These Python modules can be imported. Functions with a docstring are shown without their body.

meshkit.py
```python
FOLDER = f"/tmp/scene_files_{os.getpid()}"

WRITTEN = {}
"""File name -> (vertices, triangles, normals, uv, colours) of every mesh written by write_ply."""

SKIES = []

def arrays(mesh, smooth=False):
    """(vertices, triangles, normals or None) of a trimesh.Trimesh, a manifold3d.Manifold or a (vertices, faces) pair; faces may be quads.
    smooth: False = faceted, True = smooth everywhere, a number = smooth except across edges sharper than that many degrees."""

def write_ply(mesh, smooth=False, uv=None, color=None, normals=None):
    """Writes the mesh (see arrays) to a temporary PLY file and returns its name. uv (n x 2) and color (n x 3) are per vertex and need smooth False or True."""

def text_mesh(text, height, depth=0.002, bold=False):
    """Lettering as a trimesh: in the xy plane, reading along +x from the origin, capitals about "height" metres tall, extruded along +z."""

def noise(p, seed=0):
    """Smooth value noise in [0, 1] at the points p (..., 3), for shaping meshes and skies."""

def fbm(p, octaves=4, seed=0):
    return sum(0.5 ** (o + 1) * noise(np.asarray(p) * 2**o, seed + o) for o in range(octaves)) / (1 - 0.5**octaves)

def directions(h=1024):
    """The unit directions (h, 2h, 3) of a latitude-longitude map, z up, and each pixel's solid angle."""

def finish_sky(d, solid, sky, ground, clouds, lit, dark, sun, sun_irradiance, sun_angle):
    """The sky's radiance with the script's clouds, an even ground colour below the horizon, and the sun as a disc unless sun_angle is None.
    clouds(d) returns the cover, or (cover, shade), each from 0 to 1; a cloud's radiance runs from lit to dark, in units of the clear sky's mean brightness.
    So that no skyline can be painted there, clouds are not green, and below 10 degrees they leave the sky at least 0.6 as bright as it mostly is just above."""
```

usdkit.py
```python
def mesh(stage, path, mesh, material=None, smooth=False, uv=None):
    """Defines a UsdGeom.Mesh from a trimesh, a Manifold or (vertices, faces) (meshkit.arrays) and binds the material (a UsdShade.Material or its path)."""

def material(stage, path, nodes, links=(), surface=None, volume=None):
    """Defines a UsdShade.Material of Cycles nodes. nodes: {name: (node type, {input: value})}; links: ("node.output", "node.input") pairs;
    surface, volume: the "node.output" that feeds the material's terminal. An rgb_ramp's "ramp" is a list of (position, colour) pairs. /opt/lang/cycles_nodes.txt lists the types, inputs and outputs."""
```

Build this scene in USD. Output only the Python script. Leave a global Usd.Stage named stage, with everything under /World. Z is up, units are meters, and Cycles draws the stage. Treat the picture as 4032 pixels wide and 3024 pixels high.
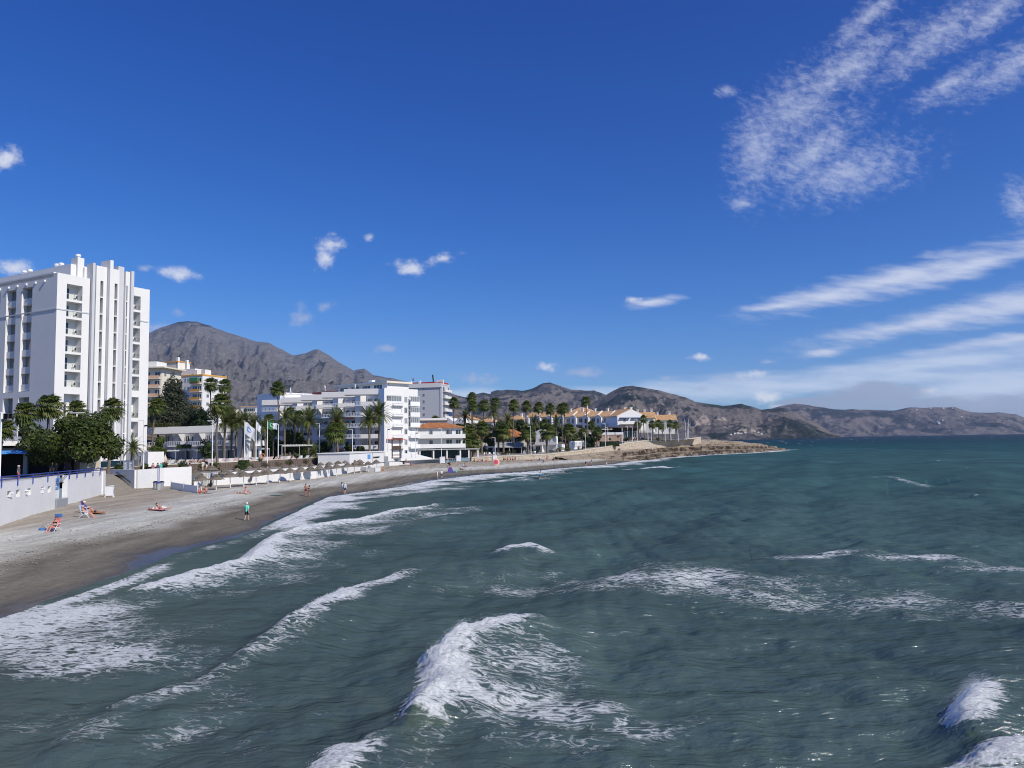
import math, random
import numpy as np
import trimesh
import shapely
from shapely.geometry import Polygon, box as sbox
import manifold3d as m3
import usdkit, meshkit
from meshkit import noise, fbm
from pxr import Usd, UsdGeom, UsdLux, UsdShade, Gf, Sdf, Vt

stage = Usd.Stage.CreateInMemory()
UsdGeom.SetStageUpAxis(stage, UsdGeom.Tokens.z)
UsdGeom.SetStageMetersPerUnit(stage, 1.0)
UsdGeom.Xform.Define(stage, '/World')
UsdGeom.Scope.Define(stage, '/World/Looks')

# ------------------------------------------------------------------ camera
F = 3000.0                      # focal length in pixels of the 4032 px wide photograph
EYE = np.array([0.0, 0.0, 7.6])
PITCH, ROLL = math.atan(226 / F), 0.016
fw = np.array([0, math.cos(PITCH), math.sin(PITCH)])
up0 = np.array([0, -math.sin(PITCH), math.cos(PITCH)])
rt0 = np.array([1.0, 0, 0])
rt = rt0 * math.cos(ROLL) - up0 * math.sin(ROLL)
up = up0 * math.cos(ROLL) + rt0 * math.sin(ROLL)
cam = UsdGeom.Camera.Define(stage, '/World/camera')
M = Gf.Matrix4d(*rt, 0, *up, 0, *(-fw), 0, *EYE, 1)
cam.AddTransformOp().Set(M)
cam.CreateHorizontalApertureAttr(36.0)
cam.CreateVerticalApertureAttr(27.0)
cam.CreateFocalLengthAttr(36.0 * F / 4032)
cam.CreateClippingRangeAttr(Gf.Vec2f(0.5, 60000))
EXPOSURE = 0.2
cam.CreateExposureAttr(EXPOSURE)


def ray(px, py):
    u, v = (px - 2016) / F, (1512 - py) / F
    return fw + rt * u + up * v


def at(px, py, Y):
    """the point seen at pixel px, py that lies Y metres ahead of the camera"""
    r = ray(px, py)
    return EYE + r * (Y / r[1])


def on(px, py, z):
    """the point seen at pixel px, py at height z"""
    r = ray(px, py)
    return EYE + r * ((z - EYE[2]) / r[2])


# ------------------------------------------------------------------ sky and sun
SUN_EL = math.radians(40)
SUN_AZ = math.atan2(0.8, -0.6)           # atan2(x, y) towards the sun
sd = np.array([math.sin(SUN_AZ) * math.cos(SUN_EL), math.cos(SUN_AZ) * math.cos(SUN_EL), math.sin(SUN_EL)])
sun = UsdLux.DistantLight.Define(stage, '/World/sun')
sun.CreateIntensityAttr(0.95)
sun.CreateAngleAttr(0.53)
sun.CreateNormalizeAttr(True)
sun.CreateColorAttr(Gf.Vec3f(1.0, 0.93, 0.83))
zax = sd
xax = np.cross([0, 0, 1], zax); xax /= np.linalg.norm(xax)
yax = np.cross(zax, xax)
sun.AddTransformOp().Set(Gf.Matrix4d(*xax, 0, *yax, 0, *zax, 0, 0, 0, 0, 1))

SKY_STRENGTH = 0.067
N, L = {}, []


def node(name, kind, **kw):
    N[name] = (kind, kw)
    return name


node('geo', 'texture_coordinate')
node('nrm', 'vector_math', math_type='normalize'); L.append(('geo.generated', 'nrm.vector1'))
node('xyz', 'separate_xyz'); L.append(('nrm.vector', 'xyz.vector'))
node('az', 'math', math_type='arctan2'); L += [('xyz.x', 'az.value1'), ('xyz.y', 'az.value2')]
node('el', 'math', math_type='arcsine'); L.append(('xyz.z', 'el.value1'))
node('uv', 'combine_xyz'); L += [('az.value', 'uv.x'), ('el.value', 'uv.y')]
node('sky', 'sky_texture', sky_type='single_scattering', sun_disc=False, sun_elevation=SUN_EL, sun_rotation=SUN_AZ,
     altitude=300.0, air_density=1.0, aerosol_density=0.35, ozone_density=4.0)


def azel(px, py):
    r = ray(px, py); r = r / np.linalg.norm(r)
    return math.atan2(r[0], r[1]), math.asin(r[2])


def cloud_group(tag, ells, scale, stretch, rot, amount, thr, gain, colour, detail=7.0, rough=0.6, opacity=1.0, distort=0.0):
    """soft ellipses in azimuth and elevation, torn up by noise; returns nothing, mixes over the sky so far"""
    prev = None
    for i, (px, py, rx, ry, deg) in enumerate(ells):
        a, e = azel(px, py)
        m = node(f'{tag}m{i}', 'mapping', mapping_type='texture', location=(a, e, 0), rotation=(0, 0, math.radians(deg)), scale=(rx / F, ry / F, 1))
        ln = node(f'{tag}l{i}', 'vector_math', math_type='length')
        sb = node(f'{tag}s{i}', 'math', math_type='subtract', value1=1.0)
        L.extend([('uv.vector', f'{m}.vector'), (f'{m}.vector', f'{ln}.vector1'), (f'{ln}.value', f'{sb}.value2')])
        if prev:
            mx = node(f'{tag}x{i}', 'math', math_type='smoothmax', value3=0.25)
            L.extend([(f'{prev}.value', f'{mx}.value1'), (f'{sb}.value', f'{mx}.value2')])
            prev = mx
        else:
            prev = sb
    node(f'{tag}map', 'mapping', mapping_type='point', rotation=(0, 0, math.radians(rot)), scale=(1, 1, 1))
    node(f'{tag}map2', 'mapping', mapping_type='point', scale=(scale, scale * stretch, 1), location=(hash_(tag), 3.1, 0.7))
    node(f'{tag}nz', 'noise_texture', scale=1.0, detail=detail, roughness=rough, distortion=distort)
    node(f'{tag}ma', 'math', math_type='multiply_add', value2=amount, value3=-amount * 0.5 - thr)
    node(f'{tag}ad', 'math', math_type='add')
    node(f'{tag}mr', 'map_range', range_type='smoothstep', from_min=0.0, from_max=1.0 / gain, to_min=0.0, to_max=opacity, clamp=True)
    node(f'{tag}lim', 'map_range', range_type='smoothstep', from_min=-0.55, from_max=0.1, to_min=0.0, to_max=1.0, clamp=True)
    node(f'{tag}mu', 'math', math_type='multiply')
    node(f'{tag}mix', 'mix_color', b=colour)
    L.extend([('uv.vector', f'{tag}map.vector'), (f'{tag}map.vector', f'{tag}map2.vector'), (f'{tag}map2.vector', f'{tag}nz.vector'),
              (f'{tag}nz.fac', f'{tag}ma.value1'), (f'{tag}ma.value', f'{tag}ad.value1'), (f'{prev}.value', f'{tag}ad.value2'),
              (f'{tag}ad.value', f'{tag}mr.value'), (f'{prev}.value', f'{tag}lim.value'),
              (f'{tag}mr.result', f'{tag}mu.value1'), (f'{tag}lim.result', f'{tag}mu.value2'), (f'{tag}mu.value', f'{tag}mix.fac'),
              (f'{cloud_group.last}', f'{tag}mix.a')])
    cloud_group.last = f'{tag}mix.result'


def hash_(s):
    return (sum(ord(c) * (i + 3) for i, c in enumerate(s)) % 97) * 1.37


CW = 1.0 / SKY_STRENGTH
# the deep clear blue of the picture: each channel of the sky bent a little
node('skysep', 'separate_color'); L.append(('sky.color', 'skysep.color'))
for ch, po, k, lim in (('r', 1.4, 4.5, 0.62), ('g', 0.46, 1.48, 0.95), ('b', 0.0, 1.47, 1.47)):
    node('sn' + ch, 'math', math_type='multiply', value2=SKY_STRENGTH); node('sp' + ch, 'math', math_type='power', value2=po); node('sk' + ch, 'math', math_type='multiply', value2=k)
    node('sl' + ch, 'math', math_type='minimum', value2=lim); node('so' + ch, 'math', math_type='multiply')
    L += [(f'skysep.{ch}', f'sn{ch}.value1'), (f'sn{ch}.value', f'sp{ch}.value1'), (f'sp{ch}.value', f'sk{ch}.value1'), (f'sk{ch}.value', f'sl{ch}.value1'), (f'sl{ch}.value', f'so{ch}.value1'), (f'skysep.{ch}', f'so{ch}.value2'), (f'so{ch}.value', f'skycom.{ch}')]
node('skycom', 'combine_color')
cloud_group.last = 'skycom.color'
white = tuple(CW * c for c in (0.62, 0.66, 0.78))
bright = tuple(CW * c for c in (0.72, 0.74, 0.80))
grey = tuple(CW * c for c in (0.30, 0.35, 0.47))
# mottled altocumulus, upper right
cloud_group('alto', [(2985, 590, 150, 260, -14), (3130, 430, 260, 170, 25), (3330, 270, 330, 110, 20), (3680, 150, 330, 90, 25), (4000, 250, 260, 90, 20),
                     (3330, 680, 360, 140, 5), (3200, 600, 300, 120, 30), (3750, 330, 200, 60, 20), (3420, 60, 260, 60, 30), (3900, 60, 200, 70, 25), (4020, 800, 70, 120, 10), (2860, 360, 60, 30, 0), (2920, 800, 80, 40, 0)],
            75.0, 1.9, 20, 2.2, 0.04, 0.66, white, detail=8.0, rough=0.72, opacity=0.62, distort=0.25)
# long smooth streaks, right
cloud_group('streak', [(3500, 1105, 700, 75, 9.5), (3820, 1050, 520, 60, 11), (3640, 1270, 640, 60, 8), (3980, 1200, 460, 80, 9), (3060, 1205, 230, 32, 3), (2570, 1190, 150, 30, 6),
                       (4032, 1330, 500, 40, 5), (3250, 1385, 140, 30, 5), (3300, 1150, 420, 70, 10)],
            22.0, 5.0, 9, 1.25, 0.10, 0.95, white, detail=7.0, rough=0.58, opacity=0.92, distort=0.2)
# veil along the horizon
cloud_group('veil', [(3700, 1430, 900, 60, 4), (3200, 1510, 1000, 75, 2), (4000, 1520, 600, 110, 2), (2500, 1540, 500, 40, 2), (1850, 1560, 300, 45, 0)],
            15.0, 6.0, 4, 1.2, 0.02, 1.0, tuple(CW * c for c in (0.58, 0.66, 0.80)), detail=6.0, rough=0.55, opacity=0.85)
# small cumulus
cloud_group('cumg', [(1185, 1250, 75, 75, 50), (1280, 1205, 60, 28, 30), (1510, 1372, 90, 34, 0), (1880, 1490, 150, 40, -4), (2290, 1465, 130, 36, -4), (700, 1230, 40, 22, 0), (610, 1290, 70, 32, 10), (570, 1055, 45, 22, 0),
                     (2890, 1490, 130, 36, 0), (2640, 1490, 70, 24, 0), (2760, 1530, 60, 20, 0), (3030, 1425, 50, 18, 0), (3530, 1440, 30, 10, 0)],
            70.0, 1.3, 0, 1.9, 0.22, 1.0, tuple(CW * c for c in (0.40, 0.46, 0.62)), detail=6.0, opacity=0.72)
cloud_group('cum', [(1300, 960, 85, 50, 0), (1275, 1020, 48, 62, -20), (1610, 1055, 95, 45, -10), (1740, 1020, 110, 32, 14), (700, 1078, 115, 40, -8), (55, 1052, 85, 36, 8), (25, 625, 70, 50, 25), (2155, 1445, 70, 34, -4),
                    (2760, 1405, 65, 26, -3), (2960, 1475, 85, 30, 0), (3025, 1568, 95, 34, 0), (3660, 1540, 60, 20, 10), (1455, 935, 40, 22, 20), (2490, 1180, 60, 20, 0), (3060, 1600, 50, 16, 0)],
            60.0, 1.3, 0, 1.7, 0.18, 1.15, bright, detail=7.0, rough=0.62, opacity=0.82)
# dark bank lying on the far ridge
cloud_group('bank', [(3430, 1572, 300, 62, 2), (3200, 1590, 200, 34, 0), (3620, 1590, 320, 42, 0), (3950, 1605, 300, 70, -2), (4200, 1610, 300, 80, 0), (3440, 1540, 130, 52, 0)],
            34.0, 2.6, 2, 1.0, 0.06, 1.7, grey, detail=6.0, opacity=0.86)

dome = UsdLux.DomeLight.Define(stage, '/World/sky')
sky_mat = usdkit.material(stage, '/World/Looks/sky_look', {**N, 'bg': ('background_shader', {'strength': SKY_STRENGTH})}, L + [(cloud_group.last, 'bg.color')], surface='bg.background')
UsdShade.MaterialBindingAPI.Apply(dome.GetPrim()).Bind(sky_mat)
dome.GetPrim().SetCustomDataByKey('kind', 'structure')

# ------------------------------------------------------------------ naming, tagging, meshes
used = {}


def numbered(path):
    """a name that is taken gets _001, _002 ..."""
    k = used.get(path, -1) + 1
    used[path] = k
    return path if k == 0 else f'{path}_{k:03d}'


def tag(prim, label=None, cat=None, group=None, kind=None):
    prim = prim.GetPrim() if hasattr(prim, 'GetPrim') else prim
    for k, v in (('label', label), ('category', cat), ('group', group), ('kind', kind)):
        if v:
            prim.SetCustomDataByKey(k, v)
    return prim


def thing(name, label, cat, loc=(0, 0, 0), rz=0.0, group=None, kind=None, scale=None, tilt=None):
    x = UsdGeom.Xform.Define(stage, numbered('/World/' + name))
    x.AddTranslateOp().Set(Gf.Vec3d(*map(float, loc)))
    x.AddRotateZOp().Set(float(math.degrees(rz)))
    if tilt:
        x.AddRotateXOp().Set(float(tilt[0])); x.AddRotateYOp().Set(float(tilt[1]))
    if scale is not None:
        x.AddScaleOp().Set(Gf.Vec3f(*(scale if np.ndim(scale) else (scale,) * 3)))
    tag(x, label, cat, group, kind)
    return str(x.GetPath())


def part(parent, name, mesh, mat, smooth=False, label=None, kind=None):
    if isinstance(mesh, MB):
        mesh = mesh.out()
    m = usdkit.mesh(stage, numbered(f'{parent}/{name}'), mesh, '/World/Looks/' + mat, smooth)
    tag(m, label, kind=kind)
    return str(m.GetPath())


def solo(name, mesh, mat, label=None, cat=None, group=None, kind=None, smooth=False):
    p = part('/World', name, mesh, mat, smooth)
    tag(stage.GetPrimAtPath(p), label, cat, group, kind)
    return p


def copy(src, loc, rz=0.0, label=None, scale=None, group=None, tilt=None):
    """another of the thing at src, under the next number"""
    was = stage.GetPrimAtPath(src).GetCustomData()
    base = src.rpartition('/')[2]
    if base[-4:-3] == '_' and base[-3:].isdigit():
        base = base[:-4]
    p = thing(base, label or was['label'], was.get('category'), loc, rz, group or was.get('group'), scale=scale, tilt=tilt)
    prim = stage.GetPrimAtPath(p)
    prim.GetReferences().AddInternalReference(Sdf.Path(PROTO.get(src, src)))
    prim.SetInstanceable(True)
    return p


PROTO = {}


class MB:
    """collects simple solids into one mesh"""

    def __init__(self):
        self.v, self.f, self.n = [], [], 0

    def add(self, v, f):
        v, f = np.asarray(v, float), np.asarray(f, int)
        if f.shape[1] == 4:
            f = np.vstack([f[:, [0, 1, 2]], f[:, [0, 2, 3]]])
        self.v.append(v); self.f.append(f + self.n); self.n += len(v)
        return self

    def mesh(self, t, T=None):
        v = np.asarray(t.vertices)
        if T is not None:
            v = v @ np.asarray(T)[:3, :3].T + np.asarray(T)[:3, 3]
        return self.add(v, t.faces)

    def box(self, x0, y0, z0, x1, y1, z1):
        v = [(x, y, z) for z in (z0, z1) for y in (y0, y1) for x in (x0, x1)]
        return self.add(v, [(0, 2, 3, 1), (4, 5, 7, 6), (0, 1, 5, 4), (2, 6, 7, 3), (0, 4, 6, 2), (1, 3, 7, 5)])

    def tube(self, pts, rad, n=6, cap=True, squash=1.0):
        pts = np.asarray(pts, float)
        rad = np.broadcast_to(np.asarray(rad, float), len(pts))
        tan = np.gradient(pts, axis=0)
        rings = []
        for p, t, r in zip(pts, tan, rad):
            t = t / (np.linalg.norm(t) + 1e-12)
            a = np.cross(t, (0, 0, 1) if abs(t[2]) < 0.9 else (1, 0, 0)); a /= np.linalg.norm(a)
            b = np.cross(t, a)
            an = np.arange(n) * 2 * math.pi / n
            rings.append(p + r * (np.outer(np.cos(an), a) + squash * np.outer(np.sin(an), b)))
        k = len(pts)
        f = [(i * n + j, i * n + (j + 1) % n, (i + 1) * n + (j + 1) % n, (i + 1) * n + j) for i in range(k - 1) for j in range(n)]
        self.add(np.vstack(rings), f)
        if cap:
            for ring, c in ((rings[0], pts[0]), (rings[-1], pts[-1])):
                self.add(np.vstack([ring, c]), [(j, (j + 1) % n, n) for j in range(n)])
        return self

    def lathe(self, prof, n=12, c=(0, 0, 0)):
        prof = np.asarray(prof, float)
        an = np.arange(n) * 2 * math.pi / n
        v = np.concatenate([np.stack([r * np.cos(an) + c[0], r * np.sin(an) + c[1], np.full(n, z + c[2])], 1) for r, z in prof])
        k = len(prof)
        return self.add(v, [(i * n + j, i * n + (j + 1) % n, (i + 1) * n + (j + 1) % n, (i + 1) * n + j) for i in range(k - 1) for j in range(n)])

    def prism(self, poly, z0, z1):
        """vertical prism of a plan polygon"""
        t = trimesh.creation.extrude_polygon(Polygon(poly) if not hasattr(poly, 'geom_type') else poly, z1 - z0, engine='earcut')
        t.apply_translation((0, 0, z0))
        return self.mesh(t)

    def panel(self, poly, y0, y1):
        """a polygon drawn in x and z, standing between y0 and y1"""
        t = trimesh.creation.extrude_polygon(poly if hasattr(poly, 'geom_type') else Polygon(poly), y1 - y0, engine='earcut')
        v = np.asarray(t.vertices)
        return self.add(np.stack([v[:, 0], y0 + (y1 - y0) - v[:, 2], v[:, 1]], 1), t.faces)

    def turn(self, deg, about=(0, 0)):
        """turns what has been added so far about a vertical axis"""
        c, s = math.cos(math.radians(deg)), math.sin(math.radians(deg))
        for v in self.v:
            x, y = v[:, 0] - about[0], v[:, 1] - about[1]
            v[:, 0], v[:, 1] = about[0] + c * x - s * y, about[1] + s * x + c * y
        return self

    def out(self):
        return trimesh.Trimesh(np.vstack(self.v), np.vstack(self.f), process=False)


def primvar(path, name, values):
    m = UsdGeom.Mesh(stage.GetPrimAtPath(path))
    v = np.asarray(values, np.float32)
    if v.ndim == 1:
        v = np.repeat(v[:, None], 3, 1)
    UsdGeom.PrimvarsAPI(m).CreatePrimvar(name, Sdf.ValueTypeNames.Color3fArray, 'vertex').Set(Vt.Vec3fArray.FromNumpy(np.ascontiguousarray(v)))


# ------------------------------------------------------------------ materials
def plain(name, col, rough=0.6, var=0.12, scale=6.0, bump=0.0, bscale=30.0, metal=0.0, spec=0.4, col2=None, rnd=0.0, space='object'):
    """a base colour broken up by noise, optional fine relief, optional change from object to object"""
    c2 = col2 or tuple(c * (1 - var) for c in col)
    n = {'tc': ('texture_coordinate', {}), 'nz': ('noise_texture', {'scale': scale, 'detail': 5.0, 'roughness': 0.6}),
         'rp': ('rgb_ramp', {'ramp': [(0.3, c2), (0.7, col)]}),
         'p': ('principled_bsdf', {'roughness': rough, 'metallic': metal, 'specular_ior_level': spec})}
    src = 'tc.object'
    if space == 'world':
        n['g'] = ('geometry', {}); src = 'g.position'
    l = [(src, 'nz.vector'), ('nz.fac', 'rp.fac')]
    last = 'rp.color'
    if rnd:
        n['oi'] = ('object_info', {}); n['hm'] = ('map_range', {'to_min': 1 - rnd, 'to_max': 1 + rnd})
        n['ml'] = ('mix_color', {'blend_type': 'multiply', 'fac': 1.0}); n['cc'] = ('combine_xyz', {})
        l += [('oi.random', 'hm.value'), ('hm.result', 'cc.x'), ('hm.result', 'cc.y'), ('hm.result', 'cc.z'), (last, 'ml.a'), ('cc.vector', 'ml.b')]
        last = 'ml.result'
    l.append((last, 'p.base_color'))
    if bump:
        n['bn'] = ('noise_texture', {'scale': bscale, 'detail': 4.0}); n['b'] = ('bump', {'strength': bump, 'distance': 0.05})
        l += [(src, 'bn.vector'), ('bn.fac', 'b.height'), ('b.normal', 'p.normal')]
    return usdkit.material(stage, '/World/Looks/' + name, n, l, surface='p.BSDF')


def leafy(name, c1, c2, c3, trans=0.25, scale=1.5, spec=0.3):
    """leaves: three greens mixed by noise and from object to object, part of the light passing through"""
    n = {'tc': ('geometry', {}), 'nz': ('noise_texture', {'scale': scale, 'detail': 3.0}), 'wn': ('noise_texture', {'scale': 9.0, 'detail': 2.0}),
         'oi': ('object_info', {}), 'sum': ('math', {'math_type': 'multiply_add', 'value2': 0.30}),
         'sum2': ('math', {'math_type': 'multiply_add', 'value2': 0.5}),
         'rp': ('rgb_ramp', {'ramp': [(0.42, c1), (0.58, c2), (0.75, c3)]}),
         'p': ('principled_bsdf', {'roughness': 0.5, 'specular_ior_level': spec}), 't': ('translucent_bsdf', {}), 'm': ('mix_closure', {'fac': trans})}
    l = [('tc.position', 'nz.vector'), ('tc.position', 'wn.vector'), ('oi.random', 'sum.value1'), ('wn.fac', 'sum.value3'), ('nz.fac', 'sum2.value1'),
         ('sum.value', 'sum2.value3'), ('sum2.value', 'mr.value'), ('mr.result', 'rp.fac'), ('rp.color', 'p.base_color'), ('rp.color', 't.color'),
         ('p.BSDF', 'm.closure1'), ('t.BSDF', 'm.closure2')]
    n['mr'] = ('map_range', {'from_min': 0.45, 'from_max': 1.30})
    return usdkit.material(stage, '/World/Looks/' + name, n, l, surface='m.closure')


def glass(name, col=(0.02, 0.03, 0.035), rough=0.06, spec=0.9):
    return usdkit.material(stage, '/World/Looks/' + name, {'p': ('principled_bsdf', {'base_color': col, 'roughness': rough, 'specular_ior_level': spec})}, surface='p.BSDF')


def pane(name, tint=(0.94, 0.955, 0.95), gloss=0.12):
    return usdkit.material(stage, '/World/Looks/' + name, {'t': ('transparent_bsdf', {'color': tint}), 'g': ('glossy_bsdf', {'roughness': 0.03, 'color': (0.5, 0.5, 0.5)}),
                           'fr': ('fresnel', {'IOR': 1.5}), 'm': ('mix_closure', {})}, [('fr.fac', 'm.fac'), ('t.BSDF', 'm.closure1'), ('g.BSDF', 'm.closure2')], surface='m.closure')


plain('white_render', (0.75, 0.74, 0.71), 0.75, 0.05, 0.35, bump=0.10, bscale=12.0, space='world')
plain('white_wall', (0.74, 0.735, 0.715), 0.75, 0.07, 0.5, bump=0.15, bscale=8.0, space='world')
plain('cream_render', (0.74, 0.68, 0.55), 0.75, 0.06, 0.5)
plain('grey_render', (0.56, 0.57, 0.58), 0.75, 0.06, 0.4)
plain('peach_paint', (0.72, 0.45, 0.28), 0.7, 0.08, 1.0)
plain('orange_paint', (0.72, 0.37, 0.06), 0.7, 0.08, 1.0)
plain('red_paint', (0.42, 0.045, 0.04), 0.6, 0.1, 2.0)
plain('white_metal', (0.80, 0.81, 0.82), 0.4, 0.03, 3.0)
plain('grey_metal', (0.32, 0.34, 0.36), 0.4, 0.05, 3.0)
plain('blue_paint', (0.03, 0.06, 0.32), 0.45, 0.1, 3.0)
plain('dark_metal', (0.03, 0.032, 0.036), 0.4, 0.1, 3.0)
plain('brown_wood', (0.105, 0.07, 0.05), 0.7, 0.25, 4.0)
plain('terrace_cladding', (0.15, 0.115, 0.095), 0.75, 0.15, 3.0)
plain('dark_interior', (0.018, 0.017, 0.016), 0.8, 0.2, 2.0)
plain('shade_canvas', (0.42, 0.43, 0.42), 0.8, 0.06, 1.0)
plain('cream_canvas', (0.70, 0.66, 0.55), 0.8, 0.06, 1.0)
plain('blue_canvas', (0.03, 0.07, 0.22), 0.8, 0.1, 2.0)
plain('green_canvas', (0.05, 0.25, 0.11), 0.8, 0.1, 2.0)
plain('red_canvas', (0.55, 0.12, 0.09), 0.8, 0.1, 2.0)
glass('window_glass')
glass('curtained_glass', (0.20, 0.21, 0.21), 0.08, 0.7)
pane('rail_glass')

# ------------------------------------------------------------------ the coast in plan
WL = np.array([(-34, -60), (-28, -15), (-23.5, 12), (-22.8, 34)] + [tuple(on(px, py, 0)[:2]) for px, py in
              [(452, 2300), (720, 2185), (985, 2103), (1293, 1958), (1563, 1921), (1690, 1894), (1900, 1869), (2071, 1860), (2200, 1846), (2313, 1837), (2421, 1828), (2493, 1817), (2600, 1803), (2707, 1796), (2792, 1791), (2930, 1784), (3007, 1779)]]
              + [(158, 446), (150, 470), (110, 505), (60, 560), (-20, 700), (-160, 1100), (-260, 2000)])
QL = np.array([(-26, 10), (-41, 61), (-51, 95), (-52.2, 106), (-51.2, 112), (-44, 118), (-35.8, 138), (-34, 166), (-32, 191), (-19.7, 210), (-12.5, 225), (-1.3, 235), (11, 248),
               (22.7, 272), (35, 285), (43, 295), (52, 303), (68.6, 330), (87.7, 355), (84, 385), (40, 420), (0, 520), (-100, 760), (-260, 1300)], float)
QT = np.array([5.2, 4.98, 4.69, 4.5, 4.55, 3.5, 3.5, 3.5, 3.3, 3.2, 3.2, 3.3, 3.4, 3.95, 5.2, 6.2, 7.2, 7.3, 7.9, 8.0, 9.0, 12, 16, 20])


def side(P, line):
    """signed distance of the points P to a polyline (positive to its left) and the fraction index along it"""
    P = np.asarray(P, float)
    best = np.full(len(P), 1e18); sg = np.zeros(len(P)); idx = np.zeros(len(P))
    for i in range(len(line) - 1):
        a, b = line[i], line[i + 1]
        ab = b - a
        t = np.clip(((P - a) @ ab) / (ab @ ab), 0, 1)
        d = P - (a + t[:, None] * ab)
        dd = (d ** 2).sum(1)
        cr = ab[0] * (P[:, 1] - a[1]) - ab[1] * (P[:, 0] - a[0])
        m = dd < best - 1e-9
        best[m] = dd[m]; sg[m] = np.sign(cr[m]); idx[m] = i + t[m]
    return np.sqrt(best) * np.where(sg == 0, 1, sg), idx


def sand_profile(w):
    return np.interp(w, [-60, -20, -6, 0, 2, 5, 9, 13, 20, 27, 60], [-6, -2.2, -0.6, 0, 0.30, 0.62, 0.95, 1.35, 1.72, 2.0, 2.4])


def beach_z(x, y):
    return float(sand_profile(side(np.array([[x, y]]), WL)[0])[0])


def on_beach(px, py):
    """the point of the sand seen at a pixel"""
    z = 1.5
    for _ in range(12):
        p = on(px, py, z)
        z = 0.5 * z + 0.5 * beach_z(p[0], p[1])
    return np.array([p[0], p[1], beach_z(p[0], p[1])])


def grid_mesh(xs, ys, zfun, keep=None):
    X, Y = np.meshgrid(xs, ys)
    P = np.stack([X.ravel(), Y.ravel()], 1)
    Z = zfun(P)
    nx = len(xs)
    i, j = np.meshgrid(np.arange(len(ys) - 1), np.arange(nx - 1), indexing='ij')
    a = (i * nx + j).ravel()
    f = np.stack([a, a + 1, a + 1 + nx, a + nx], 1)
    if keep is not None:
        k = keep(P)
        f = f[k[f].all(1)]
    f = np.vstack([f[:, [0, 1, 2]], f[:, [0, 2, 3]]])
    u, inv = np.unique(f, return_inverse=True)
    return np.column_stack([P, Z])[u], inv.reshape(-1, 3)


# sand
def sand_z(P):
    w, _ = side(P, WL)
    q = np.column_stack([P * 0.35, np.zeros(len(P))])
    q2 = np.column_stack([P * 1.4, np.zeros(len(P))])
    fade = np.clip((w - 3) / 6, 0, 1)
    berm = 0.10 * np.exp(-((w - 10 - 1.2 * fbm(q * 0.3, 2, 5)) / 1.2) ** 2)
    return sand_profile(w) + fade * (0.16 * (fbm(q, 3, 3) - 0.5) + 0.10 * (fbm(q2, 3, 9) - 0.5)) + berm


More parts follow.
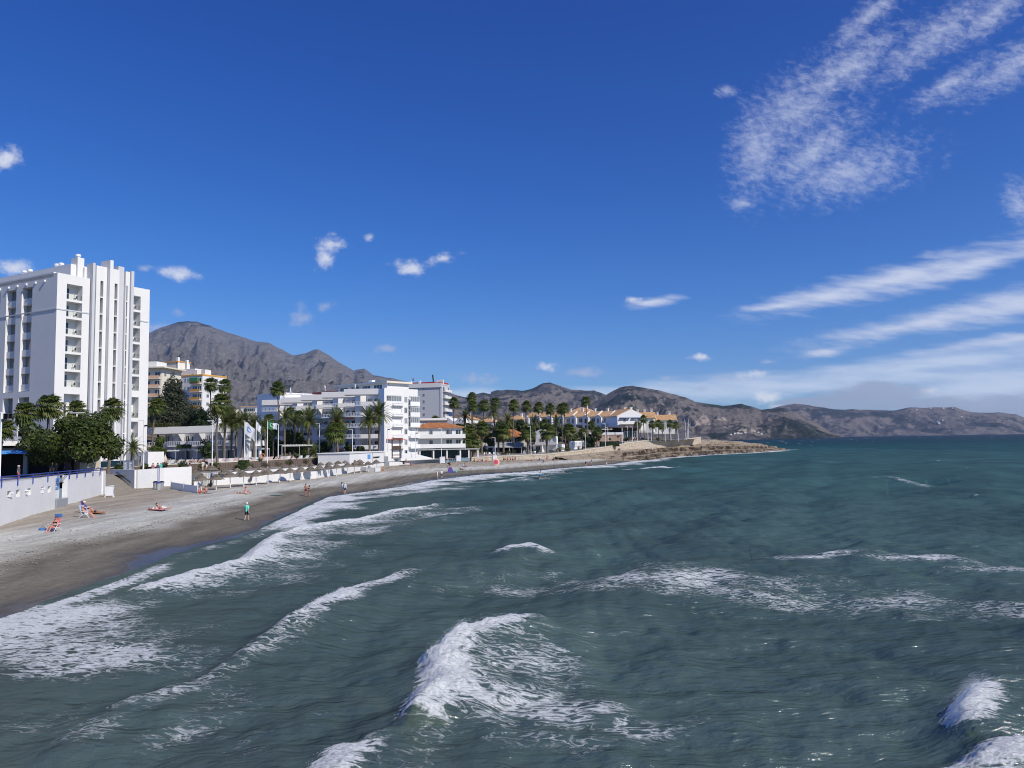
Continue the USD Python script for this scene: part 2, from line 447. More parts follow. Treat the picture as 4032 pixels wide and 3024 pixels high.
bxs, bys = np.arange(-72, 62, 0.55), np.arange(6, 262, 0.55)
bv, bf = grid_mesh(bxs, bys, sand_z, lambda P: (lambda w: (w > -22) & (w < 48))(side(P, WL)[0]) & (side(P, QL)[0] < 2.5))
n = {'g': ('geometry', {}), 'w': ('attribute', {'attribute': 'shore'}),
     'sw': ('separate_color', {}),
     'nz': ('noise_texture', {'scale': 0.22, 'detail': 6.0, 'roughness': 0.6}),
     'mp': ('mapping', {'rotation': (0, 0, 0.25), 'scale': (1.1, 0.10, 1.0)}),
     'st': ('noise_texture', {'scale': 1.0, 'detail': 5.0, 'roughness': 0.65}),
     'fine': ('noise_texture', {'scale': 3.6, 'detail': 8.0, 'roughness': 0.80}),
     'peb': ('voronoi_texture', {'scale': 5.0}), 
     'wadd': ('math', {'math_type': 'multiply_add', 'value2': 3.6}), 'wsub': ('math', {'math_type': 'add', 'value2': -1.8}),
     'wm': ('map_range', {'from_min': -3.0, 'from_max': 27.0, 'to_min': 0.0, 'to_max': 1.0, 'clamp': True}),
     'rp': ('rgb_ramp', {'ramp': [(0.0, (0.060, 0.058, 0.056)), (0.12, (0.085, 0.080, 0.072)), (0.16, (0.140, 0.128, 0.104)), (0.22, (0.185, 0.168, 0.134)), (0.27, (0.15, 0.135, 0.106)), (0.31, (0.22, 0.20, 0.162)), (0.36, (0.375, 0.365, 0.315)), (0.46, (0.49, 0.49, 0.44)), (0.54, (0.45, 0.44, 0.388)), (0.64, (0.36, 0.32, 0.26)), (0.8, (0.34, 0.30, 0.24)), (1.0, (0.32, 0.28, 0.22))]}),
     'stm': ('map_range', {'from_min': 0.3, 'from_max': 0.7, 'to_min': 0.70, 'to_max': 1.24, 'clamp': True}),
     'fm': ('map_range', {'from_min': 0.25, 'from_max': 0.75, 'to_min': 0.66, 'to_max': 1.30, 'clamp': True}),
     'mm': ('math', {'math_type': 'multiply'}), 'cx': ('combine_xyz', {}),
     'mul': ('mix_color', {'blend_type': 'multiply', 'fac': 1.0}),
     # pale pebbles and shells along the tide line
     'pz': ('map_range', {'from_min': 0.02, 'from_max': 0.10, 'to_min': 1.0, 'to_max': 0.0, 'clamp': True}),
     'pw': ('rgb_ramp', {'ramp': [(0.20, (0, 0, 0)), (0.26, (1, 1, 1)), (0.33, (1, 1, 1)), (0.39, (0, 0, 0))]}),
     'pr': ('math', {'math_type': 'greater_than', 'value2': 0.45}), 'pm': ('math', {'math_type': 'multiply'}), 'pm2': ('math', {'math_type': 'multiply'}),
     'pmix': ('mix_color', {'b': (0.42, 0.39, 0.35)}),
     'rr': ('rgb_ramp', {'ramp': [(0.0, (0.20, 0.20, 0.20)), (0.115, (0.26, 0.26, 0.26)), (0.13, (0.65, 0.65, 0.65)), (0.17, (1.0, 1.0, 1.0))]}),
     'bh': ('math', {'math_type': 'multiply_add', 'value2': 0.4}), 'ft': ('voronoi_texture', {'feature': 'smooth_f1', 'scale': 1.7, 'smoothness': 0.5}), 'bh2': ('math', {'math_type': 'multiply_add', 'value2': 0.9}), 'b': ('bump', {'strength': 0.5, 'distance': 0.10}),
     'bs': ('map_range', {'from_min': 0.10, 'from_max': 0.22, 'to_min': 0.05, 'to_max': 0.75, 'clamp': True}),
     'p': ('principled_bsdf', {'specular_ior_level': 0.11})}
l = [('g.position', 'nz.vector'), ('g.position', 'mp.vector'), ('mp.vector', 'st.vector'), ('g.position', 'fine.vector'), ('g.position', 'peb.vector'), ('w.color', 'sw.color'),
     ('nz.fac', 'wadd.value1'), ('sw.r', 'wadd.value3'), ('wadd.value', 'wsub.value1'), ('wsub.value', 'wm.value'), ('wm.result', 'rp.fac'), ('wm.result', 'rr.fac'), ('wm.result', 'pw.fac'),
     ('st.fac', 'stm.value'), ('fine.fac', 'fm.value'), ('stm.result', 'mm.value1'), ('fm.result', 'mm.value2'), ('mm.value', 'cx.x'), ('mm.value', 'cx.y'), ('mm.value', 'cx.z'),
     ('rp.color', 'mul.a'), ('cx.vector', 'mul.b'), ('peb.distance', 'pz.value'), ('st.fac', 'pr.value1'), ('pz.result', 'pm.value1'), ('pr.value', 'pm.value2'), ('pm.value', 'pm2.value1'), ('pw.color', 'pm2.value2'),
     ('pm2.value', 'pmix.fac'), ('mul.result', 'pmix.a'), ('pmix.result', 'p.base_color'), ('rr.color', 'p.roughness'), ('fine.fac', 'bh.value1'), ('nz.fac', 'bh.value3'), ('g.position', 'ft.vector'), ('ft.distance', 'bh2.value1'), ('bh.value', 'bh2.value3'), ('bh2.value', 'b.height'), ('wm.result', 'bs.value'), ('bs.result', 'b.strength'), ('b.normal', 'p.normal')]
usdkit.material(stage, '/World/Looks/sand', n, l, surface='p.BSDF')
bp = solo('beach', (bv, bf), 'sand', kind='structure', smooth=True)
primvar(bp, 'shore', side(bv[:, :2], WL)[0] - 1.5 * np.exp(-((bv[:, 1] - 53) / 8.0) ** 2) - 1.0 * np.exp(-((bv[:, 1] - 165) / 25.0) ** 2))

# ------------------------------------------------------------------ the sea
rng = np.random.default_rng(7)
dens_r = np.geomspace(8, 26000, 4000)
den = 1 / dens_r * (1 + 26 / dens_r + 1.6 * np.exp(-(np.log(dens_r / 45) / 1.2) ** 2))
cum = np.concatenate([[0], np.cumsum((den[1:] + den[:-1]) / 2 * np.diff(dens_r))])
NR = 900
rr_ = np.interp(np.linspace(0, cum[-1], NR), cum, dens_r)
fine = np.linspace(-37, 37, 980)
th = np.radians(np.concatenate([np.linspace(-179.9, -38, 36), fine, np.linspace(38, 179.9, 36)]))
NT = len(th)
R_, T_ = np.meshgrid(rr_, th, indexing='ij')
SX, SY = (R_ * np.sin(T_)).ravel(), (R_ * np.cos(T_)).ravel()
SP = np.stack([SX, SY], 1)
space = np.repeat(np.gradient(rr_), NT)
rad = R_.ravel()
w_s = np.full(len(SP), -500.0)
near_shore = (SX > -90) & (SX < 210) & (SY > -80) & (SY < 540)
w_s[near_shore] = -np.abs(side(SP[near_shore], WL)[0]) * np.where(side(SP[near_shore], WL)[0] > 0, -1, 1)
off = np.clip(-w_s, 0, 500)                      # metres out from the water's edge
Z = np.zeros(len(SP))
wave_fade = np.clip((off - 1.5) / 14, 0, 1)
warp = np.column_stack([SP * 0.02, np.zeros(len(SP))])
wx, wy = SX + 7 * (fbm(warp, 2, 1) - 0.5) * 2, SY + 7 * (fbm(warp, 2, 2) - 0.5) * 2
head = math.atan2(0.45, -0.89)
for lam, amp, spread, cnt in ((26, 0.27, 0.20, 3), (15, 0.15, 0.35, 4), (9, 0.10, 0.5, 5), (5, 0.066, 0.6, 7), (2.8, 0.038, 0.8, 8), (1.5, 0.019, 1.0, 9), (0.9, 0.009, 1.1, 8)):
    for _ in range(cnt):
        a = head + rng.normal(0, spread); la = lam * rng.uniform(0.8, 1.25); k = 2 * math.pi / la
        ph = k * (math.cos(a) * wx + math.sin(a) * wy) + rng.uniform(0, 6.28)
        ok = np.clip((la / 2.2 - space) / (la / 4), 0, 1)
        s = np.sin(ph)
        Z += amp * rng.uniform(0.6, 1.1) * ok * (s + 0.28 * np.cos(2 * ph)) / math.sqrt(cnt) * 1.3
Z *= 0.12 + 0.88 * wave_fade
patch = fbm(np.column_stack([SP * 0.05, np.full(len(SP), 3.3)]), 3, 12)
Z *= 0.55 + 0.9 * patch
foam = np.zeros(len(SP))
lump = np.zeros(len(SP))


def crest(pts, h, wf, wb, env, fo, trail=0.0, tlen=6.0, lumpy=0.0, jag=0.5, fband=1.0):
    """a wave crest along pts (its front is to the left of the line); env: height along it, fo: foam along it"""
    global Z, foam, lump
    pts = np.asarray(pts, float)
    lo, hi = pts.min(0) - 16, pts.max(0) + 16
    m = np.nonzero((SX > lo[0]) & (SX < hi[0]) & (SY > lo[1]) & (SY < hi[1]))[0]
    P = SP[m]
    jn = (fbm(np.column_stack([P * 0.5, np.full(len(P), 7.7)]), 3, 21) - 0.5) * 2 * jag
    s, i = side(P, pts)
    s = s + jn
    e = np.interp(i / (len(pts) - 1), np.linspace(0, 1, len(env)), env)
    f = np.interp(i / (len(pts) - 1), np.linspace(0, 1, len(fo)), fo)
    endf = np.minimum(np.clip(i / (0.06 * (len(pts) - 1)), 0, 1), np.clip((len(pts) - 1 - i) / (0.06 * (len(pts) - 1)), 0, 1))
    e, f = e * endf, f * endf
    prof = np.where(s > 0, np.exp(-(s / wf) ** 2), np.exp(-(-s / wb) ** 1.4))
    trough = -0.18 * np.exp(-((s - 2.2 * wf - 0.6) / (1.4 * wf)) ** 2)
    Z[m] += h * e * (prof + trough)
    fr = f * np.where(s > 0, np.exp(-(s / (wf * 1.25 * fband)) ** 4), np.exp(-(-s / (wb * 0.55 * fband)) ** 2))
    tr = f * trail * np.where(s > 0, 0, np.exp(s / tlen)) * (s < 0)
    foam[m] = np.maximum(foam[m], np.maximum(fr, tr))
    lump[m] = np.maximum(lump[m], lumpy * fr)


def px0(*p):
    return [tuple(on(a, b, 0.4)[:2]) for a, b in p]


# the breaker in the foreground, the long crest behind it, the shore break, and smaller ones
crest(px0((1265, 3050), (1340, 2960), (1500, 2890), (1640, 2835), (1690, 2780), (1770, 2735)), 0.30, 0.55, 1.6, [0.7, 1, 0.8, 0.9, 1.0], [1.0, 0.9, 0.1, 0.6, 0.9], 0.45, 3.0, 0.6)
crest(px0((1610, 2860), (1700, 2770), (1770, 2700), (1740, 2600), (1850, 2520), (1940, 2480), (2010, 2460), (2200, 2440)), 0.62, 0.6, 1.9, [0.35, 0.7, 1.0, 1.1, 1.1, 0.8, 0.3], [0.5, 0.9, 1.0, 1.08, 1.1, 0.9, 0.0], 0.60, 6.0, 0.75, 0.5, 1.15)
crest(px0((60, 2990), (300, 2850), (520, 2730), (760, 2640), (960, 2560), (1080, 2500), (1190, 2430), (1245, 2373), (1353, 2318), (1480, 2285), (1606, 2255), (1796, 2222), (1986, 2208), (2150, 2215)),
      0.52, 0.7, 2.3, [0.5, 0.6, 0.7, 0.8, 0.9, 1, 1, 0.9, 0.7, 0.4], [0.30, 0.36, 0.40, 0.44, 0.46, 0.66, 1.0, 0.75, 0.16, 0.10, 0.0], 0.38, 3.0, 0.6, 0.4)
crest(px0((1960, 2185), (2010, 2160), (2080, 2155), (2170, 2175)), 0.45, 0.8, 1.6, [0.5, 1, 1, 0.4], [0.5, 0.75, 0.7, 0.3], 0.4, 3.0, 0.4, 0.3)
crest(px0((480, 2318), (640, 2285), (836, 2232), (1000, 2190), (1100, 2095), (1290, 2055), (1400, 2038), (1502, 2013), (1637, 1993), (1739, 1977), (1795, 1970), (1900, 1950)),
      0.50, 0.7, 1.7, [0.5, 0.8, 1, 1, 1, 1, 0.9, 0.9, 0.6], [0.8, 0.9, 1.0, 0.95, 1.0, 1.0, 1.0, 0.9, 0.8, 0.35, 0.4, 0.3], 0.72, 6.0, 0.7, 0.5, 1.3)
crest(px0((3860, 2900), (3800, 2840), (3815, 2780), (3880, 2725), (3960, 2690), (4060, 2670)), 0.50, 0.45, 1.3, [0.3, 0.8, 1.1, 1.0, 0.6], [0.0, 0.7, 1.1, 0.9, 0.1, 0.0], 0.12, 1.2, 0.6, 0.3, 1.0)
crest(px0((3800, 3080), (3880, 3000), (3970, 2960), (4080, 2930)), 0.36, 0.6, 1.4, [0.8, 1, 1], [0.8, 1.0, 0.9], 0.6, 2.5, 0.5, 0.4)
crest(px0((2700, 2150), (2950, 2125), (3150, 2152), (3400, 2172), (3700, 2190), (4060, 2230), (4300, 2260)), 0.26, 1.8, 3.2, [0.3, 0.8, 1, 0.8, 0.6], [0.0, 0.0, 0.32, 0.40, 0.30, 0.2], 0.7, 2.5, 0.05, 0.9, 0.8)
crest(px0((3180, 1940), (3350, 1905), (3500, 1888), (3620, 1905), (3750, 1930)), 0.9, 3.0, 6.0, [0.3, 0.8, 1, 0.7, 0.2], [0.0, 0.0, 0.45, 0.45, 0.0], 0.0, 2, 0.2, 0.6, 0.4)
crest(px0((2440, 1852), (2530, 1842), (2600, 1838), (2680, 1845)), 0.6, 1.6, 3.0, [0.5, 1, 1, 0.4], [0.5, 0.9, 1, 0.5], 0.5, 4, 0.4, 0.6, 1.2)
crest(px0((1930, 1900), (2080, 1878), (2240, 1862), (2340, 1850)), 0.4, 1.5, 3.0, [0.6, 1, 1, 0.6], [0.7, 0.6, 0.4, 0.3], 0.3, 4, 0.4, 0.6)
crest(px0((1500, 2080), (1700, 2050), (1900, 2030), (2100, 2020)), 0.30, 1.6, 3.5, [0.4, 1, 0.8, 0.3], [0.0, 0.2, 0.15, 0.0], 0.2, 4, 0.1)
# lacy foam left behind by earlier waves: (pixel, pixel, radius, radius, turn, density)
for px, py, ra, rb, deg, dn in ((2080, 2300, 5.0, 4.5, 0, 0.42), (2420, 2280, 6.0, 4.5, 0, 0.50), (2750, 2290, 6.5, 5.0, 0, 0.53), (3120, 2320, 5.0, 4.5, 0, 0.50), (3500, 2350, 4.0, 5.0, -6, 0.46), (3880, 2390, 3.0, 4.0, -10, 0.42), (3250, 2190, 1.5, 3.5, -5, 0.55), (3600, 2205, 1.4, 4.0, -6, 0.60), (3950, 2240, 1.4, 4.0, -8, 0.52), (2000, 2760, 1.8, 2.4, 0, 0.60), (2250, 2800, 1.6, 2.2, -10, 0.56), (2500, 2850, 1.2, 2.0, -15, 0.52), (2700, 2830, 0.9, 1.4, -10, 0.42), (2100, 2920, 0.8, 2.4, 0, 0.40),
                                (150, 2560, 7.0, 3.6, 75, 0.66), (420, 2480, 6.5, 3.4, 70, 0.50), (700, 2500, 3.0, 3.0, 70, 0.34), (80, 2440, 4.0, 3.0, 80, 0.9), (300, 2400, 2.6, 3.2, 75, 0.8), (500, 2620, 3.5, 3.5, 70, 0.36), (300, 2760, 2.5, 3.5, 70, 0.26), (900, 2740, 2.0, 3.0, 70, 0.30), (700, 2880, 1.6, 2.6, 70, 0.30), (1300, 2840, 1.6, 2.6, 70, 0.24), (1000, 2960, 1.5, 2.2, 60, 0.30), (1700, 2950, 1.2, 3, 70, 0.36), (2200, 2960, 1.0, 3, 70, 0.3),
                                (1150, 2170, 4.5, 6.0, 75, 0.55), (1420, 2090, 5, 9, 70, 0.46), (1700, 2020, 5, 12, 62, 0.44), (1000, 2060 + 60, 2.5, 5, 80, 0.6), (1650, 1935, 4, 16, 60, 0.62), (1900, 1895, 4, 14, 58, 0.60), (2080, 1890, 4, 14, 60, 0.42)):
    c = on(px, py, 0.1)[:2]
    a = math.radians(deg)
    dx, dy = SX - c[0], SY - c[1]
    u, v = (dx * math.cos(a) + dy * math.sin(a)) / rb, (-dx * math.sin(a) + dy * math.cos(a)) / ra
    foam = np.maximum(foam, dn * np.exp(-(u * u + v * v) * 0.8))
# the wash running up the sand, thicker in the far bay and at the rocks
edge = np.interp(SY, [20, 36, 48, 60, 75, 110, 160, 200, 240, 300, 400, 450], [3.0, 2.5, 1.4, 3.0, 5.5, 7.5, 8.5, 9.0, 9.5, 10, 9, 8])
wob = (fbm(np.column_stack([SP * 0.22, np.full(len(SP), 1.1)]), 3, 31) - 0.5) * 2
foam = np.maximum(foam, np.clip(1.02 - np.abs(off - edge * (0.33 + 0.42 * wob)) / np.maximum(edge, 1) * 1.0, 0, 1) * (0.78 + 0.5 * wob + 0.22 * (off < 1.2)) * (off > 0) * (off < 40))
thin = np.clip((SY - 40) / 10, 0, 1) * np.clip((75 - SY) / 10, 0, 1)          # bare wet stretch
foam *= 1 - 0.6 * thin * (off < 4)
# white horses out at sea
cells = rng.uniform([-40, 60], [1400, 2400], (2600, 2))
for c in cells:
    d = np.hypot(*c)
    if abs(math.atan2(c[0], c[1])) > 0.64 or rng.random() > np.interp(d, [60, 150, 400, 2400], [0.03, 0.12, 0.32, 0.36]):
        continue
    if side(c[None], WL)[0][0] > -12:
        continue
    r0, r1 = rng.uniform(0.3, 1.1) * (0.55 + d / 700), rng.uniform(1.0, 3.2) * (0.7 + d / 600)
    i0, i1 = np.searchsorted(rr_, d - 3 * r1), np.searchsorted(rr_, d + 3 * r1)
    t0 = math.atan2(c[0], c[1]); da = 3 * r1 / d
    j0, j1 = np.searchsorted(th, t0 - da), np.searchsorted(th, t0 + da)
    ii = (np.arange(i0, i1)[:, None] * NT + np.arange(j0, j1)[None]).ravel()
    if not len(ii):
        continue
    a = rng.normal(0.25, 0.25)
    dx, dy = SX[ii] - c[0], SY[ii] - c[1]
    u, v = (dx * math.cos(a) + dy * math.sin(a)) / r1, (-dx * math.sin(a) + dy * math.cos(a)) / r0
    g = np.exp(-(u * u + v * v))
    foam[ii] = np.maximum(foam[ii], g * rng.uniform(0.5, 0.95))
    Z[ii] += 0.12 * g * min(1 + d / 500, 2)
q = np.column_stack([SP, np.zeros(len(SP))])
ln = lump > 0.02
q = np.column_stack([SP[ln] * 1.5, Z[ln] * 2.0])
Z[ln] += lump[ln] * (0.28 * (fbm(q, 4, 40) - 0.45) + 0.15 * (np.abs(fbm(q * 2.7, 4, 44) - 0.5) * 2 - 0.2) + 0.10 * (fbm(q * 6.5, 3, 47) - 0.5))
Z += np.where(off < 1.0, 0.02, 0.0) + 0.05 * np.exp(-off / 6)
Z[w_s > 3] = -0.25
Z -= np.where(rad > 3000, (rad - 3000) ** 2 / (2 * 6.4e6) * 0, 0)
i, j = np.meshgrid(np.arange(NR - 1), np.arange(NT), indexing='ij')
a_ = (i * NT + j).ravel(); b_ = (i * NT + (j + 1) % NT).ravel()
sf = np.stack([a_, a_ + NT, b_ + NT, b_], 1)
dry = w_s > 7
sf = sf[~dry[sf].all(1)]
n = {'g': ('geometry', {}), 'fo': ('attribute', {'attribute': 'foam'}), 'sf': ('separate_color', {}),
     # lace: ridges of warped noise
     'mp': ('mapping', {'scale': (0.80, 1.7, 1.0), 'rotation': (0, 0, 0.30)}),
     'l1': ('noise_texture', {'scale': 1.5, 'detail': 5.0, 'roughness': 0.58, 'distortion': 0.9}),
     'l1a': ('math', {'math_type': 'subtract', 'value2': 0.5}), 'l1b': ('math', {'math_type': 'absolute'}), 'l1c': ('map_range', {'from_min': 0.0, 'from_max': 0.16, 'to_min': 1.0, 'to_max': 0.0, 'clamp': True}),
     'l2': ('noise_texture', {'scale': 4.2, 'detail': 5.0, 'roughness': 0.6, 'distortion': 0.6}),
     'mixn': ('mix_float', {'fac': 0.5}),
     'lo': ('noise_texture', {'scale': 0.30, 'detail': 3.0}),
     'lom': ('map_range', {'from_min': 0.3, 'from_max': 0.7, 'to_min': -0.16, 'to_max': 0.16, 'clamp': True}),
     'thr': ('math', {'math_type': 'subtract', 'value1': 1.06}), 'thr2': ('math', {'math_type': 'subtract'}),
     'dif': ('math', {'math_type': 'subtract'}), 'fac': ('map_range', {'range_type': 'smoothstep', 'from_min': -0.10, 'from_max': 0.24, 'to_min': 0.0, 'to_max': 0.97, 'clamp': True}),
     'gate': ('map_range', {'from_min': 0.03, 'from_max': 0.14, 'to_min': 0.0, 'to_max': 1.0, 'clamp': True}), 'fm': ('math', {'math_type': 'multiply'}),
     # body colour: sandy by the shore, green further out, blue offshore
     'dr': ('attribute', {'attribute': 'depth'}), 'sdp': ('separate_color', {}),
     'col': ('rgb_ramp', {'ramp': [(0.0, (0.150, 0.142, 0.110)), (0.10, (0.072, 0.102, 0.082)), (0.28, (0.050, 0.094, 0.083)), (0.55, (0.018, 0.076, 0.076)), (0.78, (0.004, 0.048, 0.054)), (1.0, (0.001, 0.018, 0.038))]}),
     'cn': ('noise_texture', {'scale': 0.055, 'detail': 3.0}), 'cnm': ('map_range', {'from_min': 0.3, 'from_max': 0.7, 'to_min': 0.78, 'to_max': 1.25, 'clamp': True}),
     'cc': ('combine_xyz', {}), 'cm': ('mix_color', {'blend_type': 'multiply', 'fac': 1.0}),
     # wind ripples
     'rm': ('mapping', {'scale': (0.50, 1.25, 1.0), 'rotation': (0, 0, 0.12)}),
     'r1': ('noise_texture', {'scale': 1.3, 'detail': 6.0, 'roughness': 0.62}), 'r2': ('noise_texture', {'scale': 6.0, 'detail': 4.0, 'roughness': 0.6}),
     'rs': ('math', {'math_type': 'multiply_add', 'value2': 0.09}),
     'b': ('bump', {'strength': 0.9, 'distance': 0.30}),
     'r3': ('noise_texture', {'scale': 0.16, 'detail': 5.0, 'roughness': 0.6}), 'b3': ('bump', {'strength': 0.9, 'distance': 1.2}),
     'ps': ('diffuse_bsdf', {}), 'pg': ('glossy_bsdf', {'roughness': 0.13}), 'fre': ('fresnel', {'IOR': 1.333}), 'frm': ('map_range', {'from_min': 0.0, 'from_max': 0.42, 'to_min': 0.0, 'to_max': 0.13, 'clamp': True}), 'pw': ('mix_closure', {}),
     'l3': ('noise_texture', {'scale': 7.0, 'detail': 6.0, 'roughness': 0.7}), 'fcol': ('rgb_ramp', {'ramp': [(0.32, (0.42, 0.47, 0.46)), (0.48, (0.72, 0.75, 0.74)), (0.62, (0.88, 0.89, 0.88))]}),
     'fb': ('bump', {'strength': 0.8, 'distance': 0.22}),
     'pf': ('principled_bsdf', {'roughness': 0.75, 'specular_ior_level': 0.2}), 'mx': ('mix_closure', {})}
l = [('g.position', 'mp.vector'), ('mp.vector', 'l1.vector'), ('mp.vector', 'l2.vector'), ('g.position', 'lo.vector'), ('fo.color', 'sf.color'),
     ('l1.fac', 'l1a.value1'), ('l1a.value', 'l1b.value1'), ('l1b.value', 'l1c.value'), ('l1c.result', 'mixn.a'), ('l2.fac', 'mixn.b'),
     ('lo.fac', 'lom.value'), ('sf.r', 'thr.value2'), ('thr.value', 'thr2.value1'), ('lom.result', 'thr2.value2'), ('mixn.result', 'dif.value1'), ('thr2.value', 'dif.value2'), ('dif.value', 'fac.value'),
     ('sf.r', 'gate.value'), ('fac.result', 'fm.value1'), ('gate.result', 'fm.value2'), ('fm.value', 'mx.fac'),
     ('dr.color', 'sdp.color'), ('sdp.r', 'col.fac'), ('g.position', 'cn.vector'), ('cn.fac', 'cnm.value'), ('cnm.result', 'cc.x'), ('cnm.result', 'cc.y'), ('cnm.result', 'cc.z'), ('col.color', 'cm.a'), ('cc.vector', 'cm.b'), ('cm.result', 'ps.color'),
     ('g.position', 'rm.vector'), ('rm.vector', 'r1.vector'), ('rm.vector', 'r2.vector'), ('r2.fac', 'rs.value1'), ('r1.fac', 'rs.value3'), ('rs.value', 'b.height'),
     ('rm.vector', 'r3.vector'), ('r3.fac', 'b3.height'), ('b3.normal', 'b.normal'), ('b.normal', 'ps.normal'), ('b.normal', 'pg.normal'), ('fre.fac', 'frm.value'), ('frm.result', 'pw.fac'), ('ps.BSDF', 'pw.closure1'), ('pg.BSDF', 'pw.closure2'),
     ('mp.vector', 'l3.vector'), ('l3.fac', 'fcol.fac'), ('fcol.color', 'pf.base_color'), ('l3.fac', 'fb.height'), ('fb.normal', 'pf.normal'), ('pw.closure', 'mx.closure1'), ('pf.BSDF', 'mx.closure2')]
usdkit.material(stage, '/World/Looks/sea_water', n, l, surface='mx.closure')
sea = solo('sea', (np.column_stack([SX, SY, Z]), sf), 'sea_water', kind='structure', smooth=True)
primvar(sea, 'foam', foam)
offshore = np.where(near_shore, off, np.maximum(rad - 60, 60))
primvar(sea, 'depth', np.interp(np.maximum(offshore, 0) * 0.55 + rad * 0.45, [0, 12, 40, 110, 330, 900, 2500], [0.0, 0.10, 0.22, 0.42, 0.62, 0.86, 1.0]))

# ------------------------------------------------------------------ the mountains
def mountain(name, sil, D, front, back, foot, seed, rough, mat, rows=90, dpx=5.0):
    """a range whose ridge, D metres away, is the given skyline; it falls over front metres towards the viewer and over back metres behind"""
    sil = np.array(sil, float)
    pxs = np.arange(sil[0, 0], sil[-1, 0], dpx)
    rp = np.array([at(x, y, D) for x, y in zip(pxs, np.interp(pxs, sil[:, 0], sil[:, 1]))])
    q1 = np.column_stack([rp[:, 0] / 160, np.full(len(rp), seed * 3.1), np.zeros(len(rp))])
    rp[:, 2] += (fbm(q1, 5, seed) - 0.5) * 2 * rough * 0.35
    t = np.concatenate([np.linspace(0, 1, rows), 1 + np.linspace(0.06, 1, 10)])
    V = np.zeros((len(t), len(rp), 3))
    for k, tt in enumerate(t):
        y = D - front * (1 - tt) if tt <= 1 else D + back * (tt - 1)
        x = rp[:, 0] * y / D
        prof = tt ** 0.85 if tt <= 1 else 1 - (tt - 1) * 0.75
        q = np.column_stack([x / (D * 0.055), np.full(len(x), y) / (D * 0.09), np.full(len(x), seed * 1.7)])
        rid = 1 - 2 * np.abs(fbm(q, 6, seed + 5) - 0.5)
        rid2 = 1 - 2 * np.abs(fbm(q * 3.1, 5, seed + 9) - 0.5)
        env = math.sin(math.pi * min(tt, 1)) ** 0.8 if tt <= 1 else 0.6 * (tt - 1)
        V[k, :, 0], V[k, :, 1] = x, y
        V[k, :, 2] = foot + (rp[:, 2] - foot) * (prof - 0.32 * env * (1 - rid) * 2.2 - 0.15 * env * (1 - rid2) * 2) 
    nx = len(rp)
    i, j = np.meshgrid(np.arange(len(t) - 1), np.arange(nx - 1), indexing='ij')
    a = (i * nx + j).ravel()
    mp_ = solo(name, (V.reshape(-1, 3), np.stack([a, a + 1, a + 1 + nx, a + nx], 1)), mat, kind='structure', smooth=True)
    Pm = V.reshape(-1, 3); Q = Pm - EYE; dep = Q @ fw
    PX = np.stack([2016 + F * (Q @ rt) / dep, 1512 - F * (Q @ up) / dep], 1)
    bare = np.zeros(len(Pm))
    for poly in CUTS:
        if D < 5000:
            bare = np.maximum(bare, shapely.contains_xy(Polygon(poly), PX[:, 0], PX[:, 1]) * 1.0)
    primvar(mp_, 'bare', bare)
    SLOPES.append((PX, Pm))
    return mp_


def on_slope(px, py, which):
    """the nearest point of a mountain's slope seen at a pixel"""
    PX, Pm = SLOPES[which]
    d = np.hypot(PX[:, 0] - px, PX[:, 1] - py)
    k = np.nonzero(d < max(d.min() + 2, 5))[0]
    return Pm[k[np.argmin(Pm[k, 1])]]


SLOPES = []
CUTS = [[(2722, 1669), (2745, 1655), (2770, 1629), (2800, 1653), (2778, 1669)], [(2815, 1636), (2828, 1640), (2842, 1656), (2824, 1650)], [(2842, 1642), (2852, 1640), (2862, 1656), (2848, 1655)], [(2905, 1697), (2922, 1684), (2944, 1694), (2950, 1698)], [(2955, 1690), (2966, 1688), (2970, 1698), (2956, 1699)], [(2690, 1672), (2800, 1668), (2800, 1673), (2690, 1676)]]


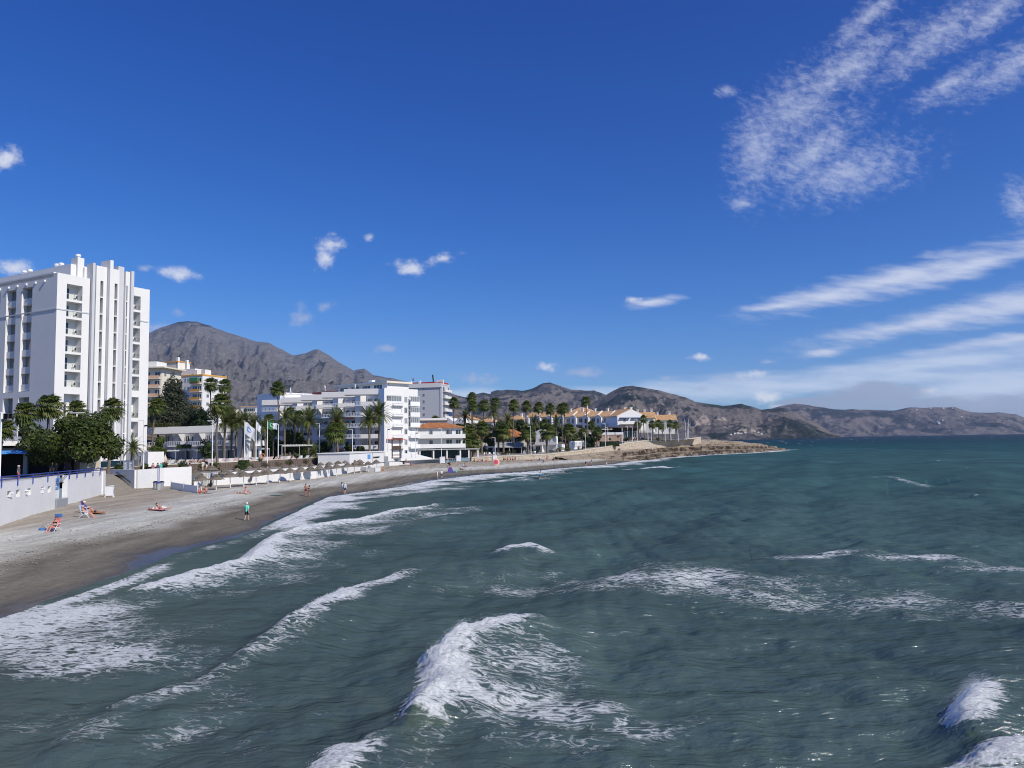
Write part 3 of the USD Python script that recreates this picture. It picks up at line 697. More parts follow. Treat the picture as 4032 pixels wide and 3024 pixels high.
def rocky(name, rock, rock2, scrub, s, thr=0.5):
    n = {'g': ('geometry', {}), 'mp': ('mapping', {'scale': (s, s, s * 2.2)}),
         'n1': ('noise_texture', {'scale': 1.0, 'detail': 8.0, 'roughness': 0.62}), 'n2': ('noise_texture', {'scale': 5.0, 'detail': 8.0, 'roughness': 0.7, 'distortion': 0.4}),
         'n3': ('noise_texture', {'scale': 26.0, 'detail': 4.0, 'roughness': 0.7}),
         'a1': ('math', {'math_type': 'multiply_add', 'value2': 0.6}), 'a2': ('math', {'math_type': 'multiply_add', 'value2': 0.35}), 'sx': ('separate_xyz', {}), 'sl': ('map_range', {'from_min': 0.55, 'from_max': 0.95, 'to_min': -0.12, 'to_max': 0.12, 'clamp': True}), 'ad': ('math', {'math_type': 'add'}),
         'rp': ('rgb_ramp', {'ramp': [(thr - 0.09, rock), (thr - 0.01, rock2), (thr + 0.05, tuple(0.6 * a + 0.4 * b for a, b in zip(scrub, rock2))), (thr + 0.13, scrub)]}),
         'mr': ('map_range', {'from_min': 0.62, 'from_max': 1.32, 'to_min': 0.0, 'to_max': 1.0}),
         'ba': ('attribute', {'attribute': 'bare'}), 'bx': ('mix_color', {'b': (0.36, 0.30, 0.24)}), 'bs': ('separate_color', {}), 'fm': ('map_range', {'from_min': 0.25, 'from_max': 0.75, 'to_min': 0.5, 'to_max': 1.5, 'clamp': True}), 'cc': ('combine_xyz', {}), 'mu': ('mix_color', {'blend_type': 'multiply', 'fac': 1.0}),
         'b': ('bump', {'strength': 0.9, 'distance': 0.35 / s * 0.18}), 'p': ('principled_bsdf', {'roughness': 0.95, 'specular_ior_level': 0.1})}
    l = [('g.position', 'mp.vector'), ('mp.vector', 'n1.vector'), ('mp.vector', 'n2.vector'), ('mp.vector', 'n3.vector'), ('n2.fac', 'a1.value1'), ('n1.fac', 'a1.value3'), ('a1.value', 'ad.value1'),
         ('g.normal', 'sx.vector'), ('sx.z', 'sl.value'), ('sl.result', 'ad.value2'), ('ad.value', 'mr.value'), ('mr.result', 'rp.fac'), ('rp.color', 'mu.a'), ('n3.fac', 'fm.value'), ('fm.result', 'cc.x'), ('fm.result', 'cc.y'), ('fm.result', 'cc.z'), ('cc.vector', 'mu.b'), ('ba.color', 'bs.color'), ('bs.r', 'bx.fac'), ('mu.result', 'bx.a'), ('bx.result', 'p.base_color'),
         ('n2.fac', 'a2.value1'), ('n3.fac', 'a2.value3'), ('n2.fac', 'b.height'), ('b.normal', 'p.normal')]
    usdkit.material(stage, '/World/Looks/' + name, n, l, surface='p.BSDF')


rocky('limestone_mountain', (0.160, 0.150, 0.140), (0.080, 0.080, 0.079), (0.026, 0.036, 0.031), 0.0011, 0.50)
rocky('scrub_mountain', (0.155, 0.136, 0.122), (0.070, 0.067, 0.064), (0.020, 0.031, 0.025), 0.0022, 0.43)
rocky('coast_mountain', (0.15, 0.128, 0.115), (0.070, 0.066, 0.064), (0.024, 0.031, 0.029), 0.0016, 0.46)
mountain('mountain', [(-700, 1460), (-300, 1420), (0, 1400), (300, 1350), (500, 1330), (585, 1312), (640, 1290), (700, 1268), (740, 1262), (775, 1266), (850, 1292), (900, 1312), (1000, 1342), (1060, 1350), (1120, 1380), (1155, 1398), (1200, 1392), (1232, 1378), (1250, 1376), (1270, 1385), (1300, 1402), (1350, 1435), (1395, 1462), (1415, 1455), (1435, 1453), (1470, 1478), (1530, 1490), (1590, 1496), (1700, 1540), (1770, 1552), (1900, 1580), (2050, 1650), (2200, 1730)],
         9000, 6200, 3000, 20, 3, 60, 'limestone_mountain', 130, 6)
mountain('mountain', [(1500, 1640), (1700, 1560), (1770, 1547), (1835, 1562), (1870, 1550), (1905, 1543), (1930, 1550), (1935, 1540), (1960, 1533), (2010, 1537), (2060, 1540), (2100, 1525), (2140, 1506), (2165, 1503), (2200, 1515), (2250, 1535), (2300, 1540), (2340, 1538), (2385, 1553), (2450, 1590), (2600, 1660), (2750, 1720)],
         5600, 2600, 1500, 10, 11, 40, 'scrub_mountain', 110, 5)
mountain('mountain', [(2150, 1700), (2300, 1610), (2390, 1553), (2440, 1524), (2490, 1518), (2550, 1530), (2600, 1540), (2650, 1552), (2700, 1565), (2740, 1585), (2800, 1592), (2850, 1600), (2880, 1596), (2920, 1590), (2960, 1600), (3000, 1611), (3085, 1604), (3130, 1622), (3200, 1658), (3250, 1690), (3290, 1712), (3330, 1728)],
         4300, 1500, 1500, -8, 17, 32, 'scrub_mountain', 110, 4)
mountain('mountain', [(2900, 1640), (3050, 1604), (3130, 1590), (3200, 1599), (3300, 1612), (3400, 1613), (3500, 1618), (3600, 1604), (3700, 1605), (3760, 1602), (3800, 1615), (3860, 1628), (3930, 1620), (4000, 1630), (4060, 1650), (4130, 1690), (4180, 1715)],
         8600, 1500, 2500, -15, 29, 40, 'coast_mountain', 90, 5)

# the air between here and the mountains
usdkit.material(stage, '/World/Looks/haze_air', {'v': ('principled_volume', {'color': (0.62, 0.78, 1.0), 'density': 2.7e-5, 'anisotropy': 0.2})}, volume='v.volume')
solo('haze', MB().box(-13000, -300, -30, 9000, 12400, 1700).out(), 'haze_air', kind='stuff')

# ------------------------------------------------------------------ land, walls, rocks
QZ = np.array([4.5, 4.3, 4.05, 3.8, 3.6, 3.2, 3.2, 3.2, 3.0, 3.0, 3.1, 3.2, 3.3, 3.9, 5.1, 6.1, 7.1, 7.2, 7.4, 7.6, 9.0, 12, 16, 20])
QD = np.array([(-.95, .3), (-.95, .3), (-.92, .4), (-.92, .4), (-.92, .4), (-.9, .43), (-.9, .43), (-.88, .47), (-.85, .53), (-.75, .66), (-.65, .76), (-.55, .83), (-.5, .87), (-.5, .87), (-.5, .87), (-.5, .87), (-.5, .87), (-.5, .87), (-.55, .83), (-.7, .7), (-.8, .6), (-.9, .4), (-.9, .4), (-.9, .4)])
OFFS = np.array([0.15, 2, 5.4, 8, 15, 20, 28, 40, 60, 85, 120, 170, 260, 420])
RISE_L = np.array([0, 0, 0, 0, 0, 0.2, 1.0, 1.3, 3.5, 7.0, 11, 16, 22, 30])
RISE_R = np.array([0, 0, 0, 0, 0.3, 1.6, 4.0, 6.6, 8.5, 9.0, 10, 12, 14, 16])
ts = np.linspace(0, len(QL) - 1, 420)
kx = np.arange(len(QL))
rows = []
for o, rl, rr in zip(OFFS, RISE_L, RISE_R):
    bx = np.interp(ts, kx, QL[:, 0]); by = np.interp(ts, kx, QL[:, 1])
    ddx = np.interp(ts, kx, QD[:, 0]); ddy = np.interp(ts, kx, QD[:, 1])
    blend = np.clip((ts - 9) / 3, 0, 1) * np.clip((17.5 - ts) / 1.0, 0, 1)
    z = np.interp(ts, kx, QZ) + rl * (1 - blend) + rr * blend
    rows.append(np.stack([bx + ddx * o, by + ddy * o, z], 1))
TG = np.array(rows)


def ground_z(x, y):
    d = ((TG[..., 0] - x) ** 2 + (TG[..., 1] - y) ** 2)
    k = np.argsort(d.ravel())[:4]
    wgt = 1 / (d.ravel()[k] + 0.05)
    return float((TG[..., 2].ravel()[k] * wgt).sum() / wgt.sum())


nx = len(ts)
i, j = np.meshgrid(np.arange(len(OFFS) - 1), np.arange(nx - 1), indexing='ij')
a = (i * nx + j).ravel()
rocky('town_earth', (0.20, 0.165, 0.125), (0.15, 0.125, 0.095), (0.05, 0.055, 0.03), 0.06, 0.5)
plain('paving', (0.34, 0.325, 0.30), 0.8, 0.18, 0.4, space='world')
land = TG.reshape(-1, 3)
quads = np.stack([a, a + 1, a + 1 + nx, a + nx], 1)
pav = (i.ravel() < 4)
open_ = (i.ravel() < 2) & (ts[j.ravel()] > 1.99) & (ts[j.ravel()] < 2.97)        # the beach steps cut into it
solo('promenade', (land, quads[pav & ~open_]), 'paving', kind='structure')
solo('town_ground', (land, quads[~pav]), 'town_earth', kind='structure', smooth=True)


def run(pts, th):
    """plan polygon of a wall along pts"""
    return shapely.LineString(pts).buffer(th / 2, cap_style='flat', join_style='mitre')


def sloped_wall(mb, pts, zb, zt, th, n=1):
    """wall along pts with its top rising evenly from point to point"""
    pts = np.asarray(pts, float)
    nrm = []
    for k in range(len(pts)):
        d = pts[min(k + 1, len(pts) - 1)] - pts[max(k - 1, 0)]
        d = d / np.linalg.norm(d); nrm.append((-d[1], d[0]))
    nrm = np.array(nrm) * th / 2
    v = []
    for p, m, b, t in zip(pts, nrm, zb, zt):
        v += [(*(p + m), b), (*(p - m), b), (*(p - m), t), (*(p + m), t)]
    f = []
    for k in range(len(pts) - 1):
        o = 4 * k
        for q in range(4):
            f.append((o + q, o + (q + 1) % 4, o + 4 + (q + 1) % 4, o + 4 + q))
    e = 4 * (len(pts) - 1)
    f += [(0, 1, 2, 3), (e, e + 3, e + 2, e + 1)]
    return mb.add(v, f)


# the white wall on the left with its niches
W1, W2 = QL[1], QL[2]
WD = (W2 - W1) / np.linalg.norm(W2 - W1); WLEN = float(np.linalg.norm(W2 - W1)); WA = math.atan2(WD[1], WD[0])
wt = lambda s: 4.98 - (4.98 - 4.69) * s / WLEN          # top at distance s along


def wall_piece(mb, s0, s1, y, th, holes=(), zb=-0.5):
    poly = Polygon([(s0, zb), (s1, zb), (s1, wt(s1)), (s0, wt(s0))])
    for h in holes:
        poly = poly.difference(sbox(*h))
    return mb.panel(poly, y, y + th)


sw = thing('retaining_wall', 'long white rendered beach wall with small square niches and blue railing on top', 'wall', (W1[0], W1[1], 0), WA)
niches = [(s - 0.5, z - .1, s + 0.5, z + 0.5) for s, z in ((-1.6, 3.75), (1.8, 3.72), (3.9, 3.70), (6.85, 3.66), (10.6, 3.6), (12.7, 3.55))]
mbw = MB(); wall_piece(mbw, -48, 14.7, -0.25, 0.5, niches); part(sw, 'wall_face', mbw, 'white_wall')
mbw = MB(); wall_piece(mbw, -48, 14.7, 0.27, 0.3); part(sw, 'wall_back', mbw, 'white_wall')
mbw = MB(); wall_piece(mbw, 14.72, 19.2, 0.55, 0.4); part(sw, 'set_back_panel', mbw, 'white_wall')
mbw = MB(); wall_piece(mbw, 19.22, WLEN - 1.0, -0.2, 0.5); part(sw, 'wall_face', mbw, 'white_wall')
mbw = MB(); mbw.box(WLEN - 1.0, -0.35, -0.5, WLEN + 0.3, 0.9, 4.78); part(sw, 'end_pillar', mbw, 'white_wall')
for s in (1.8, 5.8, 10.2):
    mbw = MB(); mbw.box(s - 0.12, -0.62, wt(s) - 0.95, s + 0.12, -0.26, wt(s) - 0.88); mbw.tube([(s, -0.45, wt(s) - 0.95), (s, -0.3, wt(s) - 1.25)], 0.04)
    part(sw, 'wall_lamp', mbw, 'white_metal')
rl = thing('railing', 'low blue metal railing along the top of the white niche wall', 'railing', (W1[0], W1[1], 0), WA)
for s in np.concatenate([[-6.5, -3, -0.2, 3.6, 7.6, 12.0, 15.3, 19.5], [22.5, 26.0, 29.5, 33.0]]):
    mbw = MB(); mbw.box(s - 0.05, -0.33, wt(s) - 0.40, s + 0.05, -0.26, wt(s) + 0.48); part(rl, 'post', mbw, 'blue_paint')
for dz in (0.22, 0.45):
    mbw = MB(); mbw.tube([(-12, -0.30, wt(-12) + dz), (WLEN - 1, -0.30, wt(WLEN - 1) + dz)], 0.045); part(rl, 'rail', mbw, 'blue_paint')
# blue beach notice painted on a board, with a white arch in it
plain('sign_blue', (0.10, 0.33, 0.72), 0.5, 0.05)
bs = thing('beach_sign', 'light blue board with a white arch at the top of the white niche wall', 'sign', (W1[0], W1[1], 0), WA)
brd = Polygon([(15.0, 3.55), (18.8, 3.55), (18.8, 3.9), (18.4, 4.1), (18.8, 4.6), (15.0, 4.6), (15.4, 4.1), (15.0, 3.9)])
mbw = MB(); mbw.panel(brd, 0.42, 0.5); part(bs, 'board', mbw, 'sign_blue')
arch = Polygon([(16.9 + 0.9 * math.cos(t), 3.72 + 0.42 * math.sin(t)) for t in np.linspace(0, math.pi, 14)])
mbw = MB(); mbw.panel(arch, 0.385, 0.415); part(bs, 'white_arch', mbw, 'white_metal')
# planter at the wall's foot
pl = thing('planter', 'grey trough of dark plants at the foot of the white wall', 'planter', (W1[0], W1[1], 0), WA)
mbw = MB(); mbw.box(15.0, -0.35, 1.5, 18.9, 0.5, 2.55); part(pl, 'trough', mbw, 'grey_metal')
PLANTER = (pl, 17.6)

# the beach steps
stp = thing('beach_steps', 'wide pale concrete steps down to the sand between two white walls', 'steps')
plain('step_concrete', (0.33, 0.30, 0.25), 0.85, 0.2, 1.2, space='world')
RD = np.array([-0.8, 0.6])
for k in range(13):
    a, b = QL[2] + np.array([-0.2, 0.9]) + RD * 0.42 * k, QL[3] + np.array([0, -0.25]) + RD * 0.42 * k
    mbs = MB(); mbs.prism([tuple(a), tuple(b), tuple(b + RD * (0.55 if k < 12 else 5)), tuple(a + RD * (0.55 if k < 12 else 5))], 0.6, 1.75 + 0.172 * k)
    part(stp, 'step', mbs, 'step_concrete')
# flank and front of the white block right of the steps
blk = thing('white_block_wall', 'plain white rendered wall block right of the beach steps', 'wall')
mbs = MB(); sloped_wall(mbs, [QL[3] + RD * 7, QL[3]], [0.5, 0.5], [4.5, 4.5], 0.45); part(blk, 'side_wall', mbs, 'white_wall')
q45 = QL[4] + (QL[5] - QL[4]) * 0.42
mbs = MB(); sloped_wall(mbs, [QL[3], QL[4], q45], [0.4, 0.4, 0.4], [4.5, 4.55, 4.6], 0.5); part(blk, 'front_wall', mbs, 'white_wall')
hr = thing('handrail', 'dark sloping handrail fixed to the white wall beside the beach steps', 'handrail')
n_ = np.array([-0.6, -0.8])
a, b = QL[3] + RD * 5.0 + n_ * 0.3, QL[3] + RD * 0.9 + n_ * 0.3
mbs = MB(); mbs.tube([(*a, 4.15), (*b, 2.75)], 0.05); part(hr, 'rail', mbs, 'dark_metal')
for f in (0.08, 0.5, 0.92):
    c = a + (b - a) * f; z = 4.15 - 1.4 * f
    mbs = MB(); mbs.tube([(*c, z), (*(c - n_ * 0.3), z - 0.05)], 0.03); part(hr, 'bracket', mbs, 'dark_metal')

# stepped white sea wall behind the umbrellas
lw = thing('low_sea_wall', 'long low white wall behind the straw umbrellas, in two tiers', 'wall')
tier = [q45 + np.array([0.3, 0.2]), QL[5], QL[6], QL[7], QL[8] + np.array([0, -14])]
mbs = MB(); sloped_wall(mbs, tier, [0.2] * 5, [2.75, 2.75, 2.8, 2.75, 2.7], 0.5); part(lw, 'lower_tier', mbs, 'white_wall')
mbs = MB(); sloped_wall(mbs, [p + np.array([-0.8, 0.45]) for p in tier], [0.2] * 5, [3.5, 3.5, 3.6, 3.5, 3.4], 0.4); part(lw, 'upper_tier', mbs, 'white_wall')
for k in range(3):
    p = at((1110, 1170, 1210)[k], 1860, 160)
kw = thing('promenade_parapet', 'taller white parapet at the promenade edge above the umbrellas near the date palms', 'wall')
mbs = MB(); sloped_wall(mbs, [at(1265, 1800, 166)[:2], at(1320, 1800, 176)[:2], at(1392, 1800, 186)[:2]], [2.5] * 3, [4.6, 4.9, 5.1], 0.4); part(kw, 'wall_face', mbs, 'white_wall')
# white ramp wall under the apartment block
rw = thing('ramp_wall', 'white stepped ramp wall at the back of the beach below the apartment block', 'wall')
P8, P9 = on(1530, 1842, 1.5)[:2], on(1735, 1828, 1.5)[:2]
mid = P8 + (P9 - P8) * 0.62
dn = np.array([-(P9 - P8)[1], (P9 - P8)[0]]); dn = dn / np.linalg.norm(dn)
mbs = MB(); sloped_wall(mbs, [P8, mid, P9], [0.5] * 3, [2.9, 2.9, 2.9], 0.4); part(rw, 'front_wall', mbs, 'white_wall')
mbs = MB(); sloped_wall(mbs, [P8 + dn * 1.5, mid + dn * 1.5, P9 + dn * 1.5], [0.5] * 3, [3.7, 3.75, 3.0], 0.4); part(rw, 'middle_wall', mbs, 'white_wall')
mbs = MB(); sloped_wall(mbs, [P8 + (P9 - P8) * 0.4 + dn * 3, P8 + (P9 - P8) * 0.64 + dn * 3, P9 + dn * 3], [0.5] * 3, [5.0, 4.7, 3.3], 0.4); part(rw, 'back_wall', mbs, 'white_wall')

# the rubble stone wall along the far bay and the headland
n = {'g': ('geometry', {}), 'mp': ('mapping', {'scale': (1.5, 1.5, 2.4)}), 'v': ('voronoi_texture', {'scale': 1.0}), 've': ('voronoi_texture', {'feature': 'distance_to_edge', 'scale': 1.0}),
     'cr': ('rgb_ramp', {'ramp': [(0.0, (0.30, 0.22, 0.15)), (0.35, (0.42, 0.35, 0.26)), (0.7, (0.50, 0.43, 0.33)), (1.0, (0.36, 0.31, 0.25))]}), 'sc': ('separate_color', {}),
     'er': ('map_range', {'from_min': 0.0, 'from_max': 0.12, 'to_min': 0.0, 'to_max': 1.0, 'clamp': True}), 'mx': ('mix_color', {'a': (0.52, 0.47, 0.38)}), 'b': ('bump', {'strength': 0.7, 'distance': 0.08}), 'p': ('principled_bsdf', {'roughness': 0.9, 'specular_ior_level': 0.2})}
usdkit.material(stage, '/World/Looks/rubble_stone', n, [('g.position', 'mp.vector'), ('mp.vector', 'v.vector'), ('mp.vector', 've.vector'), ('v.color', 'sc.color'), ('sc.r', 'cr.fac'), ('ve.distance', 'er.value'), ('er.result', 'mx.fac'), ('cr.color', 'mx.b'), ('mx.result', 'p.base_color'), ('ve.distance', 'b.height'), ('b.normal', 'p.normal')], surface='p.BSDF')
plain('coping_stone', (0.60, 0.54, 0.42), 0.8, 0.1, 0.6, space='world')
st = thing('stone_wall', 'long pale rubble stone sea wall with a cream coping rising towards the headland', 'wall')
idx = range(10, 17)
base = [0.2, 0.2, 0.2, 0.3, 0.8, 1.2, 2.0]
mbs = MB(); sloped_wall(mbs, [QL[k] for k in idx], base, [QT[k] - 0.25 for k in idx], 0.7); part(st, 'stone_face', mbs, 'rubble_stone')
mbs = MB(); sloped_wall(mbs, [QL[k] for k in idx], [QT[k] - 0.247 for k in idx], [QT[k] for k in idx], 0.95); part(st, 'coping', mbs, 'coping_stone')
h1 = [QL[16], on(2560, 1737, 7.0)[:2] * 0 + at(2572, 1730, 318)[:2], at(2640, 1730, 342)[:2], at(2682, 1730, 346)[:2] , at(2700, 1730, 354)[:2], at(2757, 1730, 372)[:2], (94, 394), (70, 420)]
h1 = [np.array(p, float) for p in h1]
hw = thing('headland_wall', 'pale stone wall around the viewpoint on the headland', 'wall')
ht = [7.2, 7.0, 6.9, 6.8, 7.6, 8.3, 8.3, 8.3]
mbs = MB(); sloped_wall(mbs, h1, [1.5] * 8, [t - 0.25 for t in ht], 0.7); part(hw, 'stone_face', mbs, 'rubble_stone')
mbs = MB(); sloped_wall(mbs, h1, [t - 0.247 for t in ht], ht, 0.95); part(hw, 'coping', mbs, 'coping_stone')
sk = thing('storage_box', 'grey stone box built against the foot of the pale stone wall', 'box', tuple(at(2444, 1773, 291)), math.radians(40))
mbs = MB(); mbs.box(-1.1, -0.8, -1.5, 1.1, 0.8, 0.55); part(sk, 'box_body', mbs, 'rubble_stone'); mbs = MB(); mbs.box(-1.2, -0.9, 0.55, 1.2, 0.9, 0.68); part(sk, 'lid', mbs, 'grey_metal')
# headland fill behind the wall
plain('headland_paving', (0.40, 0.36, 0.29), 0.85, 0.15, 0.3, space='world')
hp = Polygon([tuple(QL[15]), tuple(QL[16])] + [tuple(p) for p in h1[1:]] + [(40, 440), (10, 410), (20, 340), (30, 310)]).buffer(0)
hp = max(getattr(hp, 'geoms', [hp]), key=lambda g: g.area)
solo('viewpoint_terrace', MB().prism(hp, 2.0, 6.75).out(), 'headland_paving', kind='structure')

# rocks of the headland
HL = np.array(h1)


def rock_z(P):
    w, _ = side(P, WL)
    q3 = np.column_stack([P * 0.10, np.zeros(len(P))])
    w2 = w + 9 * (fbm(q3, 4, 51) - 0.5) + 3.5 * (fbm(q3 * 4, 3, 52) - 0.5)
    z = np.interp(w2, [-8, -1.5, 0.3, 1.4, 3.5, 4.0, 8, 8.6, 15, 30, 50], [-3, -0.3, 1.3, 1.9, 2.2, 3.7, 4.0, 4.9, 5.5, 6.2, 6.6])
    z += 1.3 * (fbm(q3 * 2.2, 4, 53) - 0.5) + 0.5 * (fbm(q3 * 9, 3, 54) - 0.5)
    k = 0.95
    led = np.round(z / k) * k
    z = np.where(z > 0.8, 0.22 * z + 0.78 * led, z)
    # lower towards the tip and towards the beach
    z *= np.interp(P[:, 0], [15, 28, 42, 55, 110, 150], [0.40, 0.55, 0.85, 1.05, 1.05, 0.66])
    sandy = np.clip((P[:, 0] - 30) / 60, 0, 1) * 14
    wall = np.abs(side(P, np.vstack([QL[11:17], HL[1:4]]))[0])
    near_wall = np.clip((15 - wall + sandy * 3) / 8, 0, 1)
    z = np.where(P[:, 0] < 66, z * near_wall - (1 - near_wall) * 1.2, z)
    z = np.minimum(z, np.interp(P[:, 0], [20, 34, 45, 56, 74, 86, 97, 112, 160], [2.5, 3.3, 3.9, 4.1, 4.3, 4.7, 6.3, 7.0, 7.0]))
    return z


rv, rf = grid_mesh(np.arange(14, 172, 0.7), np.arange(242, 470, 0.7), rock_z, lambda P: (side(P, WL)[0] > -9) & (side(P, WL)[0] < 60) & ((side(P, QL)[0] < 1.0) | (P[:, 0] > 60)))
n = {'g': ('geometry', {}), 'mp': ('mapping', {'scale': (0.12, 0.12, 0.8)}), 'n1': ('noise_texture', {'scale': 1.0, 'detail': 8.0, 'roughness': 0.65}), 'n2': ('noise_texture', {'scale': 9.0, 'detail': 6.0, 'roughness': 0.7}),
     'sx': ('separate_xyz', {}), 'px': ('separate_xyz', {}), 'sl': ('map_range', {'from_min': 0.35, 'from_max': 0.9, 'to_min': -0.24, 'to_max': 0.13, 'clamp': True}), 'hz': ('map_range', {'from_min': 0.4, 'from_max': 5.0, 'to_min': -0.16, 'to_max': 0.10, 'clamp': True}),
     'a': ('math', {'math_type': 'add'}), 'a2': ('math', {'math_type': 'add'}), 'rp': ('rgb_ramp', {'ramp': [(0.22, (0.065, 0.050, 0.038)), (0.34, (0.20, 0.155, 0.11)), (0.46, (0.37, 0.295, 0.205)), (0.64, (0.50, 0.42, 0.31))]}),
     'b': ('bump', {'strength': 1.0, 'distance': 1.0}), 'p': ('principled_bsdf', {'roughness': 0.9, 'specular_ior_level': 0.2})}
usdkit.material(stage, '/World/Looks/shore_rock', n, [('g.position', 'mp.vector'), ('mp.vector', 'n1.vector'), ('mp.vector', 'n2.vector'), ('g.normal', 'sx.vector'), ('sx.z', 'sl.value'), ('g.position', 'px.vector'), ('px.z', 'hz.value'), ('n1.fac', 'a.value1'), ('sl.result', 'a.value2'), ('a.value', 'a2.value1'), ('hz.result', 'a2.value2'), ('a2.value', 'rp.fac'), ('rp.color', 'p.base_color'), ('n2.fac', 'b.height'), ('b.normal', 'p.normal')], surface='p.BSDF')
solo('headland_rocks', (rv, rf), 'shore_rock', kind='structure')

# ------------------------------------------------------------------ buildings
class Face:
    """one face of a building: u runs along it to the right, v goes inward, z up"""

    def __init__(s, parent, ox=0.0, oy=0.0, deg=0.0):
        s.p, s.ox, s.oy, s.deg = parent, ox, oy, deg

    def put(s, mb):
        mb.turn(s.deg)
        for v in mb.v:
            v[:, 0] += s.ox; v[:, 1] += s.oy
        return mb

    def wall(s, name, u0, u1, z0, z1, holes=(), v0=0.0, v1=0.3, mat='white_render', poly=None):
        g = poly or sbox(u0, z0, u1, z1)
        for h in holes:
            g = g.difference(sbox(h[0], h[1], h[2], h[3]) if not hasattr(h, 'geom_type') else h)
        mb = MB()
        for q in getattr(g, 'geoms', [g]):
            mb.panel(q, v0, v1)
        return part(s.p, name, s.put(mb), mat)

    def box(s, name, u0, v0, z0, u1, v1, z1, mat='white_render', parent=None, label=None):
        return part(parent or s.p, name, s.put(MB().box(u0, v0, z0, u1, v1, z1)), mat, label=label)

    def window(s, u0, z0, u1, z1, v=0.12, panes=2, mat='window_glass', frame='white_metal', name='window', fr=0.07):
        w = s.box(name, u0, v, z0, u1, v + 0.04, z1, mat)
        mb = MB()
        for a, b, c, d in ((u0, z0, u0 + fr, z1), (u1 - fr, z0, u1, z1), (u0 + fr, z0, u1 - fr, z0 + fr), (u0 + fr, z1 - fr, u1 - fr, z1)):
            mb.box(a, v - 0.03, b, c, v + 0.06, d)
        for k in range(1, panes):
            uu = u0 + (u1 - u0) * k / panes
            mb.box(uu - fr / 2, v - 0.03, z0 + fr, uu + fr / 2, v + 0.06, z1 - fr)
        part(w, 'frame', s.put(mb), frame)
        return w

    def rail(s, u0, u1, z, h=1.0, v=0.05, mat='white_metal', bars=True, step=0.35, name='balcony_rail'):
        mb = MB(); mb.box(u0, v, z + h - 0.07, u1, v + 0.06, z + h)
        if bars:
            mb.box(u0, v, z + 0.06, u1, v + 0.05, z + 0.11)
            for u in np.arange(u0, u1, step):
                mb.box(u, v + 0.01, z + 0.1, u + 0.07, v + 0.05, z + h - 0.06)
        else:
            for u in np.linspace(u0, u1, 3):
                mb.box(u - 0.02, v, z, u + 0.03, v + 0.05, z + h - 0.06)
        r = part(s.p, name, s.put(mb), mat)
        if not bars:
            part(r, 'glass_panel', s.put(MB().box(u0 + 0.04, v + 0.015, z + 0.04, u1 - 0.04, v + 0.035, z + h - 0.08)), 'rail_glass')
        return r


def roof_vent(parent, x, y, z, r=0.45, h=0.75):
    part(parent, 'roof_vent', MB().lathe([(0.0, 0), (r * 0.7, 0), (r * 0.7, h * 0.45), (r, h * 0.45), (r, h * 0.9), (r * 0.6, h), (0, h)], 12, (x, y, z)), 'white_metal')


# ---- the tall hotel on the left
H = thing('hotel', 'tall white hotel block with ribbed stair tower and corner balconies, far left', 'building', (*at(222, 1240, 127)[:2], 0), math.atan2(.883, .47), scale=(1, 1, 1.003))
hb, top = 3.5, 37.2


def hu(px):
    k = (px - 2016) / F
    return (-76 - 127 * k) / (0.883 * k - 0.47)


R = Face(H)                                # sunny face
uA, uB, uE = hu(351), hu(511), hu(585)
rowsz = [35.6 - 3.0 * k for k in range(7)]
oA, oB = (hu(259.5), hu(322)), (uB + 0.05, hu(554))
low = [(13.0, 16.8), (9.4, 12.3), (6.0, 8.6)]
for nm, u0, u1, (a, b) in (('wall', 0, uA, oA), ('wall', uB, uE, oB)):
    holes = [(a, z - 2.6, b, z) for z in rowsz[:6]] + [(a, z0, b, z1) for z0, z1 in low]
    R.wall(nm, u0, u1, hb, top, holes, 0, 1.6)
    for z0, z1 in [(z - 2.6, z) for z in rowsz[:6]] + low:
        R.box('balcony_back', a, 1.602, z0, b, 1.7, z1)
        dw = (b - a) * (0.42 if u0 == 0 else 0.30)
        R.window(a + 0.12, z0 + 0.02, a + 0.12 + dw, z0 + 2.1, 1.5, 2, frame='dark_metal', name='balcony_door')
        R.rail(a, b, z0, 1.0, 0.06, 'grey_metal', bars=False)
        if u0 > 0 or z0 > 12:
            mb = MB(); mb.box(b - 1.0, 0.5, z0 + 0.4, b - 0.55, 0.95, z0 + 0.45); mb.box(b - 0.58, 0.5, z0 + 0.45, b - 0.54, 0.95, z0 + 0.85)
            for du in (0.02, 0.40):
                for dv in (0.02, 0.4):
                    mb.box(b - 1.0 + du, 0.5 + dv, z0, b - 0.96 + du, 0.54 + dv, z0 + 0.4)
            part(H, 'balcony_chair', R.put(mb), 'dark_metal')
R.box('cornice_band', -0.08, -0.1, 30.95, uA - 0.02, -0.003, 31.15, 'grey_render'); R.box('cornice_band', oB[1] + 0.02, -0.1, 30.95, uE, -0.003, 31.15, 'grey_render')
# stair tower with fins
for a, b, zt, vo, mat in ((354, 364, 40.0, -0.55, 'grey_render'), (409, 422, 40.9, -1.5, 'white_render'), (458, 481, 40.4, -0.35, 'grey_render'), (500, 511, 39.8, -1.1, 'grey_render')):
    R.box('fin', hu(a), vo, hb, hu(b), 1.2, zt, mat)
for a, b, s0, s1 in ((365.5, 407.5, 382, 393.5), (423.5, 457, 439, 450.5), (482.5, 499, 485.5, 490.5)):
    a, b, s0, s1 = map(hu, (a, b, s0, s1))
    zz = [37.0 - 3.0 * k for k in range(11)]
    R.wall('tower_panel', a, b, hb, 39.6, [(s0, z - 2.82, s1, z) for z in zz], -0.75, 0.2)
    for k, z in enumerate(zz):
        w = R.box('slit_window', s0, 0.0, z - 2.82, s1, 0.06, z, 'window_glass')
        R.box('blind', s0 + 0.05, -0.06, z - 2.2, s1 - 0.05, -0.02, z - 1.15, 'terrace_cladding', parent=w)
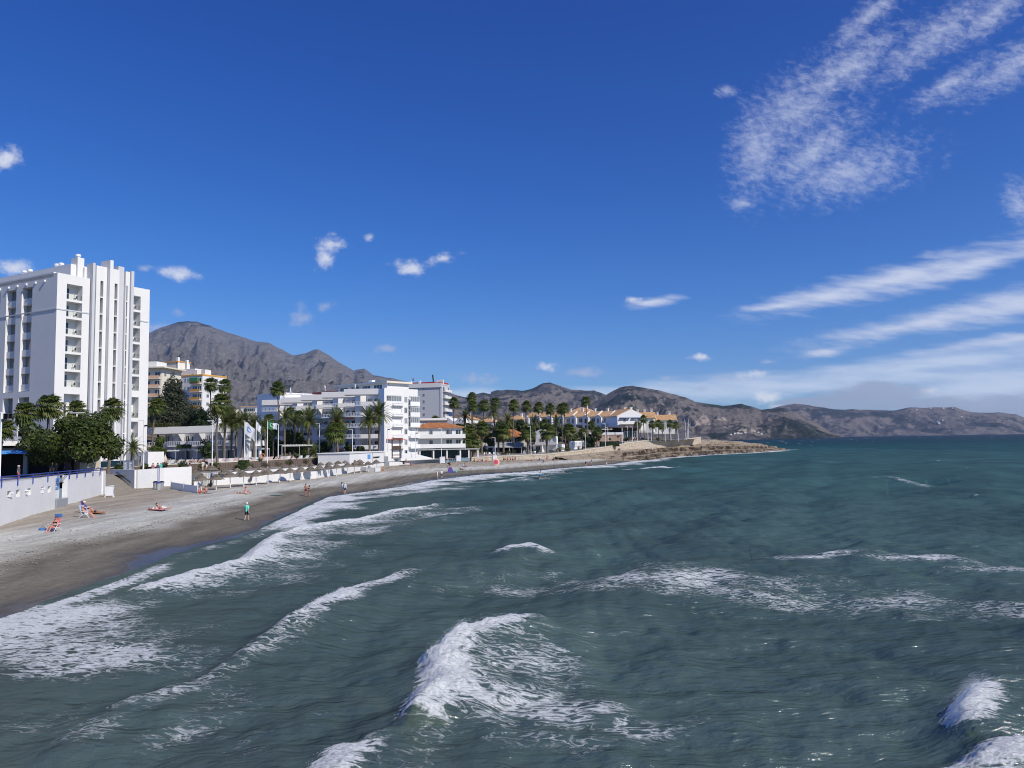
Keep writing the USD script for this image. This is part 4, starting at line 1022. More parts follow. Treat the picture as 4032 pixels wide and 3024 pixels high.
part(H, 'tower_core', MB().box(uA - 0.3, 1.205, hb, uB + 0.3, 9.0, 39.3), 'white_render')
# shaded face
LF = Face(H, 0.0, 26.0, -90)
cols = [(7.12, 10.27), (11.95, 14.98), (16.9, 20.0), (21.7, 24.8)]
holes = [(26 - b, 17.5, 26 - a, 35.6) for a, b in cols] + [(26 - b, z0, 26 - a, z1) for a, b in cols for z0, z1 in ((12.9, 16.5), (9.7, 12.5))]
LF.wall('wall', 0, 24.397, 5.0, top, holes, 0, 1.1)
for a, b in cols:
    for k in range(6):
        zt = 35.6 - 3.0 * k
        LF.window(26 - b, zt - 1.85, 26 - a, zt, 1.0, 2, 'curtained_glass', 'grey_metal')
        LF.box('spandrel', 26 - b, 0.30, zt - 3.0, 26 - a, 0.98, zt - 1.85)
    for z0, z1 in ((12.9, 16.5), (9.7, 12.5)):
        LF.window(26 - b, z0, 26 - a, z1, 1.0, 2, 'curtained_glass', 'grey_metal')
        LF.rail(26 - b, 26 - a, z0, 1.0, 0.1, 'grey_metal', bars=False)
LF.box('cornice_band', 0, -0.1, 30.95, 26.0, -0.003, 31.15, 'grey_render')
LF.box('terrace_slab', 0, -4.5, 8.2, 16.5, -0.01, 9.0, 'white_render')
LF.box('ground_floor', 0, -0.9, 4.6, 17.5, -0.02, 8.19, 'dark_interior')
for k in range(7):
    u, z = 22.5 - 2.7 * k, 36.1
    mb = MB(); mb.tube([(u, -0.25, z), (u, 0, z)], 0.22, 8); part(H, 'round_lamp', LF.put(mb), 'white_metal')
part(H, 'core', MB().box(1.72, 1.72, hb, uE - 0.002, 25.9, top - 0.6), 'white_render')
part(H, 'side_wall', MB().box(uE + 0.001, 0.0, hb, uE + 0.25, 26, top - 0.002), 'white_render')
part(H, 'penthouse', MB().box(3.6, 2.2, top - 0.7, 11, 25, 39.7), 'white_render')
part(H, 'roof_parapet', MB().box(-0.0, 1.11, top - 0.61, 0.5, 25.98, top + 0.25), 'white_render')
part(H, 'lift_shaft', MB().box(hu(324), 1.75, top - 0.7, hu(350), 3.6, 41.0), 'white_render')
for x, y, z in ((hu(337), 2.6, 41.0), (4.2, 6.0, 39.7), (4.2, 7.3, 39.7), (4.2, 15.5, 39.7), (4.2, 17.3, 39.7), (hu(440), 3.0, 39.3)):
    roof_vent(H, x, y, z)

# ---- white apartment block in the centre
B2A = math.atan2(-0.635, 0.77)
B2 = thing('apartment_block', 'large white apartment block of six floors with angled balconies and glazed sunny end', 'building', (-34.3, 205, 0), B2A)
ZS = [6.3, 9.25, 12.2, 15.1, 18.05, 20.95]
PIT, NB = 9.9, 5
Lf = PIT * NB
Ff = Face(B2)
part(B2, 'core', MB().box(-Lf - 4, 2.0, 3.0, -0.3, 12.1, 21.5), 'white_render')
part(B2, 'end_block', MB().box(-Lf - 13, 0.5, 3.0, -Lf - 0.2, 14, 23.6), 'white_render')
part(B2, 'end_block_trim', MB().box(-Lf - 13.15, 0.35, 23.6, -Lf - 0.05, 14.15, 24.0), 'white_render')
for k in range(NB):
    u1 = -k * PIT; u0 = u1 - PIT
    drop = 0.28 * k
    Ff.box('pier', u1 - 2.4, -0.25, 3.0, u1 - 0.05, 2.0, 22.4 - drop, 'white_render')
    c, s = math.cos(math.radians(38)), math.sin(math.radians(38))
    bay = Face(B2, u1 - 2.45, -0.2, 38)
    bw = (PIT - 2.5) / c
    bay.box('roof_parapet', -bw, -0.15, 20.95 - drop, 0, 0.15, 22.5 - drop)
    bay.box('roof_slab', -bw, 0.151, 20.8 - drop, 0, 3.2, 21.0 - drop)
    for f in range(6):
        z = ([3.4] + ZS)[f]
        if f:
            bay.box('balcony_slab', -bw, -0.1, z - 0.15, 0, 3.2, z)
            bay.box('balcony_front', -bw * 0.52, -0.12, z - 0.2, -0.0, 0.05, z + 0.95)
            bay.rail(-bw, -bw * 0.53, z, 0.95, -0.08, step=0.42)
        Ff.window(u0 + 0.5, z + 0.05, u0 + 2.1, z + 2.1, 1.85, 2, 'window_glass' if (k + f) % 3 else 'curtained_glass')
        Ff.window(u0 + 3.4, z + 0.35, u0 + 6.6, z + 2.0, 1.85, 3, 'window_glass' if (k * 2 + f) % 4 else 'curtained_glass')
    if k == 1:
        for z in (14.6, 6.0):
            bay.box('awning', -bw * 0.55, -0.7, z, -0.2, 0.0, z + 0.35, 'red_canvas')
RE = Face(B2, 0.0, 0.0, 90)                    # sunny end, u runs away from the camera
holes = []
for f in range(6):
    z = ([3.4] + ZS)[f]
    holes += [(0.5, z + 0.95 if f else z + 0.3, 6.0, z + 2.55), (7.0, z + 0.7, 8.1, z + 2.3)] + ([(8.8, z + 0.15, 11.9, z + 2.5)] if f else [(8.8, z + 0.2, 11.9, z + 2.2)])
RE.wall('end_wall', 0, 12.1, 3.0, 22.6, holes, 0, 0.3)
RE.box('end_back', 0.3, 1.6, 3.0, 12.0, 1.7, 20.9)
for f in range(6):
    z = ([3.4] + ZS)[f]
    if f:
        RE.box('balcony_slab', 2.6, -0.7, z - 0.2, 6.4, -0.005, z)
        RE.rail(2.6, 6.4, z, 0.95, -0.68, step=0.45)
        RE.box('bay_slab', 8.5, -0.9, z - 0.25, 12.1, -0.005, z + 0.05)
        RE.box('bay_apron', 8.5, -0.9, z + 0.05, 12.1, -0.75, z + 0.95, 'white_render' if f in (2, 4) else 'white_metal')
        if f in (3, 4, 5):
            RE.window(8.55, z + 0.97, 12.05, z + 2.5, -0.85, 5, 'curtained_glass')
    if f in (5,):
        RE.window(0.55, z + 0.97, 5.95, z + 2.5, 0.05, 6, 'curtained_glass')
    else:
        RE.window(1.0, z + 0.3, 2.8, z + 2.1, 1.5, 3, name='balcony_door')
        RE.window(5.0, z + 0.1, 5.8, z + 2.2, 1.5, 1, name='balcony_door')
    RE.window(7.05, z + 0.75, 8.05, z + 2.25, 0.12, 2, 'curtained_glass' if f % 2 else 'window_glass')
    RE.window(8.9, z + 0.2, 11.8, z + 2.2, 1.4, 3)
RE.box('awning', 0.4, -1.0, 8.55, 6.4, -0.02, 8.75, 'red_canvas')
part(B2, 'roof_terrace_house', MB().box(-24, 3, 22.0, -2.5, 11, 24.2), 'white_render')
part(B2, 'terrace_roof', MB().box(-25, 2.0, 24.2, -1.5, 11.5, 24.7), 'cream_render')
part(B2, 'red_roof', MB().box(-38, 4, 22.9, -25.3, 11, 23.4), 'red_paint')
part(B2, 'red_roof_house', MB().box(-37, 5, 21.6, -26, 10.5, 22.9), 'cream_render')
for x in (-6, -11, -16, -21):
    Face(B2, 0, 3.0).window(x - 2.0, 22.5, x + 1.5, 23.9, -0.05, 3)
roof_vent(B2, -44, 6, 22, 0.6, 1.3); roof_vent(B2, -47, 7, 22, 0.5, 1.6)
part(B2, 'chimney', MB().box(-14, 6, 24.7, -12.5, 7.2, 25.8), 'white_render')


def dish(parent, x, y, z, r, az=-30):
    mb = MB(); mb.lathe([(0, 0), (r * 0.5, 0.06), (r * 0.85, 0.2), (r, 0.34), (r * 0.86, 0.26), (0, 0.05)], 12)
    for v in mb.v:
        y0, z0 = v[:, 1].copy(), v[:, 2].copy()
        v[:, 1], v[:, 2] = -z0, y0 + r
    mb.turn(az)
    for v in mb.v:
        v += (x, y, z + 0.6)
    mb.tube([(x, y, z), (x, y, z + 0.6 + r * 0.4)], 0.06)
    part(parent, 'satellite_dish', mb, 'white_metal')


dish(B2, -Lf + 3.5, 2.0, 22.5, 1.2); dish(B2, -15, 2.2, 22.4, 0.8); dish(B2, -30, 3, 23.4, 0.6)


# ---- plainer blocks further back
def block(name, label, loc, deg, w, d, z0, z1, pitch, wallmat='white_render', balcony=None, bands=(), cols=(), rcols=(), side_balc=True, roofmat=None, trim=None, holes_mat='window_glass', winh=1.3):
    b = thing(name, label, 'building', (*loc, 0), math.radians(deg))
    part(b, 'wall', MB().box(0, 0, z0, w, d, z1), wallmat)
    part(b, 'parapet', MB().box(-0.15, -0.15, z1, w + 0.15, d + 0.15, z1 + 0.5), trim or wallmat)
    f, r = Face(b), Face(b, w, 0, 90)
    nz = int((z1 - z0) / pitch)
    for k in range(nz):
        z = z1 - pitch * (k + 1)
        for u, ww in cols:
            f.window(u, z + 0.9, u + ww, z + 0.9 + winh, -0.05, 2 if ww > 0.9 else 1, holes_mat)
        for u, ww in rcols:
            r.window(u, z + 0.9, u + ww, z + 0.9 + winh, -0.05, 2 if ww > 0.9 else 1, holes_mat)
        for face, u0, u1, mat in bands:
            g = f if face == 'f' else r
            g.box('balcony_slab', u0, -1.3, z - 0.12, u1, -0.01, z + 0.08)
            g.box('balcony_front', u0, -1.3, z + 0.081, u1, -1.18, z + 0.95, mat)
            g.window(u0 + 0.3, z + 0.1, u0 + 0.3 + min(2.2, (u1 - u0) * 0.45), z + 2.2, -0.04, 2, name='balcony_door')
            g.window(u1 - 0.3 - min(1.8, (u1 - u0) * 0.35), z + 0.7, u1 - 0.3, z + 2.2, -0.04, 2)
    return b, f, r


p = at(1588, 1700, 340)
gt, f, r = block('grey_apartment_tower', 'grey seven floor apartment tower with red roof trim behind the white block', p[:2], -14, 18.5, 10, 4, 33.0, 2.9, 'grey_render', cols=[(9.3, 1.0)], bands=[('r', 0.4, 9.5, 'white_render')])
part(gt, 'right_strip', MB().box(17.6, -0.2, 4, 18.6, 0.02, 33.2), 'white_render')
part(gt, 'cornice', MB().box(-0.5, -0.5, 32.0, 18.4, -0.16, 33.9), 'white_render')
part(gt, 'red_roof', MB().box(1.0, 1.5, 33.5, 14, 9, 34.6), 'red_paint'); part(gt, 'red_roof', MB().box(16, 0.5, 33.5, 18.3, 9, 34.3), 'red_paint')
for x in (3, 7.5, 16.2, 17.2, 18.2):
    part(gt, 'chimney', MB().box(x - 0.5, 1.0, 33.5, x + 0.4, 2.0, 35.4), 'white_render')
f.window(2.6, 29, 4.0, 31.0, -0.06, 1); f.window(5.6, 29.3, 6.6, 31.0, -0.06, 1)
dish(gt, 4, 3, 34.6, 0.8); part(gt, 'aerial', MB().tube([(13, 4, 34.6), (12.6, 4, 38)], 0.35, 6), 'dark_metal')
r.box('awning', 5, -1.6, 19.5, 9, -1.3, 21.0, 'blue_canvas')

p = at(560, 1560, 250)
pe, f, r = block('peach_balcony_block', 'cream apartment block with peach balcony bands just right of the hotel', p[:2], -6, 6.6, 12, 8, 33.0, 2.95, 'cream_render', bands=[('f', 0.2, 6.4, 'peach_paint')], rcols=[(1.5, 1.2), (5, 1.6)])
part(pe, 'roof_house', MB().box(0.5, 2, 33.5, 3.6, 8, 36.0), 'white_render'); part(pe, 'eave', MB().box(-0.5, -1.6, 33.5, 8.3, 12, 33.9), 'cream_render')
p = at(640, 1560, 282)
ob, f, r = block('orange_balcony_block', 'white apartment block with orange balcony bands behind the dark trees', p[:2], -22, 19, 12, 8, 33.2, 2.95, 'white_render', trim='orange_paint', bands=[('f', 0.2, 9.5, 'orange_paint'), ('f', 14.2, 18.9, 'orange_paint')], cols=[(10.6, 0.7), (11.9, 1.1)], rcols=[(2, 1.2), (6, 1.6)])
part(ob, 'roof_storey', MB().box(-3, 3, 33.7, 12.5, 11, 36.3), 'white_render'); part(ob, 'roof_house', MB().box(-4, 4, 36.3, 3, 10, 39.4), 'cream_render'); part(ob, 'roof_house_trim', MB().box(-4.3, 3.7, 39.4, 3.3, 10.3, 39.7), 'orange_paint')
for x, h in ((6.6, 3.9), (2.2, 5.2)):
    part(ob, 'chimney', MB().box(x, 4, 36, x + 0.9, 4.9, 36 + h), 'white_render')
for x in (12.7, 16.4):
    part(ob, 'chimney', MB().box(x, 2, 33.7, x + 1.8, 4, 35.6), 'white_render')
f.box('awning', 14.8, -1.9, 31.0, 18.5, -1.3, 32.4, 'green_canvas')
p = at(908, 1600, 360)
cb, f, r = block('cream_block', 'small stepped cream apartment block in front of the mountain', p[:2], -12, 14.5, 10, 8, 22.6, 2.95, 'cream_render', cols=[(5.0, 1.0), (7.6, 1.0)], bands=[('f', 10.4, 14.3, 'cream_render')])
part(cb, 'roof_storey', MB().box(3.5, 3, 23.1, 12, 9, 26.0), 'white_render'); part(cb, 'side_storey', MB().box(-4.5, 2, 8, -0.01, 10, 25.0), 'cream_render'); part(cb, 'roof_trim', MB().box(3.2, 2.6, 26.0, 12.4, 9.3, 26.3), 'peach_paint')
Face(cb, 0, 3.0).window(5, 23.7, 11, 25.2, -0.05, 6)
p = at(985, 1600, 420)
rb, f, r = block('red_roof_block', 'grey block with a dark red roof edge and white chimneys', p[:2], -15, 14, 10, 10, 26.0, 3, 'grey_render', trim='red_paint')
for x in (2, 4, 6.5, 9, 11):
    part(rb, 'chimney', MB().box(x, 1, 26.4, x + 1, 2, 28.8), 'white_render')

# ---- low terraced flats behind the pool
TH = thing('terraced_flats', 'low white two storey flats with angled balconies behind the pool palms', 'building', (*at(955, 1750, 158)[:2], 0), math.radians(-30), scale=(1, 1, 1.04))
Ff = Face(TH)
PT, NT_ = 6.9, 4
part(TH, 'core', MB().box(-PT * NT_, 1.7, 4, 0, 5.0, 11.2), 'white_render')
Ef = Face(TH, 0.0, 0.0, 90); Ef.window(2.2, 7.9, 4.2, 9.4, -.05, 2); Ef.window(2.2, 4.9, 4.2, 6.6, -.05, 2); Ef.box('side_balcony', 1.9, -1.2, 7.2, 4.9, -.01, 8.3)
for k in range(NT_):
    u1 = -k * PT; u0 = u1 - PT
    Ff.box('pier', u1 - 1.6, -0.2, 4, u1 - 0.03, 1.7, 11.5, 'grey_render')
    c = math.cos(math.radians(24)); bw = (PT - 1.65) / c
    bay = Face(TH, u1 - 1.64, -0.15, 24)
    bay.box('roof_parapet', -bw, -0.15, 10.1, 0, 0.15, 11.5); bay.box('roof_slab', -bw, 0.151, 10.0, 0, 2.2, 10.2)
    bay.box('balcony_slab', -bw, -0.1, 7.35, 0, 2.2, 7.5); bay.box('balcony_front', -bw * 0.5, -0.12, 7.3, 0, 0.05, 8.4)
    bay.rail(-bw, -bw * 0.51, 7.5, 0.9, -0.08, step=0.4)
    Ff.window(u0 + 0.5, 7.6, u0 + 1.8, 9.6, 1.6, 2, 'curtained_glass' if k % 2 else 'window_glass'); Ff.window(u0 + 2.6, 7.9, u0 + 4.8, 9.5, 1.6, 3)
    Ff.window(u0 + 0.5, 4.6, u0 + 2.0, 6.8, 1.6, 3); Ff.window(u0 + 2.8, 4.6, u0 + 4.6, 6.8, 1.6, 2)

# ---- restaurant house with an orange tiled roof
n = {'tc': ('texture_coordinate', {}), 'wv': ('wave_texture', {'bands_direction': 'x', 'scale': 1.6, 'distortion': 0.6}), 'nz': ('noise_texture', {'scale': 1.2, 'detail': 6.0}),
     'rp': ('rgb_ramp', {'ramp': [(0.3, (0.36, 0.13, 0.05)), (0.55, (0.50, 0.21, 0.085)), (0.75, (0.58, 0.30, 0.14))]}), 'b': ('bump', {'strength': 0.7, 'distance': 0.12}), 'p': ('principled_bsdf', {'roughness': 0.8, 'specular_ior_level': 0.2})}
ll = [('tc.object', 'wv.vector'), ('tc.object', 'nz.vector'), ('nz.fac', 'rp.fac'), ('rp.color', 'p.base_color'), ('wv.fac', 'b.height'), ('b.normal', 'p.normal')]
usdkit.material(stage, '/World/Looks/orange_tiles', n, ll, surface='p.BSDF')
n = dict(n); n['rp'] = ('rgb_ramp', {'ramp': [(0.3, (0.52, 0.29, 0.13)), (0.55, (0.66, 0.41, 0.21)), (0.75, (0.72, 0.50, 0.30))]})
usdkit.material(stage, '/World/Looks/sandy_tiles', n, ll, surface='p.BSDF')


def hip_roof(parent, x0, y0, x1, y1, ze, zr, mat='orange_tiles', gable=False, name='roof', over=0.5):
    x0, y0, x1, y1 = x0 - over, y0 - over, x1 + over, y1 + over
    ym = (y0 + y1) / 2; ins = 0.0 if gable else (y1 - y0) / 2
    v = [(x0, y0, ze), (x1, y0, ze), (x1, y1, ze), (x0, y1, ze), (x0 + ins, ym, zr), (x1 - ins, ym, zr)]
    v2 = [(a, b, c - 0.22) for a, b, c in v[:4]]
    mb = MB()
    mb.add(np.array(v + v2), np.array([(0, 1, 5), (0, 5, 4), (1, 2, 5), (2, 3, 4), (2, 4, 5), (3, 0, 4), (0, 6, 7), (0, 7, 1), (1, 7, 8), (1, 8, 2), (2, 8, 9), (2, 9, 3), (3, 9, 6), (3, 6, 0), (6, 9, 8), (6, 8, 7)]))
    return part(parent, name, mb, mat)


p = at(1646, 1780, 219)
RS = thing('restaurant_house', 'white two storey beach restaurant with orange tiled roof beside the white block', 'building', (*p[:2], 0), math.radians(16))
f = Face(RS)
part(RS, 'wall', MB().box(0, 2.2, 3, 13.5, 10, 12.0), 'white_render')
hip_roof(RS, -0.3, 1.8, 13.5, 10, 12.05, 13.5)
for z0 in (6.05, 8.85):
    f.box('balcony_front', 0.2, -0.6, z0, 13.8, -0.4, z0 + 1.15); f.box('balcony_slab', 0.2, -0.4, z0 - 0.1, 13.8, 2.19, z0 + 0.1)
    f.window(3.6, z0 + 0.6, 4.7, z0 + 2.3, 2.13, 2); f.window(8.6, z0 + 0.3, 10.4, z0 + 2.4, 2.13, 2); f.window(11.5, z0 + 0.3, 13.0, z0 + 2.4, 2.13, 2)
f.box('canopy', -0.5, -2.6, 5.5, 17.5, 2.0, 5.75, 'shade_canvas')
for u in (0.0, 3.9, 7.8, 11.7, 14.2, 16.9):
    f.box('column', u, -2.3, 3.0, u + 0.38, -1.9, 5.49)
for u in (0.5, 4.4, 8.3, 12.2):
    f.window(u, 3.2, u + 3.3, 5.3, 0.4, 3, name='glazed_front', frame='dark_metal')
f.box('pergola_post', 9.3, -0.5, 10.0, 9.42, -0.38, 12.0, 'grey_metal')
p = at(1590, 1660, 255)
sh = thing('striped_house', 'small white roof house with a dark striped eave behind the apartment end', 'building', (*at(1643, 1680, 238)[:2], 0), math.radians(10))
part(sh, 'wall', MB().box(0, 0, 8, 9.3, 7, 15.3), 'white_render'); part(sh, 'eave', MB().box(-0.2, -0.4, 14.2, 9.5, -0.01, 14.6), 'terrace_cladding'); Face(sh).window(1.5, 12.2, 3.2, 13.7, -0.05, 2); Face(sh).window(6.4, 12.2, 8.0, 13.7, -0.05, 2)
wv_ = thing('white_villa', 'white villa with twin gables between the tower and the palms', 'building', (*at(1745, 1660, 300)[:2], 0), math.radians(-20))
part(wv_, 'wall', MB().box(0, 0, 6, 9.5, 8, 15.6), 'white_render')
for k in range(2):
    mb = MB(); mb.panel([(k * 4.7, 15.6), (k * 4.7 + 4.6, 15.6), (k * 4.7 + 2.3, 17.2)], 0.0, 8.0); part(wv_, 'gable_roof', mb, 'white_render')

# ---- beach service building with the blue door
P0, P1 = on(1388, 1852, 1.9)[:2], on(1512, 1841, 1.6)[:2]
SB = thing('beach_service_building', 'flat roofed white beach building with blue door and blue notice', 'building', (*P0, 0), math.atan2((P1 - P0)[1], (P1 - P0)[0]))
SL = float(np.linalg.norm(P1 - P0))
f = Face(SB)
f.wall('wall', -2, SL, 1.0, 5.55, [(3.2, 1.6, 4.7, 3.9), (SL * 0.62, 4.05, SL * 0.86, 4.5)], 0, 0.4, 'white_wall')
part(SB, 'body', MB().box(-2, 0.42, 1.0, SL, 7, 5.5), 'white_wall'); part(SB, 'roof', MB().box(-2.2, -0.2, 5.55, SL + 0.2, 7.2, 5.75), 'white_render')
f.box('door', 3.2, 0.2, 1.6, 4.7, 0.28, 3.9, 'blue_paint'); f.box('window', SL * 0.62, 0.2, 4.05, SL * 0.86, 0.25, 4.5, 'window_glass')
f.box('notice', SL * 0.44, -0.06, 4.1, SL * 0.53, -0.004, 5.1, 'sign_blue')
f.box('drain_pipe', SL * 0.60, -0.1, 1.2, SL * 0.60 + 0.1, -0.003, 5.5, 'grey_metal')
f.box('end_rib', SL - 0.1, -1.0, 1.0, SL + 0.35, 0.0, 4.4, 'grey_metal')
tw = thing('lifeguard_tower', 'dark brown open timber tower with stairs beside the white ramp wall', 'tower', tuple(at(1545, 1838, 196)[:2]) + (1.6,), math.radians(15))
for x in (0, 2.0):
    for y in (0, 1.6):
        part(tw, 'post', MB().box(x, y, 0, x + 0.14, y + 0.14, 7.0), 'brown_wood')
for z in (2.2, 4.3, 6.9):
    part(tw, 'platform', MB().box(-0.1, -0.1, z, 2.3, 1.9, z + 0.14), 'brown_wood')
part(tw, 'railing', MB().box(-0.1, -0.12, 4.44, 2.3, -0.02, 5.3).box(-0.1, -0.12, 2.9, 2.3, -0.05, 3.1), 'brown_wood')

# ---- terraced houses on the headland
RH0 = at(2245, 1690, 336)
hang = -36
ax_ = np.array([math.cos(math.radians(hang)), math.sin(math.radians(hang))])


def arch_poly(u0, z0, u1, z1):
    r = (u1 - u0) / 2
    return Polygon([(u0, z0), (u1, z0), (u1, z1 - r)] + [(u0 + r + r * math.cos(t), z1 - r + r * math.sin(t)) for t in np.linspace(0, math.pi, 8)] + [(u0, z1 - r)])


def row_house(k, loc, z0, label):
    h = thing('terraced_house', label, 'house', (*loc, z0), math.radians(hang), group=None)
    f = Face(h)
    W, ZE, ZR = 6.3, 6.3, 8.6
    part(h, 'wall', MB().box(0, 1.6, 0, W, 11, ZE), 'white_render')
    mb = MB(); v = [(0.2, 1.2, ZE - 0.1), (W, 1.2, ZE - 0.1), (W, 6.2, ZR), (0.2, 6.2, ZR), (0.2, 11.4, ZE - 0.1), (W, 11.4, ZE - 0.1)]
    mb.add(v + [(a, b, c - 0.2) for a, b, c in v], [(0, 1, 2, 3), (3, 2, 5, 4), (0, 6, 7, 1), (4, 5, 11, 10), (0, 3, 9, 6), (3, 4, 10, 9), (1, 7, 8, 2), (2, 8, 11, 5)]); part(h, 'roof', mb, 'sandy_tiles')
    # the arched gable front
    g = Polygon([(0, 0), (3.0, 0), (3.0, 5.9), (1.9, 6.9), (1.1, 6.9), (0, 5.9)])
    f.wall('gable_front', 0, 3, 0, 7, [arch_poly(1.0, 3.3, 2.0, 5.5), arch_poly(1.0, 0.4, 2.0, 2.5)], 0, 0.35, poly=g)
    part(h, 'gable_sides', MB().box(0, 0.351, 0, 0.25, 1.599, 5.8).box(2.75, 0.351, 0, 3.0, 1.599, 5.8).box(0.251, 0.351, 2.6, 2.749, 1.599, 2.8), 'white_render')
    f.box('arched_window', 0.9, 0.4, 3.2, 2.1, 0.44, 5.5, 'window_glass'); f.box('arched_window', 0.9, 0.4, 0.3, 2.1, 0.44, 2.5, 'window_glass')
    f.window(3.5, 3.5, 5.8, 5.5, 1.5, 2); f.window(3.5, 0.4, 5.8, 2.4, 1.5, 2)
    f.rail(3.0, W, 2.8, 0.9, 0.1, step=0.5); f.box('terrace_slab', 3.0, 0.05, 2.6, W, 1.59, 2.8)
    mb = MB(); mb.panel([(1.2, ZE - 0.4), (1.2, ZE + 0.3), (6.2, ZR + 0.35), (6.2, ZE)], 0, 0.28)
    for v in mb.v:
        x, y = v[:, 0].copy(), v[:, 1].copy(); v[:, 0], v[:, 1] = W + 0.02 - y * 0, x; v[:, 0] += y
    part(h, 'party_wall', mb, 'white_render')
    part(h, 'chimney', MB().box(2.0, 6.6, ZR - 0.4, 2.8, 7.4, ZR + 1.2).box(1.8, 6.4, ZR + 1.2, 3.0, 7.6, ZR + 1.4), 'white_render')
    if k in (1, 3):
        f.box('awning', 3.1, -0.9, 2.15, 6.2, 0.0, 2.45, 'blue_canvas')


ords = ['leftmost', 'second', 'third', 'fourth', 'fifth', 'sixth', 'seventh']
for k in range(7):
    row_house(k, RH0[:2] + ax_ * 6.32 * (k - 4), 11.9 + 0.15 * (3 - k), f'{ords[k]} from the left of the white terraced houses with sandy tiled roofs')


def gable_house(label, loc, deg, w, d, z0, ze, zr, ncol=2, roofmat='sandy_tiles', chim=2):
    h = thing('gabled_house', label, 'house', (*loc, z0), math.radians(deg))
    part(h, 'wall', MB().box(0, 0, 0, w, d, ze), 'white_render')
    mb = MB(); mb.panel([(0, ze), (w, ze), (w / 2, zr)], 0.02, d - 0.02); part(h, 'gable', mb, 'white_render')
    v = [(-0.3, 0.5, ze - 0.2), (w / 2, 0.5, zr + 0.1), (w + 0.3, 0.5, ze - 0.2), (-0.3, d, ze - 0.2), (w / 2, d, zr + 0.1), (w + 0.3, d, ze - 0.2)]
    mb = MB().add(v + [(a, b, c + 0.22) for a, b, c in v], [(0, 3, 4, 1), (1, 4, 5, 2), (6, 7, 10, 9), (7, 8, 11, 10), (0, 1, 7, 6), (1, 2, 8, 7), (3, 9, 10, 4), (4, 10, 11, 5), (0, 6, 9, 3), (2, 5, 11, 8)]); part(h, 'roof', mb, roofmat)
    f, r, l_ = Face(h), Face(h, w, 0, 90), Face(h, 0, d, -90)
    for c in range(ncol):
        u = w * (c + 0.5) / ncol
        for z in np.arange(0.5, ze - 1.5, 2.8):
            f.window(u - 0.6, z + 0.4, u + 0.6, z + 1.8, -0.05, 2, 'curtained_glass')
    for c in range(3):
        u = d * (c + 0.5) / 3
        for z in np.arange(0.5, ze - 1.5, 2.8):
            r.window(u - 0.6, z + 0.4, u + 0.6, z + 1.8, -0.05, 2, 'curtained_glass')
    for c in range(chim):
        y = d * (c + 0.6) / (chim + 0.3)
        part(h, 'chimney', MB().box(w * 0.62, y, zr - 1.2, w * 0.62 + 0.8, y + 0.8, zr + 0.9).box(w * 0.62 - 0.2, y - 0.2, zr + 0.9, w * 0.62 + 1.0, y + 1.0, zr + 1.1), 'white_render')
    return h, f, r


gh, f, r = gable_house('white end house of the headland terrace with broad sunlit gable and blue awnings', at(2432, 1690, 318)[:2], 22, 13.5, 12, 11.3, 6.2, 9.0)
f.box('awning', 1.0, -1.2, 5.2, 5.8, -0.02, 5.5, 'blue_canvas'); f.box('awning', 6.6, -1.2, 5.2, 11.5, -0.02, 5.5, 'blue_canvas'); f.box('balcony_front', 0.8, -1.4, 2.7, 12, -1.2, 3.6)
f.box('balcony_slab', 0.8, -1.2, 2.5, 12, -0.01, 2.7, 'peach_paint')


def eave_house(label, loc, deg, w, d, z0, ze, zr, chim=2):
    h = thing('tiled_row_house', label, 'house', (*loc, z0), math.radians(deg))
    part(h, 'wall', MB().box(0, 0, 0, w, d, ze), 'white_render'); hip_roof(h, 0, 0, w, d, ze + .05, zr, 'sandy_tiles', gable=True)
    mb = MB(); mb.panel([(0, ze), (d, ze), (d / 2, zr - .2)], -0.1, 0.1); mb.turn(90)
    for v in mb.v:
        v[:, 0] += w - .1
    part(h, 'gable', mb, 'white_render')
    f, r = Face(h), Face(h, w, 0, 90)
    for u in np.arange(1.0, w - 1.5, 3.2):
        for z in (0.6, 3.6):
            f.window(u, z + .4, u + 1.2, z + 1.9, -.05, 2, 'curtained_glass')
    r.window(d / 2 - .6, 4.0, d / 2 + .6, 5.4, -.05, 2)
    for c in range(chim):
        x = w * (c + .5) / chim
        part(h, 'chimney', MB().box(x, d * .5, zr - .8, x + .8, d * .5 + .8, zr + 1.2).box(x - .2, d * .5 - .2, zr + 1.2, x + 1.0, d * .5 + 1.0, zr + 1.4), 'white_render')


eave_house('low white house with long sandy tiled roof at the outer end of the headland', at(2566, 1690, 338)[:2], -8, 10.5, 9, 9.8, 6.2, 8.6, 2)
eave_house('white house with long sandy tiled roof and chimneys beside the sunlit gable', at(2492, 1690, 332)[:2], -14, 9.0, 9, 10.5, 6.4, 9.0, 3)
for k, (px, Y, w) in enumerate(((1990, 352, 9), (2085, 362, 9), (2245, 368, 10), (1880, 356, 8), (1806, 340, 6))):
    q = at(px, 1650, Y)
    h = thing('tiled_house', ['tiled roof house showing between the fan palms left of the terrace', 'house with low tiled roof behind the second row of fan palms', 'small tower house with hipped tile roof above the terraced houses', 'orange roofed house deep among the palms', 'orange roof corner just right of the grey tower'][k], 'house', (*q[:2], 0), math.radians(-25))
    zt = (17.6, 18.2, 21.5, 16.8, 17.8)[k]
    part(h, 'wall', MB().box(0, 0, 8, w, 8, zt), 'white_render'); hip_roof(h, 0, 0, w, 8, zt + 0.05, zt + 2.1, 'sandy_tiles')
    part(h, 'chimney', MB().box(w * 0.7, 3, zt + 1, w * 0.7 + 0.8, 3.8, zt + 2.9), 'white_render')
    Face(h).window(1.5, zt - 2.2, 3.0, zt - 0.9, -0.05, 2)

